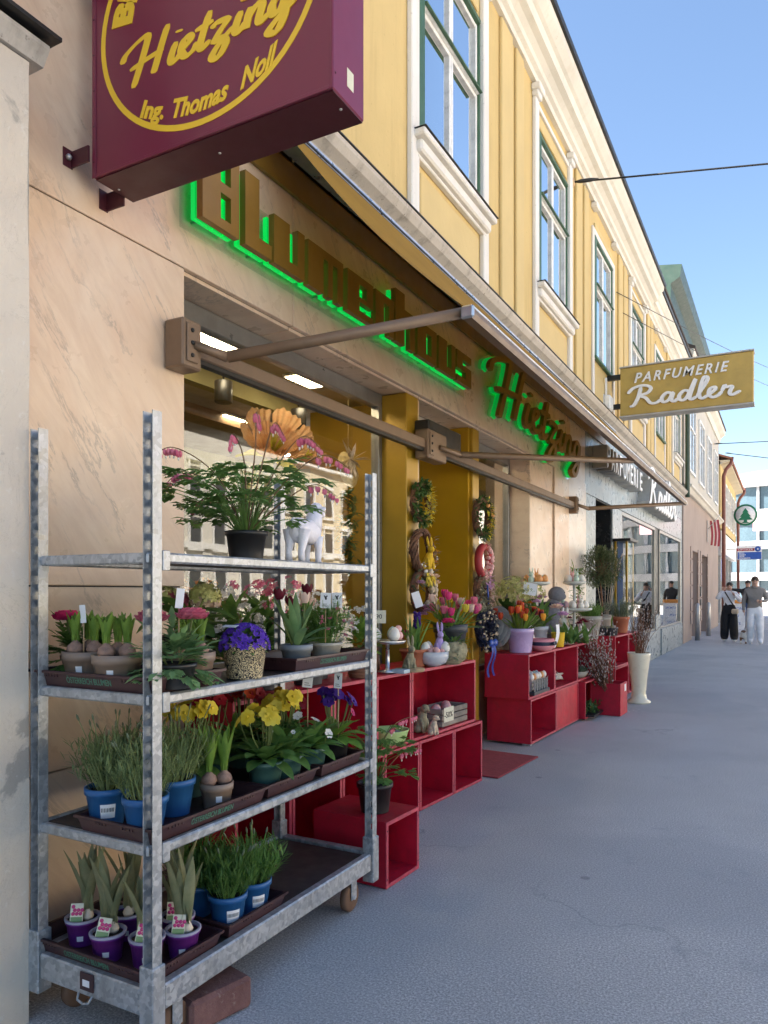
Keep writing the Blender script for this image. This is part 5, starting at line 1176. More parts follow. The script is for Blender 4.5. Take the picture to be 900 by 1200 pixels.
# ---- alliums in violet pots on the base
def allium(label, loc, seed, card=True):
    random.seed(seed); t = potplant('allium_pot', label, 'potted plant', loc, 'violet_plastic', .085, .052, .042, 'violet pots of sprouting bulbs on the trolley base', rim='violet_rim', sticker=(.022, .25, .45), stick_a=-50)
    for k in range(2):
        a = U(0, 6.28); c = Vector((.018 * math.cos(a + k * 3.1), .018 * math.sin(a + k * 3.1), .078))
        B().lathe([(.004, -.008), (.015, .0), (.019, .01), (.014, .022), (.007, .034)], c=c, n=10).build('bulb', 'bulb_white', t)
        for j in range(4):
            aa = a + k * 3.1 + U(-.9, .9) + j * 1.4; d = Vector((math.cos(aa) * U(.1, .42), math.sin(aa) * U(.1, .42), 1)); strap(t, 'leaf', c + Vector((0, 0, .026)), d, U(.16, .26), U(.03, .042), U(-.1, .3), 'leaf_allium', 6, .3, PSTRAP)
    if card:
        M_ = Matrix.Translation((.012, -.036, .082)) @ Matrix.Rotation(R(35 + U(-15, 15)), 4, 'Z') @ Matrix.Rotation(R(-12), 4, 'X') @ Matrix.Rotation(R(U(-14, 14)), 4, 'Y')
        c_ = B().box(-.02, -.001, -.01, .02, 0, .058, M=M_).build('picture_card', 'price_cream', t)
        q = B()
        for j in range(7): x, z = (j % 3 - 1) * .0115 + (.005 if j // 3 % 2 else 0), .026 + (j // 3) * .011; q.lathe([(.0001, 0), (.0062, 0), (.0062, .0006), (.0001, .0007)], n=8, M=M_ @ Matrix.Translation((x, -.0012, z)) @ Matrix.Rotation(R(90), 4, 'X'))
        q.build('card_picture', 'print_pink', c_)
        B().box(-.018, -.0016, .0, .018, -.0011, .016, M=M_).build('card_picture', 'print_green', c_); B().box(-.02, -.0018, -.009, .02, -.0011, -.001, M=M_).build('card_band', 'print_black', c_)
    return t
for k, (x, y, lb) in enumerate(((.36, 1.70, 'violet pot of sprouting bulbs in the tray corner nearest the wall'), (.52, 1.665, 'violet pot with one long-leaved bulb just left of the front post'), (.46, 1.80, 'violet pot of bulbs in the back row of the base tray, nearer one'),
        (.655, 1.70, 'violet pot of bulbs half hidden behind the front post'), (.715, 1.795, 'violet pot with a pink flower card right of the front post'), (.63, 1.86, 'violet pot of bulbs in the back row of the base tray, further one'))): allium(lb, (x, y, BS), 91 + k, k != 2)
# ================================================================== red cube shelving
random.seed(101)
screw_mesh = mk(B().ball((0, 0, 0), (.0015, .0045, .0045), 6, 4), 'screw', 'dark_metal')
def cube(label, loc, rz, w, h, d=.40, back=True, closed=False, group='maroon display cubes outside the shop', t=.018):
    """open-fronted box: local y runs along the street (0..w), x from -d (back) to 0 (front)"""
    o = thing('display_cube', label, 'display cube', loc, rz, group)
    bx('side_panel', 'red_board', o, -d, .002, .002, 0, t, h - .002, c=.0015); bx('side_panel', 'red_board', o, -d, w - t, .002, 0, w - .002, h - .002, c=.0015)
    bx('bottom_panel', 'red_board', o, -d, t, .002, -.0, w - t, t); bx('top_panel', 'red_board', o, -d, t, h - t, 0, w - t, h - .002)
    if back: bx('back_panel', 'red_board', o, -d, t, t, -d + .01, w - t, h - t)
    if closed: bx('front_panel', 'red_board', o, -.016, t, t, -.002, w - t, h - t)
    e = B(); e.box(.0005, .002, .002, .004, t + .002, h - .002); e.box(.0005, w - t - .002, .002, .004, w - .002, h - .002); e.box(.0005, t + .002, .002, .004, w - t - .002, t + .002); e.box(.0005, t + .002, h - t - .002, .004, w - t - .002, h - .002)
    e.build('front_edge', 'red_edge', o)
    for y_ in (.011, w - .011):
        for z_ in (h * .14, h * .86): place(screw_mesh, 'screw', o, (.0045, y_, z_))
    return o
LA = R(-4.5)
def lpos(s, x=0.0, z=0.0):   # along the left unit, s metres back from its far end
    return Vector((.45, 5.17, 0)) + Vector((math.sin(-LA) * -s, -s * math.cos(LA), 0)) + Vector((math.cos(LA) * x, math.sin(LA) * x, z))
TOPZ = [(5.09, 4.175, 'wide maroon cube box with the weathered crate, top row beside the door'), (4.175, 3.775, 'maroon cube behind the pendant pink blossoms, top row'), (3.775, 3.36, 'maroon cube behind the far trolley post, top row'), (3.36, 2.94, 'maroon cube behind the trolley, top row, second from the wall panel'), (2.94, 2.60, 'maroon cube behind the trolley, top row, nearest the wall panel')]
for a, b_, lb in TOPZ: cube(lb, lpos(5.17 - b_, -.015, .452), LA, a - b_ - .004, .45)
for a, b_, lb in [(5.17, 4.72, 'maroon cube in the bottom row next to the door mat'), (4.72, 4.25, 'maroon cube in the bottom row, second from the door mat'), (4.25, 3.84, 'maroon cube in the bottom row, third from the door mat'), (3.84, 3.42, 'maroon cube in the bottom row behind the single front cube'), (3.42, 3.0, 'maroon cube in the bottom row behind the far trolley post'), (3.0, 2.6, 'maroon cube in the bottom row behind the trolley base')]:
    cube(lb, lpos(5.17 - b_, 0, 0.003), LA, a - b_ - .004, .447, closed=False)
cube('single maroon cube standing forward on the pavement by the trolley', (.775, 3.06, .003), R(-3), .32, .315, .42)
RA = R(-2.2)
def rpos(y, x=0.0, z=0.0): s = y - 6.5; return Vector((.405, 6.5, 0)) + Vector((math.sin(-RA) * s, s * math.cos(RA), 0)) + Vector((math.cos(RA) * x, math.sin(RA) * x, z))
for a, b_, lb, cl, dx in [(6.5, 7.25, 'low maroon box at the right of the door, bottom row', False, 0), (7.25, 8.02, 'closed-front maroon box in the bottom row right of the door', True, 0), (8.06, 8.8, 'maroon box with green moss inside, bottom row', False, .06), (9.65, 10.4, 'far maroon box behind the willow branches, bottom row', False, 0), (10.42, 11.15, 'farthest maroon box beside the cream vase, bottom row', False, 0)]:
    cube(lb, rpos(a, dx, .02), RA, b_ - a - .004, .405, .42, closed=cl)
for a, b_, lb in [(6.44, 7.2, 'maroon box holding egg cartons, top row right of the door'), (7.2, 7.98, 'maroon box holding grey driftwood, top row'), (7.98, 8.82, 'maroon box behind the willow branches, top row'), (9.65, 10.4, 'far maroon box under the terracotta pot, top row'), (10.42, 11.15, 'farthest maroon box under the lavender, top row')]:
    cube(lb, rpos(a, 0, .428), RA, b_ - a - .004, .405, .42)
fz = bx('plinth_foot', 'galvanised', None, .32, 6.53, 0, .39, 6.6, .019); tag(fz, 'small metal foot under the near corner of the right-hand boxes', 'foot')
dm = B().box(-.45, -.42, .0, .45, .42, .012, c=.005).build('door_mat', 'doormat', None, (.12, 5.72, .003), R(-4)); tag(dm, 'flat dark red door mat in front of the gold door recess', 'door mat')
TZ = .9035
# ---- pot of bleeding heart on the single cube
bleeding_heart('black pot of bleeding heart on the single maroon cube by the trolley', (.64, 3.2, .3195), [([(.05, -.05, .3), (.08, .05, .42), (.1, .26, .44)], 8, .026), ([(.05, .02, .2), (.1, .12, .28), (.12, .27, .27)], 6, .026), ([(.0, -.02, .25), (.02, -.08, .38), (.04, -.16, .4)], 4, .022)], 'black_plastic', .14, .085, 111, 44, .17, .36, lobes=.05)
def item(name, label, cat, loc, rz=0.0, group=None, s=1.15): t = thing(name, label, cat, loc, rz, group); t.scale = (s,) * 3; return t
def egg(b, c, r, ax=(0, 0, 1), n=10):
    M_ = Vector((0, 0, 1)).rotation_difference(Vector(ax)).to_matrix().to_4x4()
    b.lathe([(.001, -1.15 * r), (.55 * r, -.95 * r), (.92 * r, -.45 * r), (r, .0), (.86 * r, .55 * r), (.5 * r, 1.1 * r), (.001, 1.38 * r)], n=n, M=Matrix.Translation(c) @ M_, capb=False)
def rabbit(t, s, m, sitting=True, part='body', ears=True, off=(0, 0, 0), rot=0):
    q = B(); M_ = Matrix.Translation(off) @ Matrix.Rotation(rot, 4, 'Z'); V = lambda x, y, z: M_ @ Vector((x * s, y * s, z * s))
    q.tube([V(0, .12, .02), V(0, .12, .12), V(0, .08, .3), V(0, .02, .48), V(0, -.03, .6)], [.13 * s, .2 * s, .19 * s, .13 * s, .09 * s], 12)
    q.ball(V(0, -.08, .7), (.11 * s, .14 * s, .12 * s), 12, 9, M=M_.to_3x3().to_4x4()); q.ball(V(0, -.2, .67), (.05 * s, .06 * s, .05 * s), 8, 6)
    if ears:
        for sx_ in (-1, 1): q.tube([V(sx_ * .05, -.04, .78), V(sx_ * .07, .0, .92), V(sx_ * .08, .03, 1.06), V(sx_ * .07, .04, 1.14)], [.03 * s, .05 * s, .042 * s, .012 * s], 8)
    for sx_ in (-1, 1): q.tube([V(sx_ * .1, -.02, .4), V(sx_ * .1, -.08, .2), V(sx_ * .09, -.11, .02)], [.06 * s, .045 * s, .045 * s], 8); q.ball(V(sx_ * .14, .1, .12), (.1 * s, .16 * s, .12 * s), 9, 7)
    q.ball(V(0, .32, .12), .07 * s, 8, 6); o = q.build(part, m, t)
    for sx_ in (-1, 1): B().ball(V(sx_ * .085, -.15, .73), .014 * s, 6, 5).build('eye', 'print_black', o)
    return o
def blobs(name, m, t, pts, r, jit=.35, n=7, kind=None):
    q = B()
    for p in pts: q.ball(p, r * U(.7, 1.2), n, 5, jit=jit)
    return q.build(name, m, t, kind=kind)
# left unit, along the top
lp = lambda y, x, z=TZ: lpos(5.17 - y, x, z)
t = potplant('egg_basket', 'copper-brown wicker pot with white flowers beside the far trolley post', 'basket', lp(3.72, -.08), 'basket', .17, .085, .075, rimr=1.02, n=24)
for k in range(7): B().lathe([(.076 + .0013 * k, 0), (.081 + .0013 * k, .008), (.076 + .0013 * k, .016)], c=(0, 0, .012 + k * .021), n=24, capb=False).build('weave_band', 'basket', t)
q = B()
for k in range(120): d = rdir(-10, 80); q.blade(Vector((d.x * .05, d.y * .05, .16 + d.z * .12)), d, U(.05, .1), .035, .4, 3)
q.build('foliage', 'leaf_fresh', t, kind='stuff')
q = B()
for k in range(26):
    d = rdir(0, 80); florets(q, (d.x * .11, d.y * .11, .2 + d.z * .2), .02, 5, .014)
q.build('flowers', 'petal_white', t, kind='stuff')
t = item('egg_stand', 'small round metal stand with pastel eggs and a pink chick', 'stand', lp(4.0, -.08))
B().lathe([(.05, 0), (.055, .008), (.012, .015), (.01, .15), (.09, .155), (.1, .17), (.098, .172), (.09, .16), (.001, .16)], n=22).build('stand', 'aluminium', t)
for k, (m, x, y) in enumerate((('egg_white', -.045, -.05), ('egg_mint', .0, .06), ('egg_white', .05, -.02))): q = B(); egg(q, (x, y, .2), .032, (U(-.2, .2), U(-.2, .2), 1)); q.build('egg', m, t)
q = B().ball((.045, .03, .195), (.03, .03, .028), 10, 7).ball((.05, .028, .232), .02, 8, 6); q.build('chick', 'egg_pink', t)
t = item('chocolate_rabbit', 'dark brown rabbit figure behind the egg stand', 'figurine', lp(4.02, -.22), R(60)); rabbit(t, .3, 'choc')
t = item('price_card', 'small cream price card standing above the eggs', 'price card', lp(4.0, -.16, TZ)); B().tube([(0, 0, 0), (0, 0, .27)], .0025, 6).build('stick', 'stick_wood', t); c_ = B().box(-.05, -.002, .26, .05, .0, .33, M=Matrix.Rotation(R(30), 4, 'Z')).build('card', 'price_cream', t)
q = B(); text(q, '7,90', .035, lambda u, v, w: Matrix.Rotation(R(30), 4, 'Z') @ Vector((u, -.002 - w, .285 + v)), .0004, .001, align='CENTER'); q.build('lettering', 'print_black', c_)
t = item('moss_rabbit', 'mossy seated rabbit figure on a bark slice under the egg stand', 'figurine', lp(4.14, .0), R(50)); rabbit(t, .17, 'moss'); B().lathe([(.075, 0), (.08, .008), (.076, .016), (.001, .017)], n=16).build('bark_slice', 'pale_twig', t)
t = item('blue_leaflet', 'pale blue folded leaflet on the cube edge under the moss rabbit', 'leaflet', lp(4.02, .0)); B().box(-.04, -.035, .0, .04, .035, .02, c=.002).build('paper_block', 'egg_blue', t)
t = item('glass_bowl', 'frosted glass bowl with white eggs and a lilac rabbit', 'bowl', lp(4.5, -.04)); B().lathe([(.04, 0), (.075, .02), (.09, .05), (.092, .085), (.086, .085), (.083, .05), (.001, .02)], n=22).build('bowl', 'frost_glass', t)
rabbit(t, .17, 'lilac_flock', part='rabbit', off=(.02, .05, .06), rot=R(40))
for x, y in ((-.03, -.04), (.05, .06), (-.05, .04)): q = B(); egg(q, (x, y, .1), .03); q.build('egg', 'egg_white', t)
blobs('pink_wool', 'egg_pink', t, [(U(-.05, .05), U(-.05, .05), U(.07, .1)) for _ in range(14)], .018, kind='stuff')
t = item('muscari_planter', 'little spring planter with violet hyacinth and crimson blooms behind the bowl', 'potted plant', lp(4.42, -.14)); B().lathe(potmesh(.1, .08, .06), n=18).build('pot', 'terracotta', t)
q = B(); [q.ball((.02 + .014 * math.cos(k * 2.4), .014 * math.sin(k * 2.4), .22 + k * .0035), .011, 6, 4) for k in range(26)]; q.build('hyacinth_flower', 'petal_indigo', t)
q = B(); [q.blade((U(-.03, .03), U(-.03, .03), .09), rdir(50, 85), U(.12, .24), .02, .2, 4, prof=PSTRAP) for k in range(18)]; q.build('foliage', 'leaf_mid', t, kind='stuff')
for p in ((-.07, -.04, .17), (-.06, .03, .19), (-.09, .0, .15)): q = B(); ball_flower(q, p, .025, 18, 3); q.build('flower', 'petal_hotpink', t)
t = item('moss_planter', 'round moss-covered planter with one pink ranunculus', 'potted plant', lp(4.68, .0)); q = B(); q.lathe([(.05, 0), (.085, .03), (.1, .08), (.09, .12), (.07, .135), (.001, .12)], n=20); q.build('pot', 'moss', t)
q = B(); [q.blade(Vector((d.x * .1, d.y * .1, .08 + d.z * .07)), d, .02, .008, .2, 2) for d in [rdir(-40, 60) for _ in range(200)]]; q.build('moss_tufts', 'leaf_grey', t, kind='stuff')
q = B(); [fern_leaf(q, (d.x * .03, d.y * .03, .12), d, U(.06, .12), .03) for d in [rdir(-10, 60) for _ in range(26)]]; q.build('foliage', 'leaf_mid', t, kind='stuff')
q = B(); ball_flower(q, (-.01, -.02, .25), .042); q.build('flower', 'petal_hotpink', t)
random.seed(120)
t = potplant('tulip_bucket', 'tall charcoal pot packed with pink tulips beside the gold door', 'potted plant', lp(4.86, -.1), 'charcoal_plastic', .24, .105, .078, rimh=.22, n=26); t.scale = (1.1,) * 3
for k in range(22):
    a = U(0, 6.28); r = U(.0, .2); x, y, z = r * math.cos(a), r * math.sin(a) * 1.25, .235 + U(.11, .2) - r * .35
    c = crom([(x * .3, y * .3, .2), (x * .7, y * .7, .2 + (z - .2) * .65), (x, y, z)], 3); B().tube(c, .004, 6, False).build('stem', 'stem_green', t)
    tulip_head((x, y, z - .004), .024, .052, ('petal_pink', 'petal_blush', 'petal_hotpink', 'petal_pink', 'petal_yellow')[k % 5 if k % 11 else 2], t, .12)
for k in range(52):
    a = U(0, 6.28); e = R(U(15, 80)); d = Vector((math.cos(a) * math.cos(e), math.sin(a) * math.cos(e), math.sin(e))); strap(t, 'leaf', Vector((math.cos(a) * .03, math.sin(a) * .03, .2)), d, U(.15, .26), .034, U(.2, .8), 'leaf_fresh' if k % 3 else 'leaf_blue', 6, .2, PTULIP)
B().tube([(-.03, -.1, .2), (-.05, -.13, .42)], .003, 6).build('card_stick', 'stick_wood', t); c_ = B().box(-.026, -.002, .37, .026, 0, .47, M=Matrix.Translation((-.04, -.12, 0)) @ Matrix.Rotation(R(40), 4, 'Z') @ Matrix.Rotation(R(-18), 4, 'Y')).build('price_card', 'paper', t)
# inside the left cubes
t = item('weathered_crate', 'small weathered grey wooden crate with a fifty percent card and pink eggs', 'crate', lp(4.82, -.14, .472), LA, s=1.0)
for z in (.0, .042, .084): bx('slat', 'old_wood', t, -.10, -.19, z, -.09, .19, z + .036, c=.003); bx('slat', 'old_wood', t, .09, -.19, z, .10, .19, z + .036, c=.003); bx('slat', 'old_wood', t, -.089, -.19, z, .089, -.18, z + .036, c=.003); bx('slat', 'old_wood', t, -.089, .18, z, .089, .19, z + .036, c=.003)
bx('base_board', 'old_wood', t, -.089, -.179, .0, .089, .179, .01)
for x, y in ((.0, -.1), (.02, .02), (-.03, .1)): q = B(); egg(q, (x, y, .105), .035, (0, 1, .3)); q.build('egg', 'egg_pink', t)
c_ = bx('sale_card', 'price_cream', t, .101, -.17, .03, .103, -.03, .13); q = B(); text(q, '-50%', .055, lambda u, v, w: (.103 + w, -.165 + u, .06 + v), .0003, .001, wid=.12, bold=.001); q.build('lettering', 'print_black', c_)
t = item('bark_rabbit', 'whitewashed bark rabbit standing in front of the crate', 'figurine', lp(4.4, -.06, .472), R(70)); rabbit(t, .2, 'moss', ears=False); rabbit(t, .14, 'dry_cream', part='front_rabbit', off=(.0, -.09, 0), rot=R(10), ears=False)
t = item('green_bowl', 'lime green plastic bowl in the maroon cube', 'bowl', lp(3.98, -.05, .472)); B().lathe([(.05, 0), (.08, .015), (.1, .075), (.103, .08), (.096, .08), (.076, .02), (.001, .01)], n=20).build('bowl', 'pale_green_plastic', t); blobs('gravel', 'cement', t, [(U(-.05, .05), U(-.05, .05), .05) for _ in range(20)], .014, kind='stuff')

# ---- right unit, along the top
RZ = .834
rp = lambda y, x, z=RZ: rpos(y, x, z)
random.seed(131)
t = potplant('red_tulip_pot', 'lilac glazed pot packed with red-orange tulips right of the door', 'potted plant', rp(6.68, -.16), 'lilac_glaze', .2, .112, .09, rimr=1.0, n=30); t.scale = (1.12,) * 3
for k in range(30):
    a = U(0, 6.28); r = .23 * math.sqrt(U(0, 1)); x, y, z = r * math.cos(a), r * math.sin(a), .2 + U(.12, .19) - r * .25
    B().tube(crom([(x * .3, y * .3, .17), (x * .7, y * .7, .17 + (z - .17) * .6), (x, y, z)], 3), .004, 6, False).build('stem', 'stem_green', t); tulip_head((x, y, z - .004), .022, .058, ('petal_red', 'petal_red', 'petal_crimson', 'petal_red', 'petal_orange', 'petal_darkred', 'petal_red')[k % 7], t, .06)
for k in range(40):
    a = U(0, 6.28); e = R(U(30, 80)); d = Vector((math.cos(a) * math.cos(e), math.sin(a) * math.cos(e), math.sin(e))); strap(t, 'leaf', Vector((math.cos(a) * .04, math.sin(a) * .04, .17)), d, U(.16, .24), .03, U(.1, .6), 'leaf_fresh', 5, .2, PTULIP)
t = item('carved_oval', 'grey carved stone oval leaning behind the lilac pot', 'ornament', rp(6.62, -.36), R(-10))
for k in range(4): B().lathe([(.001, .0), (.17 - k * .038, .0), (.175 - k * .038, .02 + k * .012), (.16 - k * .038, .03 + k * .013), (.001, .032 + k * .013)], n=24, M=Matrix.Translation((0, 0, .2)) @ Matrix.Rotation(R(80), 4, 'X') @ Matrix.Scale(.8, 4, (1, 0, 0))).build('carved_ring', 'stone_grey', t)
hydrangea('cream hydrangea with price card behind the red tulips', rp(6.95, -.36), [(-.1, -.12, .42, .1, 'petal_lime'), (.05, -.08, .45, .11, 'petal_lime'), (-.02, .08, .43, .11, 'petal_lime'), (.12, .12, .4, .1, 'petal_lime'), (.1, -.2, .38, .09, 'petal_lime')], 133, 'cement', .2, .12, 20, .22, 'leaf_dark').scale = (1.35,) * 3
t = item('shelf_price_card', 'white price card on a stick above the cream hydrangea', 'price card', rp(6.85, -.24)); B().tube([(0, 0, 0), (0, 0, .48)], .003, 6).build('stick', 'stick_wood', t); c_ = B().box(-.055, -.002, .47, .055, .0, .57, M=Matrix.Rotation(R(20), 4, 'Z') @ Matrix.Rotation(R(10), 4, 'Y')).build('card', 'paper', t)
q = B(); text(q, 'ab 9,-', .04, lambda u, v, w: Matrix.Rotation(R(20), 4, 'Z') @ Matrix.Rotation(R(10), 4, 'Y') @ Vector((u, -.0022 - w, .5 + v)), .0004, .001, align='CENTER'); q.build('lettering', 'print_green', c_)
t = item('white_rabbit', 'white rabbit figure between the tulip pot and pink bowl', 'figurine', rp(7.05, -.2), R(200)); rabbit(t, .26, 'egg_white', ears=False)
t = item('pink_felt_bowl', 'pink felt bowl tied with a black ribbon on the red box', 'bowl', rp(6.98, -.05)); q = B(); q.lathe([(.07, 0), (.1, .03), (.105, .07), (.095, .1), (.085, .1), (.085, .04), (.001, .03)], n=20); q.build('bowl', 'pink_felt', t); B().lathe([(.106, .045), (.108, .06), (.106, .075)], n=20, capb=False).build('ribbon', 'navy_ribbon', t)
q = B(); [q.ball((.11, -.02 + .03 * s, .065), (.012, .025, .016), 7, 5) for s in (-1, 1)]; q.build('bow', 'navy_ribbon', t)
t = item('folded_flyer', 'curled white flyer beside the pink bowl', 'flyer', rp(7.22, -.03)); B().grid(lambda u, v: (.03 * math.sin(v * 2.4), u * .1 + .04 * v, .005 + v * .2), 4, 8).build('paper_sheet', 'paper', t)
t = item('yellow_cup', 'small yellow cup beside the curled flyer', 'cup', rp(7.5, -.06)); B().lathe([(.04, 0), (.05, .003), (.06, .13), (.055, .13), (.046, .01), (.001, .008)], n=18).build('cup', 'yellow_flock', t)
random.seed(140)
t = potplant('mixed_bouquet', 'mixed bouquet of lilac roses and greenery behind the pink bowl', 'bouquet', rp(7.3, -.2), 'frost_glass', .16, .07, .06); t.scale = (1.35,) * 3
q = B(); [q.blade((U(-.03, .03), U(-.03, .03), .14), rdir(35, 85), U(.14, .26), .05, U(.2, .7), 4) for _ in range(60)]; q.build('foliage', 'leaf_mid', t, kind='stuff')
for k in range(14): d = rdir(15, 80); q = B(); ball_flower(q, (d.x * .19, d.y * .19, .18 + d.z * .2), U(.035, .05), 18, 3); q.build('flower', ('petal_lilac', 'petal_blush', 'petal_lilac', 'petal_white', 'petal_orange')[k % 5], t)
t = item('garden_rabbit', 'white crouching rabbit figure among greenery beside the yellow cup', 'figurine', rp(7.85, -.1), R(230), s=1.3); rabbit(t, .27, 'egg_white')
q = B(); [q.blade((U(-.1, .1), .1 + U(-.1, .1), .02), rdir(20, 80), U(.1, .22), .04, U(.3, .8), 4) for _ in range(50)]; q.build('foliage', 'leaf_mid', t, kind='stuff'); q = B(); [ball_flower(q, (U(-.12, .0), .1 + U(-.1, .1), U(.16, .24)), .025, 12, 2) for _ in range(6)]; q.build('flowers', 'petal_darkred', t, kind='stuff')
def tier(label, loc, levels, seed, fill):
    random.seed(seed); t = item('tiered_stand', label, 'cake stand', loc); H_ = levels[-1][0]
    B().lathe([(.09, 0), (.09, .01), (.02, .025), (.014, .05), (.014, H_), (.001, H_)], n=16).build('stem', 'porcelain', t)
    for z, r in levels:
        pl_ = B().lathe([(.02, z - .02), (r * .7, z - .012), (r, z), (r, z + .02), (r * .96, z + .02), (r * .93, z + .004), (.001, z + .004)], n=26).build('plate', 'porcelain', t)
        for k in range(max(4, int(r * 55))):
            a = k * 6.283 / max(4, int(r * 55)); c = (r * .66 * math.cos(a), r * .66 * math.sin(a), z + .045); m = fill[k % len(fill)]; q = B()
            if k % 3 == 2: q.ball((c[0], c[1], z + .04), (.03, .03, .036), 8, 6).ball((c[0], c[1], z + .088), .022, 8, 6); [q.tube([(c[0] + s * .01, c[1], z + .1), (c[0] + s * .016, c[1], z + .15)], [.008, .003], 6) for s in (-1, 1)]; q.build('rabbit_ornament', m, t)
            else: egg(q, c, .032); q.build('egg', m, t)
    return t
tier('three-tier porcelain stand of pastel eggs and rabbits against the pilaster', rp(8.42, -.16), [(.05, .17), (.31, .17), (.57, .11)], 151, ['egg_white', 'egg_mint', 'egg_pink', 'egg_white'])
tier('single-plate porcelain stand of orange and mint eggs behind the bouquet', rp(7.72, -.37), [(.56, .13)], 152, ['egg_orange', 'egg_mint', 'egg_orange', 'egg_blue'])
t = item('grey_felt_rabbit', 'large grey felt rabbit with a black ribbon beside the tiered stand', 'figurine', rp(8.2, -.34), R(150)); rabbit(t, .66, 'felt_grey', ears=False); B().tube([(-.1, .05, .36), (.0, .1, .37), (.1, .05, .36), (.08, -.06, .36), (0, -.1, .36), (-.08, -.06, .36), (-.1, .05, .36)], .022, 8).build('ribbon', 'navy_ribbon', t)
B().tube([(.05, .1, .37), (.07, .14, .25), (.06, .16, .1)], [.03, .028, .02], 6).build('ribbon_tail', 'navy_ribbon', t)
lavr = lavender_mesh(.26, .16, 170, 161, 0, 'leaf_grey', .8)
def bigpot(label, loc, potm, h, rt, grp, s_, rimm=None, name='herb_pot'):
    t = potplant(name, label, 'potted plant', loc, potm, h, rt, rt * .72, n=24); f = place(grp[0], 'foliage', t, (0, 0, h * .86), U(0, 6), 'stuff'); f.scale = (s_,) * 3; return t
lavk = lavender_mesh(.24, .16, 170, 162, 0, 'leaf_mid', .9)
bigpot('rosemary bush in a weathered cement pot, nearest of the herbs', rp(9.0, -.14), 'cement', .27, .135, lavk, 1.0)
bigpot('herb in a second cement pot behind the rosemary', rp(9.5, -.28), 'cement', .24, .13, lavk, .9)
bigpot('silvery lavender in a terracotta pot on the farthest box', rp(10.5, -.12), 'terracotta', .22, .11, lavr, 1.2)
t = thing('seedling_tray', 'row of small black pots with a yellow muscari sprout', 'seedling tray', rp(9.78, -.06))
for k in range(4): B().lathe(potmesh(.1, .055, .045), c=(.0 if k % 2 else -.11, (k // 2) * .13 - .06, 0), n=16).build('small_pot', 'charcoal_plastic', t)
q = B(); q.tube([(0, -.05, .09), (0, -.05, .2), (.01, -.04, .26)], [.006, .012, .004], 7); q.build('sprout', 'leaf_fresh', t); q = B(); [q.ball((U(-.13, .02), U(-.1, .1), .1), .02, 6, 4, jit=.4) for _ in range(16)]; q.build('moss', 'moss', t, kind='stuff')
# standard olive tree and jasmine
random.seed(170)
t = potplant('olive_standard', 'ball-headed olive tree on a thin trunk among the herb pots', 'potted tree', rp(10.1, -.28, RZ), 'cement', .22, .12, .1)
B().tube([(0, 0, .18), (.01, 0, .4), (-.01, .01, .62), (0, 0, .85)], [.014, .012, .012, .01], 8).build('trunk', 'twig', t)
cb = B()
for k in range(70): d = rdir(-60, 90); cb.tube([(0, 0, .78), (d.x * .12, d.y * .12, .84 + d.z * .12), (d.x * .24, d.y * .24, .88 + d.z * .22)], [.005, .003, .0015], 4, False)
cb.build('branches', 'twig', t, kind='stuff')
q = B()
for k in range(4200):
    d = rdir(-70, 90); r = .3 * U(.45, 1.0) * (1 + .22 * noise.noise(d * 2.5)); p = Vector((d.x * r, d.y * r, .88 + d.z * r * .88)); q.blade(p, d + rdir(-60, 80) * .9, U(.035, .055), .012, U(0, .5), 2)
q.build('crown', 'leaf_olive', t, kind='stuff')
random.seed(172)
t = potplant('climbing_jasmine', 'tall broad-leaved climber on a support behind the rosemary', 'potted plant', rp(9.15, -.34), 'black_plastic', .16, .09, .075)
for s_ in (-1, 1): B().tube([(0, s_ * .06, .12), (0, s_ * .07, .7)], .004, 6).build('support', 'stick_wood', t)
q = B()
for k in range(120): z = U(.2, .85); a = U(0, 6.28); r = .12 * (1 - z * .4); q.blade((r * .4 * math.cos(a), r * .6 * math.sin(a), z), rdir(-10, 50), U(.06, .11), .045, U(.2, .7), 3)
q.blade((0, -.1, .8), (0, -.5, .6), .25, .01, .4, 5); q.build('foliage', 'leaf_fresh', t, kind='stuff')
t = item('dry_grass', 'pale feathery dried grasses standing behind the olive tree', 'dried grass', (.12, 11.0, 0.834)); q = B()
for k in range(6):
    d = Vector((U(-.2, .2), U(-.1, .35), 1)).normalized(); L = U(.7, 1.15); q.tube([(0, 0, 0), d * L * .6, d * L], .003, 4, False)
    for j in range(14): q.blade(d * L * (.7 + .3 * j / 14), d + rdir(-20, 60) * .6, .06, .01, .3, 2)
q.build('stalks', 'dry_cream', t, kind='stuff'); B().lathe(potmesh(.2, .09, .075), n=16).build('pot', 'cement', t)
# inside the right boxes
t = item('egg_carton', 'grey egg carton stack full of white and pastel eggs', 'egg carton', rp(6.82, -.15, .447), R(-2), s=1.1)
bx('crate_base', 'charcoal_plastic', t, -.14, -.2, .0, .14, .2, .03, c=.004)
def cart(u, v): return (-.13 + u * .26, -.19 + v * .38, .1 + .028 * math.cos(u * 6.283 * 4) * math.cos(v * 6.283 * 6))
for k in range(3): B().grid(lambda u, v, k=k: (cart(u, v)[0], cart(u, v)[1], cart(u, v)[2] - .055 + k * .03), 24, 36).build('carton', 'egg_carton', t)
for i in range(4):
    for j in range(6): q = B(); egg(q, (-.105 + i * .068, -.16 + j * .064, .145), .024); q.build('egg', ('egg_white', 'egg_white', 'egg_mint', 'egg_white', 'egg_blue', 'egg_orange')[(i * 3 + j * 2) % 6], t)
t = item('driftwood_bunch', 'bundle of grey driftwood lying in the second box', 'driftwood', rp(7.55, -.16, .447), s=1.0)
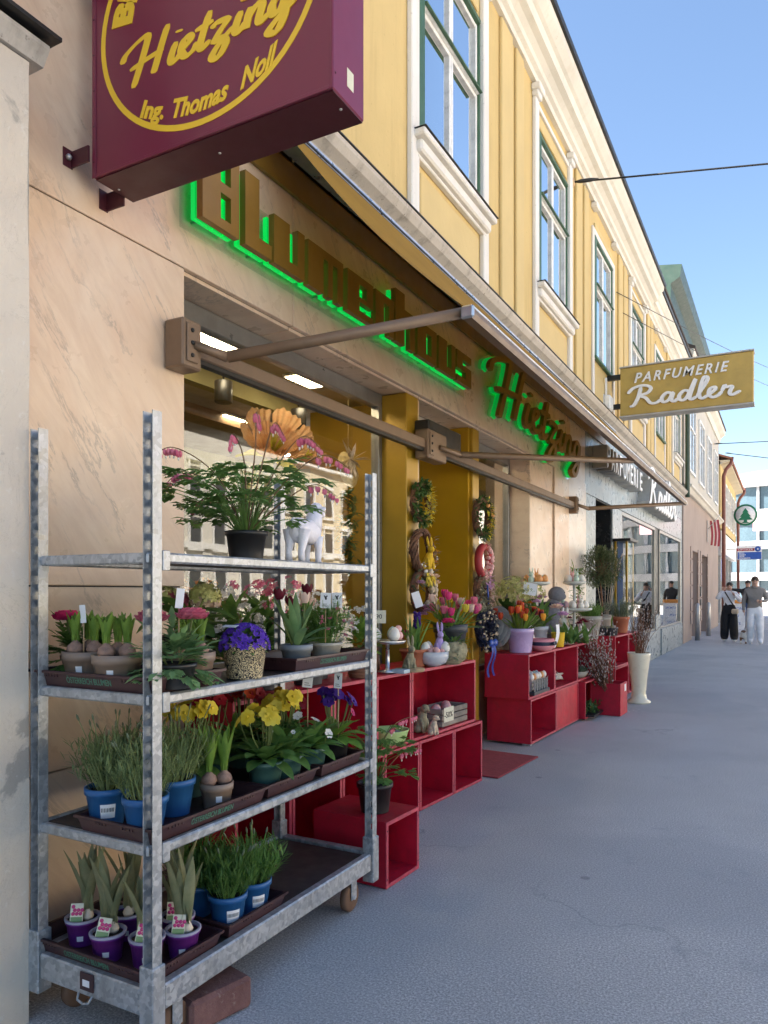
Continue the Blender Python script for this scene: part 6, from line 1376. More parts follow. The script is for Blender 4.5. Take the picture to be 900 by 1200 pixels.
for k in range(14): y = U(-.25, .1); B().tube([(U(-.1, .1), y, U(.02, .09)), (U(-.1, .1), y + .15, U(.04, .12)), (U(-.1, .1), y + .28, U(.02, .1))], [.012, .02, .01], 7).build('branch', 'egg_carton', t)
t = item('moss_tray', 'clump of dark green moss in the low box', 'moss', rp(8.35, .0, .042)); q = B()
for k in range(260): q.blade((U(-.1, .1), U(-.2, .2), U(.0, .1)), rdir(0, 80), U(.03, .06), .02, .3, 2)
q.build('foliage', 'leaf_dark', t, kind='stuff'); bx('tray_base', 'black_plastic', t, -.12, -.22, 0, .12, .22, .02)
t = item('succulent_bowl', 'low bowl of grey-green succulents in the third box', 'bowl', rp(8.3, -.1, .447)); B().lathe([(.08, 0), (.12, .06), (.115, .06), (.001, .03)], n=18).build('bowl', 'cement', t); q = B(); [q.blade((U(-.08, .08), U(-.08, .08), .05), rdir(20, 80), .06, .03, .1, 3) for _ in range(70)]; q.build('foliage', 'leaf_grey', t, kind='stuff')
# willow catkins
def willow(t, n, base, lean, L0, L1, seed, spread=.35, sub=4):
    random.seed(seed); tw, ck = B(), B()
    for k in range(n):
        a = U(0, 6.28); d = (Vector(lean) + Vector((math.cos(a), math.sin(a), 0)) * U(0, spread)).normalized(); L = U(L0, L1); p0 = Vector(base) + Vector((U(-.04, .04), U(-.04, .04), 0))
        def one(p, d, L, r, dep):
            c = [p + d * L * i / 5 + Vector((U(-.008, .008), U(-.008, .008), -.03 * L * (i / 5) ** 2)) for i in range(6)]; tw.tube(c, [r * (1 - .7 * i / 5) for i in range(6)], 4, False)
            for i in range(int(L * 11)):
                s = U(.35, 1.0); j = min(4, int(s * 5)); q_ = c[j].lerp(c[j + 1], s * 5 - j); dd = (d + rdir(-30, 60) * .7).normalized(); ck.ball(q_ + dd * .008, (.006, .006, .01), 5, 4)
            if dep:
                for i in range(sub): one(c[2 + i % 3], (d + rdir(-10, 40) * .45).normalized(), L * U(.3, .5), r * .5, 0)
        one(p0, d, L, .0065, 1)
    tw.build('twigs', 'twig', t, kind='stuff'); ck.build('catkins', 'catkin', t, kind='stuff')
t = thing('willow_box', 'square maroon planter bristling with leaning willow catkin branches', 'planter', (.64, 8.72, .003), R(-2))
for a in ((-.17, -.17, 0, -.15, .17, .36), (.15, -.17, 0, .17, .17, .36), (-.149, -.17, 0, .149, -.15, .36), (-.149, .15, 0, .149, .17, .36), (-.149, -.149, 0, .149, .149, .02)): bx('side_panel', 'red_board', t, *a, c=.003)
bx('price_sticker', 'paper', t, .171, .02, .26, .172, .1, .34); willow(t, 36, (0, 0, .1), (-.12, -.62, 1.0), .6, 1.05, 181, .34)
t = thing('willow_vase', 'tall cream glazed floor vase holding willow catkin branches', 'vase', (.80, 9.75, .0), 0)
B().lathe([(.14, .0), (.145, .02), (.1, .05), (.085, .12), (.1, .3), (.125, .48), (.14, .6), (.142, .63), (.132, .63), (.11, .4), (.001, .3)], n=30).build('vase', 'cream_glaze', t); willow(t, 22, (0, 0, .45), (.0, -.05, 1.0), .5, .85, 183, .3)

# ================================================================== wreaths on the door columns
def wreath(label, loc, Rr, r, base, bits, seed, wrap='twig', twigs=True):
    random.seed(seed); t = thing('door_wreath', label, 'wreath', loc, 0, 'wreaths hung on the gold door columns'); q = B()
    if twigs:
        for k in range(26):
            ph = U(0, 6.28); ro = U(.5, 1) * r; c = []
            for i in range(25): a = ph + 6.283 * i / 24; w = a * 3 + k; c.append((ro * .8 * math.cos(w) + r * .6, (Rr + ro * .7 * math.sin(w)) * math.cos(a), (Rr + ro * .7 * math.sin(w)) * math.sin(a)))
            q.tube(c, .0045, 4, False)
        q.build('twig_ring', wrap, t)
    else:
        q.tube([(r, Rr * math.cos(6.283 * i / 28), Rr * math.sin(6.283 * i / 28)) for i in range(29)], r * .85, 10, False); q.build('ring', wrap, t)
    for kind_, m, n_, a0, a1, s in bits:
        q = B()
        for k in range(n_):
            a = R(U(a0, a1)); b2 = U(0, 6.28); rad = Rr + r * math.cos(b2) * U(.5, 1); p = Vector((r * .7 + abs(r * math.sin(b2)), rad * math.cos(a), rad * math.sin(a))); d = Vector((U(.2, 1), math.cos(a) * math.cos(b2), math.sin(a) * math.cos(b2))) + rdir(-60, 60) * .7
            if kind_ == 'leaf': q.blade(p, d, s * U(.7, 1.3), s * .45, .3, 3)
            elif kind_ == 'ball': q.ball(p + Vector((.01, 0, 0)), s * U(.7, 1.2), 7, 5)
            elif kind_ == 'rose': ball_flower(q, p + Vector((.02, 0, 0)), s, 16, 3)
        q.build({'leaf': 'leaves', 'ball': 'berries', 'rose': 'flowers'}[kind_], m, t, kind='stuff')
    return t
CX = .0
wreath('green and yellow leafy wreath, uppermost on the left door column', (CX, 5.02, 2.06), .13, .035, None, [('leaf', 'leaf_dark', 230, 60, 300, .05), ('leaf', 'petal_yellow', 90, -90, 60, .045), ('leaf', 'petal_lime', 80, -100, 80, .045)], 201)
t = wreath('brown twig wreath with a yellow rabbit on the left door column', (CX, 5.03, 1.70), .145, .045, None, [('leaf', 'petal_orange', 40, -90, 20, .035), ('leaf', 'pale_twig', 50, -120, 40, .05), ('ball', 'egg_white', 12, -120, 0, .012)], 202)
rabbit(t, .22, 'yellow_flock', part='rabbit', off=(.08, .02, -.14), rot=R(60)); q = B(); [q.blade((.08, .02 + U(-.05, .05), -.16), Vector((U(-.2, .6), U(-.6, .6), -1)), U(.06, .12), .012, .2, 3) for _ in range(110)]; q.build('feathers', 'yellow_feather', t, kind='stuff')
wreath('rustic twig wreath with lilac rose and wooden heart, lowest on the left column', (CX, 5.03, 1.40), .14, .04, None, [('rose', 'petal_lilac', 5, 150, 280, .035), ('leaf', 'leaf_grey', 30, 30, 200, .07), ('ball', 'dry_cream', 40, -60, 80, .02), ('rose', 'petal_blush', 3, 20, 90, .04)], 203)
wreath('dark boxwood wreath with yellow blossoms, uppermost on the right door column', (CX, 6.28, 2.06), .155, .04, None, [('leaf', 'leaf_dark', 320, 0, 360, .04), ('leaf', 'petal_yellow', 50, -80, 60, .05), ('ball', 'egg_orange', 7, -60, 80, .018)], 204)
wreath('dark red felt wreath with pink dried flowers on the right door column', (CX, 6.28, 1.67), .13, .042, None, [('ball', 'egg_pink', 60, -110, 70, .018), ('leaf', 'petal_blush', 60, -110, 80, .04), ('leaf', 'stick_wood', 14, 60, 110, .05)], 205, 'wreath_red', False)
wreath('grey pod wreath with a pink tassel on the right door column', (CX, 6.28, 1.40), .13, .045, None, [('leaf', 'moss', 220, 60, 330, .045), ('leaf', 'petal_blush', 70, -60, 30, .05), ('leaf', 'petal_lilac', 40, 20, 80, .05)], 206)
t = wreath('navy and gold bead wreath with a trailing blue ribbon, lowest on the right column', (CX + .02, 6.29, 1.06), .15, .05, None, [('leaf', 'navy_ribbon', 260, 0, 360, .045), ('ball', 'dry_cream', 40, 0, 360, .016)], 207, 'navy_ribbon')
for s_ in (-1, 1):
    B().grid(lambda u, v: (.1 + .02 * math.sin(u * 6) , s_ * (.02 + .05 * u) + (v - .5) * .05, -.12 - u * .3), 8, 2).build('ribbon_tail', 'blue_ribbon', t); B().ball((.11, s_ * .05, -.12), (.022, .05, .035), 10, 7).build('ribbon_loop', 'blue_ribbon', t)
B().tube([(.04, .03, .45), (.05, .05, .2)], .008, 6).build('ribbon_hanger', 'blue_ribbon', t)
# ================================================================== inside the shop windows
random.seed(301)
def paper_flower(label, loc, Rr, rot, seed, sep=True):
    random.seed(seed); t = thing('paper_flower', label, 'paper flower', loc); t.rotation_euler = rot
    for L_ in range(3):
        n_ = 6 - L_
        for k in range(n_):
            a = 6.283 * k / n_ + L_ * .45; q = B(); f = 1 - .2 * L_; wd = 6.283 / n_ * .78
            def pt(u, v, a=a, f=f, L_=L_, wd=wd, k=k):
                th = a + (v - .5) * 2 * wd * (.25 + .75 * u ** .7) * .62; rr = Rr * f * u * (1 - .1 * abs(2 * v - 1) ** 3); op = .62 - .12 * L_
                ruff = .008 * math.sin(v * 34 + k * 3) * u - .03 * abs(2 * v - 1) ** 2 * u * u + .012 * math.sin(v * 9 + k) * u ** 4
                return (rr * math.cos(th) * op * 1.25, rr * math.sin(th) * op * 1.25, Rr * f * (u ** 1.4) * .72 + ruff)
            q.grid(pt, 9, 30); q.build('petal', 'paper_orange', t)
    q = B(); [q.tube([(0, 0, .02), (U(-.05, .05), U(-.05, .05), .16)], .005, 5) for _ in range(18)]; q.build('stamens', 'paper_lime', t, kind='stuff')
    if sep:
        for k in range(3): strap(t, 'paper_leaf', (0, 0, -.02), (math.cos(k * 2.1), math.sin(k * 2.1), -.5), Rr * 1.3, Rr * .42, .5, 'paper_lime', 7, .25)
    B().tube([(0, 0, .0), (0, .0, -.25), (.02, 0, -.5)], .012, 7).build('stalk', 'paper_lime', t)
    return t
paper_flower('giant orange paper blossom opening behind the left shop window', (-.6, 4.0, 2.30), .31, Vector((.62, -.5, .6)).to_track_quat('Z', 'Y').to_euler(), 302)
paper_flower('second giant orange paper blossom half hidden behind the first', (-.9, 4.7, 2.36), .29, Vector((.7, .1, .7)).to_track_quat('Z', 'Y').to_euler(), 303, False)
CL = 2.886
for k, (x, y, lb) in enumerate(((-.5, 3.36, 'lit ceiling panel lamp nearest the window corner'), (-.5, 4.3, 'lit ceiling panel lamp above the paper blossoms'), (-1.14, 3.83, 'lit ceiling panel lamp deeper in the shop, nearer the marble wall'), (-1.75, 4.95, 'lit ceiling panel lamp deep in the shop by the paper blossom'), (-2.3, 7.0, 'lit ceiling panel lamp deep in the shop behind the door'), (-.6, 7.0, 'lit ceiling panel lamp behind the right shop window'), (-4.2, 4.2, 'lit ceiling panel lamp near the back wall, nearer one'), (-4.2, 6.4, 'lit ceiling panel lamp near the back wall, further one'))):
    t = thing('ceiling_light', lb, 'ceiling lamp', (x, y, CL), 0, 'ceiling lamps inside the flower shop'); bx('housing', 'white_paint', t, -.1, -.17, -.02, .1, .17, -.002); bx('diffuser', 'lamp_warm', t, -.085, -.15, -.026, .085, .15, -.0205)
t = thing('strip_light', 'white fluorescent strip lamp under the shop ceiling', 'strip lamp', (-1.9, 6.2, 2.74)); bx('housing', 'white_paint', t, -.04, -.75, .012, .04, .75, .05); B().tube([(0, -.72, 0), (0, .72, 0)], .014, 8).build('lamp_tube', 'tube_light', t)
for k, (y, lb) in enumerate(((3.55, 'black cylindrical spot lamp behind the window top, nearer one'), (4.35, 'black cylindrical spot lamp behind the window top, further one'))):
    t = thing('spot_lamp', lb, 'spot lamp', (-.62, y, 2.56), 0, 'black spot lamps behind the window'); B().lathe([(.05, 0), (.055, .005), (.055, .13), (.02, .14), (.001, .14)], n=16).build('housing', 'black_plastic', t); B().tube([(0, 0, .14), (0, 0, .32)], .006, 6).build('rod', 'black_plastic', t)
t = thing('straw_ornament', 'round straw hat ornament with dried bow hanging inside the left window', 'ornament', (-.33, 4.55, 2.27)); B().lathe([(.001, .03), (.05, .028), (.06, .0), (.13, -.004), (.132, .0), (.062, .012)], n=24, M=Matrix.Rotation(R(80), 4, 'Y')).build('hat', 'straw', t)
q = B(); [q.blade((.05, -.04 + U(-.03, .03), .06), Vector((U(-.2, .4), U(-.4, .2), U(-1, .4))), U(.08, .16), .02, .2, 3) for _ in range(40)]; q.build('dried_bow', 'dry_cream', t, kind='stuff'); B().tube([(0, 0, .1), (0, 0, .5)], .002, 5).build('cord', 'straw', t)
t = thing('hanging_garland', 'dark green leaf garland hanging inside the left window', 'garland', (-.36, 4.6, 1.9)); q = B(); [q.blade((U(-.05, .05), U(-.07, .07), z), rdir(-40, 40), U(.05, .09), .03, .4, 3) for z in [U(-.35, .25) for _ in range(170)]]; q.build('foliage', 'leaf_dark', t, kind='stuff'); B().tube([(0, 0, -.3), (0, 0, .6)], .003, 5).build('cord', 'twig', t)
# display tables, shelves and stock behind the glass
def table(label, loc, L, W, H_, m='timber'):
    t = thing('display_table', label, 'table', loc, 0, 'tables inside the flower shop'); bx('top', m, t, -W / 2, -L / 2, H_ - .03, W / 2, L / 2, H_, c=.004)
    for x in (-W / 2 + .04, W / 2 - .04):
        for y in (-L / 2 + .04, L / 2 - .04): bx('leg', 'gold_frame', t, x - .015, y - .015, 0, x + .015, y + .015, H_ - .03)
table('brass-legged display table just behind the left window', (-.72, 3.75, .005), 1.9, .5, .85); table('display table deeper in the shop', (-2.0, 4.6, .005), 1.8, .7, .8); table('counter table behind the right window', (-.62, 7.1, .005), 1.2, .45, .98)
def leafy(label, loc, h, r, m, seed, fl=None, potm='cement', n=90):
    random.seed(seed); t = potplant('house_plant', label, 'potted plant', loc, potm, h * .32, r * .42, r * .34); q = B()
    for k in range(n): q.blade((U(-.03, .03), U(-.03, .03), h * .3 + U(0, h * .35)), rdir(0, 85), r * U(.5, 1.1), r * U(.18, .3), U(.3, .9), 4)
    q.build('foliage', m, t, kind='stuff')
    if fl:
        q = B(); [florets(q, (U(-r, r) * .7, U(-r, r) * .7, h * U(.6, 1.0)), r * .12, 8, r * .07) for _ in range(24)]; q.build('flowers', fl, t, kind='stuff')
    return t
for k, (x, y, h, r, m, f_, lb) in enumerate(((-.62, 3.0, .5, .24, 'leaf_mid', 'petal_yellow', 'yellow flowering plant on the table behind the left window'), (-.70, 3.42, .42, .22, 'leaf_dark', 'petal_blush', 'blush flowering plant on the table behind the left window'), (-.62, 3.85, .5, .24, 'leaf_mid', 'petal_white', 'white flowering plant on the table behind the left window'), (-.72, 4.3, .55, .25, 'leaf_fresh', 'petal_pink', 'pink flowering plant on the table behind the left window'), (-.6, 4.62, .45, .2, 'leaf_dark', None, 'dark leafy plant at the table end by the gold column'))): leafy(lb, (x, y, .856), h, r, m, 310 + k, f_)
for k, (x, y, lb) in enumerate(((-2.0, 4.1, 'large leafy plant on the inner display table, nearer one'), (-2.05, 4.9, 'large leafy plant on the inner display table, further one'))): leafy(lb, (x, y, .806), .7, .35, 'leaf_dark', 330 + k, 'petal_orange' if k else None)
for k, (y, x, h, r, m, f_, lb) in enumerate(((2.74, -.16, .5, .22, 'leaf_mid', 'petal_white', 'white flowering plant on the cubes behind the trolley, nearest the wall panel'), (3.02, -.2, .55, .24, 'leaf_bleed', 'petal_pink', 'pink flowering plant on the cubes behind the tulip tray'), (3.3, -.14, .5, .22, 'leaf_mid', 'petal_white', 'white flowering plant on the cubes behind the far trolley post'), (3.52, -.26, .48, .2, 'leaf_fresh', 'petal_blush', 'blush flowering plant on the cubes beside the wicker pot'))): leafy(lb, lp(y, x), h, r, m, 350 + k, f_, 'charcoal_plastic')
su = thing('wall_rack', 'tall timber rack of vases along the back wall of the shop', 'rack', (-5.7, 5.2, .005))
for z in (.4, .9, 1.4, 1.9): bx('shelf', 'timber', su, -.2, -2.2, z, .2, 2.2, z + .03)
for y in (-2.2, -.75, .75, 2.17): bx('upright', 'timber', su, -.2, y, 0, .2, y + .03, 2.2)
for k in range(26): z = (.43, .93, 1.43, 1.93)[k % 4]; y = -2.0 + (k * .157) % 4.0; r = U(.05, .09); B().lathe([(r * .7, 0), (r, .1), (r * .6, .22), (r * .7, .27), (r * .6, .27), (.001, .1)], c=(0, y, z), n=12).build('stocked_vase', ('egg_white', 'terracotta', 'egg_mint', 'cream_glaze', 'egg_pink')[k % 5], su)
# right window: Easter figures
for nm, lb, loc, s_, m, rz in (('yellow_rabbit', 'tall yellow flocked rabbit behind the right window', (-.45, 7.35, .99), .5, 'yellow_flock', 60), ('lying_rabbit', 'second yellow flocked rabbit low behind the right window', (-.45, 6.9, .99), .36, 'yellow_flock', 120)):
    t = item(nm, lb, 'figurine', loc, R(rz)); rabbit(t, s_, m)
for k, (y, z, m, r, lb) in enumerate(((6.62, 1.36, 'egg_pink', .1, 'big pink paper egg hanging behind the right window'), (6.55, 1.28, 'yellow_flock', .08, 'yellow paper chick hanging behind the right window'), (6.75, 1.75, 'board_pink', .1, 'pale pink paper egg hanging high behind the right window'))):
    t = thing('paper_egg', lb, 'ornament', (-.4, y, z)); q = B(); egg(q, (0, 0, 0), r, n=16); q.build('egg', m, t); B().tube([(0, 0, r), (0, 0, .9)], .0015, 4).build('thread', 'paper', t)
# perfume shop displays
for k, y in enumerate((13.6, 14.6, 15.7, 17.9, 19.0, 20.1)):
    t = thing('display_bust', ('white', 'pale', 'white', 'dark', 'pale', 'white')[k] + ' draped display figure in the perfume shop window, number ' + ('one', 'two', 'three', 'four', 'five', 'six')[k] + ' from the door', 'display figure', (-.5, y, .555), 0, 'display figures in the perfume window')
    B().lathe([(.16, 0), (.16, .02), (.03, .04), (.03, .3), (.14, .34), (.17, .5), (.19, .72), (.1, .8), (.045, .84), (.05, .92), (.001, .96)], n=18).build('bust', ('egg_white', 'dry_cream', 'egg_white', 'felt_grey', 'dry_cream', 'egg_white')[k], t)
sc_ = thing('show_case', 'narrow brass-framed wall show case beside the perfume shop door', 'show case', (0.02, 12.2, .0))
for a in ((0, 0, .5, .03, .04, 2.2), (0, .5, .5, .03, .54, 2.2), (.17, 0, .5, .2, .04, 2.2), (.17, .5, .5, .2, .54, 2.2)): bx('brass_post', 'gold_frame', sc_, *a)
bx('roof_cap', 'dark_metal', sc_, -.01, -.08, 2.2, .26, .62, 2.24); bx('base_cap', 'dark_metal', sc_, 0, 0, .46, .2, .54, .499); bx('back_panel', 'denim', sc_, .031, .041, .5, .04, .499, 2.199); bx('pane', 'clear_glass', sc_, .195, .041, .5, .198, .499, 2.199)

# ================================================================== far street furniture and signs
t = thing('round_shop_sign', 'round green and white fir-tree sign over the far pavement', 'sign', (.3, 40.0, 4.72))
Mx = lambda x, y, z: Matrix.Translation((x, y, z)) @ Matrix.Rotation(R(90), 4, 'X')
B().lathe([(.001, 0), (.72, 0), (.72, .12), (.001, .12)], n=36, M=Mx(.6, .0, .35)).build('disc', 'spar_green', t); B().lathe([(.001, 0), (.6, 0), (.6, .01), (.001, .012)], n=36, M=Mx(.6, -.121, .35)).build('white_face', 'board_white', t)
tri = [(0, .46), (.2, .16), (.13, .16), (.34, -.12), (.24, -.12), (.45, -.34), (.1, -.34), (.1, -.46), (.26, -.55), (-.26, -.55), (-.1, -.46), (-.1, -.34), (-.45, -.34), (-.24, -.12), (-.34, -.12), (-.13, .16), (-.2, .16)]
B().prism(tri, lambda u, v, w: (.6 + u, -.134 - w, .35 + v), 0, .006).build('fir_tree', 'spar_green', t); B().tube([(-.9, .05, .6), (.1, .05, .6)], .03, 6).build('arm', 'steel_post', t); t.scale = (.72,) * 3; t.location.z = 4.85
t = thing('pink_banner', 'pale pink fascia board behind the round green sign', 'sign', (.5, 52.0, 5.4)); t.scale = (.7,) * 3; bx('board', 'board_pink', t, .2, 0, -.3, 8, .1, 1.3)
for k in range(3): q = B(); text(q, 'MARKT FRISCH', .3, lambda u, v, w: (.5 + u, -.004 - w, .9 - k * .45 + v), 0, .01); q.build('lettering', 'letter_grey', t)
t = thing('blue_shop_sign', 'blue and white projecting sign with a red banner below the round sign', 'sign', (.55, 36.5, 2.8)); t.scale = (.6, .6, .6); bx('board', 'board_white', t, .0, 0, 0, 1.62, .12, 1.02, c=.01); bx('blue_field', 'board_blue', t, .03, -.006, .03, 1.6, -.001, .56); bx('red_band', 'board_red', t, -.04, -.012, .64, 1.14, -.001, .84, c=.003)
for k, s in enumerate(('FOTO', 'HANDY', 'OPTIK', 'HÖRGERÄTE')): q = B(); text(q, s, .13, lambda u, v, w: (.12 + u, -.0065 - w, .44 - k * .125 + v), 0, .006, bold=.004); q.build('lettering', 'board_white', t)
q = B(); text(q, 'OPTIKER', .16, lambda u, v, w: (.05 + u, -.0125 - w, .69 + v), 0, .006, wid=1.0); q.build('lettering', 'board_white', t); B().lathe([(.06, 0), (.2, 0), (.2, .006), (.06, .006)], n=20, M=Mx(1.36, -.004, .78), capb=False).build('emblem', 'board_blue', t); B().tube([(-.9, .06, .8), (0, .06, .8)], .03, 6).build('arm', 'steel_post', t)
t = thing('folded_flag', 'dark red and white folded flag sign on the pink house', 'flag', (.06, 28.2, 2.95)); t.scale = (.55, .55, .7)
for k, (x, m) in enumerate(((.12, 'board_red'), (.32, 'board_red'), (.46, 'board_pink'), (.52, 'board_red'))): B().grid(lambda u, v, x=x: (x + .12 * u + .05 * math.sin(v * 4), .05 * u + x * .3, .1 + v * 1.2 - .15 * x + .25 * x * v), 3, 8).build('flag_fold', m, t)
B().tube([(0, 0, .9), (.75, .15, 1.7)], .02, 6).build('flag_pole', 'steel_post', t); bx('backing_panel', 'letter_grey', t, -.02, -.5, .25, .0, -.1, 1.3)
t = thing('a_board', 'white pavement A-board with orange top behind the walking woman', 'sign board', (.95, 27.5, .0)); B().box(-.3, -.28, .0, .3, -.26, 1.0, M=Matrix.Translation((0, .05, 0)) @ Matrix.Rotation(R(-10), 4, 'X')).build('front_board', 'board_white', t); B().box(-.3, .26, .0, .3, .28, 1.0, M=Matrix.Translation((0, -.05, 0)) @ Matrix.Rotation(R(10), 4, 'X')).build('rear_board', 'board_white', t); bx('top_panel', 'orange_board', t, -.3, -.1, 1.0, .3, .1, 1.12, c=.01)
for k in range(3): q = B(); text(q, ('AKTION', 'NEU', 'HEUTE')[k], .12, lambda u, v, w: Matrix.Translation((0, .05, 0)) @ Matrix.Rotation(R(-10), 4, 'X') @ Vector((u, -.281 - w, .75 - k * .25 + v)), 0, .003, align='CENTER'); q.build('lettering', 'board_blue', t)
for k, (x, y, lb) in enumerate(((.22, 22.9, 'steel guard post at the pink house corner, nearer one'), (.3, 25.4, 'steel guard post before the pink house door, further one'))):
    t = thing('guard_post', lb, 'bollard', (x, y, 0), 0, 'steel posts by the pink house'); B().tube([(0, 0, 0), (0, 0, 1.0), (0, .0, 1.06)], [.07, .07, .03], 12).build('post', 'steel_post', t)
t = thing('crossing_car', 'white car crossing the far end of the street', 'car', (1.8, 60.0, 0.0))
prof = [(-2.1, .3), (-2.15, .7), (-1.9, .9), (-1.2, .98), (-.6, 1.42), (.7, 1.45), (1.4, 1.02), (2.0, .92), (2.12, .6), (2.1, .3)]
B().prism(prof, lambda u, v, w: (u, w, v), -.8, .8).build('body', 'car_white', t)
B().prism([(-1.05, .98), (-.55, 1.36), (.62, 1.38), (1.2, 1.0)], lambda u, v, w: (u, w, v), -.81, .81).build('window_band', 'car_dark', t)
for x in (-1.35, 1.35):
    for s_ in (-1, 1): B().lathe([(.001, -.1), (.3, -.1), (.32, 0), (.3, .1), (.001, .1)], n=20, M=Matrix.Translation((x, s_ * .75, .32)) @ Matrix.Rotation(R(90), 4, 'X')).build('wheel', 'black_plastic', t)
for s_ in (-1, 1): bx('headlight', 'board_white', t, 2.09, s_ * .6 - .12, .62, 2.14, s_ * .6 + .12, .74, c=.01)

# ================================================================== people
def person(name, label, loc, rz, J, E_, regions, extra):
    """one skinned body; J: joint -> (x, y, z, r); regions: function of a face centre -> material index"""
    names = list(J); me = bpy.data.meshes.new(name); me.from_pydata([J[k][:3] for k in names], [(names.index(a), names.index(b_)) for a, b_ in E_], [])
    o = bpy.data.objects.new(name, me); COL.objects.link(o)
    md = o.modifiers.new('skin', 'SKIN'); md.use_smooth_shade = True
    sv = me.skin_vertices[0].data if me.skin_vertices else me.attributes.new('x', 'FLOAT', 'POINT')
    for i, k in enumerate(names): rr = J[k][3]; sv[i].radius = rr if isinstance(rr, tuple) else (rr, rr)
    sv[names.index('pelvis')].use_root = True
    s2 = o.modifiers.new('sub', 'SUBSURF'); s2.levels = 2; s2.render_levels = 2
    dg = bpy.context.evaluated_depsgraph_get(); dg.update(); m2 = bpy.data.meshes.new_from_object(o.evaluated_get(dg)); bpy.data.objects.remove(o)
    m2.materials.clear()
    mats, fn = regions
    for q in mats: m2.materials.append(MT[q])
    for p in m2.polygons: p.material_index = fn(p.center); p.use_smooth = True
    m2.name = name
    t = thing(name, label, 'person', loc, rz); place(m2, 'body', t); extra(t); return t
BODY_E = [('pelvis', 'waist'), ('waist', 'chest'), ('chest', 'neck'), ('neck', 'jaw'), ('jaw', 'head'), ('head', 'crown'), ('chest', 'shl'), ('shl', 'ell'), ('ell', 'wrl'), ('wrl', 'hal'), ('chest', 'shr'), ('shr', 'elr'), ('elr', 'wrr'), ('wrr', 'har'), ('pelvis', 'hil'), ('hil', 'knl'), ('knl', 'anl'), ('anl', 'tol'), ('pelvis', 'hir'), ('hir', 'knr'), ('knr', 'anr'), ('anr', 'tor')]
def fingers(t, wrist, palm, side, m='skin'):
    w_, p_ = Vector(wrist), Vector(palm); d = (p_ - w_).normalized(); s_ = Vector(side).normalized(); b = B()
    for k in range(4): b.tube([p_ + s_ * (k - 1.5) * .018, p_ + s_ * (k - 1.5) * .02 + d * (.035 + .01 * (1 - abs(k - 1.4) / 1.6)), p_ + s_ * (k - 1.5) * .018 + d * (.06 + .018 * (1 - abs(k - 1.4) / 1.6)) + Vector((0, -.012, -.008))], [.0095, .009, .007], 6)
    b.tube([w_.lerp(p_, .5) - s_ * .03, w_.lerp(p_, .8) - s_ * .05, p_ - s_ * .052 + d * .012], [.011, .01, .008], 6); b.build('fingers', m, t)
def face(t, c, r, hairm, hair_long=False, glasses=True):
    c = Vector(c)
    B().tube([c + Vector((0, -r * .9, r * .15)), c + Vector((0, -r * 1.18, -r * .2)), c + Vector((0, -r * .95, -r * .3))], [r * .08, r * .17, r * .12], 7).build('nose', 'skin', t)
    B().ball(c + Vector((0, -r * .86, -r * .62)), (r * .3, r * .1, r * .08), 8, 5).build('mouth', 'egg_pink', t)
    for s in (-1, 1): B().ball(c + Vector((s * r * .98, r * .05, -r * .05)), (r * .12, r * .22, r * .32), 7, 6).build('ear', 'skin', t); B().ball(c + Vector((s * r * .38, -r * .86, r * .12)), (r * .24, r * .1, r * .18), 8, 6).build('sunglass_lens' if glasses else 'eye', 'black_plastic', t)
    if glasses: B().tube([c + Vector((-r * 1.0, -r * .1, r * .16)), c + Vector((-r * .75, -r * .75, r * .16)), c + Vector((0, -r * .98, r * .18)), c + Vector((r * .75, -r * .75, r * .16)), c + Vector((r * 1.0, -r * .1, r * .16))], r * .05, 5).build('sunglass_frame', 'black_plastic', t)
    def hr(u, v):
        th = v * 6.283; ph = u * R(118 if hair_long else 100); d = Vector((math.sin(ph) * math.sin(th), math.sin(ph) * math.cos(th), math.cos(ph))); w = 1.1 + .05 * noise.noise(d * 4)
        if d.y < -.45 and d.z < .45: w = .8
        return c + Vector((d.x * r * 1.02, d.y * r * 1.1 + r * .08, d.z * r * 1.15 + r * .12)) * 1.0 * 1.0 if w > 1 else c + d * r * .8
    B().grid(hr, 10, 20).build('hair', hairm, t)
M1 = dict(pelvis=(0, 0, .95, (.17, .12)), waist=(0, 0, 1.12, (.165, .115)), chest=(0, .01, 1.36, (.185, .125)), neck=(0, 0, 1.53, .062), jaw=(0, -.02, 1.6, (.072, .08)), head=(0, -.02, 1.68, (.083, .1)), crown=(0, -.01, 1.755, (.06, .07)),
    shl=(-.2, .01, 1.42, .075), ell=(-.27, .05, 1.16, .058), wrl=(-.26, -.02, .92, .042), hal=(-.255, -.04, .84, (.025, .042)), shr=(.2, .01, 1.42, .075), elr=(.28, .0, 1.16, .058), wrr=(.16, -.2, 1.14, .04), har=(.09, -.23, 1.15, (.025, .04)),
    hil=(-.1, 0, .86, .125), knl=(-.11, -.06, .5, .105), anl=(-.11, .08, .12, .085), tol=(-.11, -.06, .045, (.045, .04)), hir=(.1, 0, .86, .125), knr=(.11, -.1, .5, .105), anr=(.12, -.1, .12, .085), tor=(.13, -.26, .045, (.045, .04)))
def reg1(c):
    if c.z < .085: return 3
    if c.z < .98 and abs(c.x) < .235 : return 2
    if c.z > 1.53: return 0
    if (c.x < -.2 and c.z < .90) or (c.z < 1.22 and c.y < -.19 and c.x < .15): return 0
    return 1
def ex1(t):
    face(t, (0, -.025, 1.685), .092, 'hair_brown'); fingers(t, M1['wrl'][:3], M1['hal'][:3], (0, 1, 0)); fingers(t, M1['wrr'][:3], M1['har'][:3], (0, 0, 1))
    B().tube([(.09 * math.cos(a), .09 * math.sin(a) * .95 + .0, 1.51 + .012 * math.cos(a * 2)) for a in [k * 6.283 / 14 for k in range(15)]], .02, 7, False).build('collar', 'cloth_grey', t)
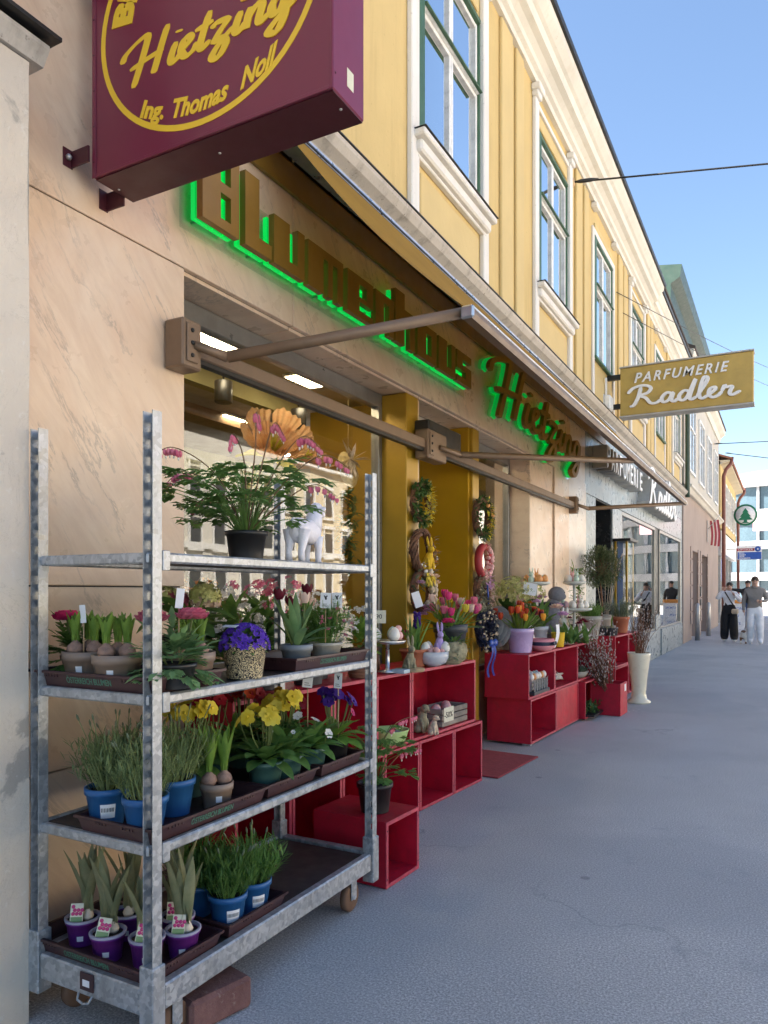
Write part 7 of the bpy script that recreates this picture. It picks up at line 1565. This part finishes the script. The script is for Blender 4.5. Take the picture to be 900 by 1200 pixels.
person('person', 'man in grey sweater, white trousers and sunglasses walking at the far right', (1.72, 21.9, .0), R(4), M1, BODY_E, (['skin', 'cloth_grey', 'cloth_white', 'shoe_white'], reg1), ex1)
M2 = dict(pelvis=(0, 0, .9, (.165, .12)), waist=(0, 0, 1.06, (.125, .095)), chest=(0, .01, 1.27, (.155, .11)), neck=(0, 0, 1.42, .05), jaw=(.01, -.025, 1.48, (.062, .07)), head=(.01, -.025, 1.555, (.073, .088)), crown=(.01, -.015, 1.625, (.05, .06)),
    shl=(-.17, .0, 1.32, .075), ell=(-.32, -.03, 1.2, .075), wrl=(-.16, -.08, 1.42, .036), hal=(-.11, -.09, 1.49, (.022, .035)), shr=(.17, .0, 1.32, .075), elr=(.3, -.06, 1.12, .075), wrr=(.14, -.12, 1.3, .036), har=(.09, -.13, 1.36, (.022, .035)),
    hil=(-.095, 0, .82, .13), knl=(-.11, -.03, .46, .125), anl=(-.12, .04, .13, .12), tol=(-.12, -.1, .04, (.045, .035)), hir=(.095, 0, .82, .13), knr=(.11, -.08, .46, .125), anr=(.13, -.05, .13, .12), tor=(.13, -.2, .04, (.045, .035)))
def reg2(c):
    if c.z < .075: return 3
    if c.z < 1.03 and abs(c.x) < .26: return 2
    if c.z > 1.42 or (c.y < -.095 and c.z > 1.26 and abs(c.x) < .14): return 0
    return 1
def ex2(t):
    face(t, (.01, -.03, 1.56), .08, 'hair_dark', True); B().ball((.01, .07, 1.6), (.05, .05, .05), 9, 7).build('hair_bun', 'hair_dark', t); fingers(t, M2['wrl'][:3], M2['hal'][:3], (0, 1, 0)); fingers(t, M2['wrr'][:3], M2['har'][:3], (0, 1, 0))
    B().tube([(-.1, -.08, 1.38), (.0, -.13, 1.2), (.12, -.14, 1.0), (.16, -.13, .92)], .016, 6).build('bag_strap', 'cloth_black', t); B().box(.06, -.21, .78, .24, -.13, .92, c=.03).build('shoulder_bag', 'bag_cream', t)
person('person', 'woman in white blouse and wide black trousers walking with a cream bag', (1.06, 22.6, .0), R(2), M2, BODY_E, (['skin', 'cloth_white', 'cloth_black', 'shoe_white'], reg2), ex2)
M3 = {k: v for k, v in M1.items()}; M3.update(ell=(-.46, -.02, 1.46, .055), wrl=(-.7, -.05, 1.5, .04), hal=(-.79, -.06, 1.52, (.025, .04)), wrr=(.26, -.02, .92, .042), har=(.255, -.04, .84, (.025, .042)), elr=(.27, .05, 1.16, .058))
def reg3(c):
    if c.z < .085: return 3
    if c.z < .98 and abs(c.x) < .235: return 2
    if c.z > 1.56 or c.x < -.7 or (c.x > .2 and c.z < .9): return 0
    return 1
def ex3(t): face(t, (0, -.025, 1.685), .092, 'hair_dark', False, False); fingers(t, M3['wrl'][:3], M3['hal'][:3], (0, 0, 1)); fingers(t, M3['wrr'][:3], M3['har'][:3], (0, 1, 0))
person('person', 'person in black jacket with an arm stretched out behind the couple', (1.25, 29.5, .0), R(10), M3, BODY_E, (['skin', 'cloth_black', 'denim', 'cloth_black'], reg3), ex3)
# small dog
DJ = dict(pelvis=(0, .16, .2, .075), belly=(0, .03, .19, .08), chest=(0, -.1, .2, .095), neck=(0, -.17, .27, .065), head=(0, -.2, .34, (.075, .07)), snout=(0, -.28, .32, .038), tail=(0, .24, .27, .02), tip=(0, .27, .33, .012),
    fl=(-.06, -.11, .14, .035), flk=(-.06, -.12, .07, .025), flp=(-.06, -.15, .015, .026), fr=(.06, -.11, .14, .035), frk=(.06, -.14, .07, .025), frp=(.06, -.18, .015, .026), bl=(-.06, .17, .16, .045), blk=(-.06, .21, .08, .026), blp=(-.06, .17, .015, .026), br=(.06, .15, .16, .045), brk=(.06, .18, .08, .026), brp=(.06, .13, .015, .026))
DE = [('pelvis', 'belly'), ('belly', 'chest'), ('chest', 'neck'), ('neck', 'head'), ('head', 'snout'), ('pelvis', 'tail'), ('tail', 'tip'), ('chest', 'fl'), ('fl', 'flk'), ('flk', 'flp'), ('chest', 'fr'), ('fr', 'frk'), ('frk', 'frp'), ('pelvis', 'bl'), ('bl', 'blk'), ('blk', 'blp'), ('pelvis', 'br'), ('br', 'brk'), ('brk', 'brp')]
def exd(t):
    for s in (-1, 1): B().blade((s * .05, -.18, .39), (s * 1.0, -.1, .1), .075, .055, .9, 4, .1, .1).build('ear', 'fur_brown', t); B().ball((s * .03, -.262, .352), .011, 6, 5).build('eye', 'print_black', t)
    B().ball((0, -.318, .325), .014, 7, 5).build('nose', 'print_black', t); B().tube([(0, -.14, .33), (.1, .1, .6), (.28, -.1, 1.0)], .005, 5).build('leash', 'cloth_black', t)
d_ = person('dog', 'small white and brown dog trotting on a leash between the couple', (1.44, 22.0, 0), R(3), DJ, DE, (['fur_white', 'fur_brown'], lambda c: 1 if (noise.noise(Vector((c.x * 6, c.y * 6, c.z * 6 + 3))) > .12 or (c.z > .33 and abs(c.x) > .03)) else 0), exd)
d_['category'] = 'dog'
# fallen petals on the asphalt by the planters
random.seed(401); q = B()
for k in range(26): a = U(0, 6.28); x, y, s = U(.65, 1.15), U(8.0, 9.3), U(.008, .016); q.add([(x, y, .003), (x + s * math.cos(a), y + s * math.sin(a), .006), (x + s * 1.6 * math.cos(a + .5), y + s * 1.6 * math.sin(a + .5), .004), (x + s * math.cos(a + 1.1), y + s * math.sin(a + 1.1), .003)], [(0, 1, 2, 3)])
o = q.build('fallen_petals', 'petal_white', None, kind='stuff'); o['label'] = 'white fallen petals scattered on the asphalt by the willow planter'; o['category'] = 'petals'
import OpenImageIO as oiio, numpy as np, sys
a=oiio.ImageBuf('/workdir/render_main.png').get_pixels(oiio.UINT8)
s=768/900
for n,x,y in [('asph near',700,1100),('asph mid',650,950),('asph far',850,800),('sky top',800,60),('sky mid',860,300),('sky low',890,500),('yellow',450,120),('marble',120,500),('plaster',20,500),('fascia',320,330),('whitewin sill',530,220),('gold',530,700),('maroon',180,120),('red box',595,800)]:
    X,Y=int(x*s),int(y*s); p=a[Y-4:Y+5,X-4:X+5,:3].reshape(-1,3).mean(0); print(n,(x,y),p.round())
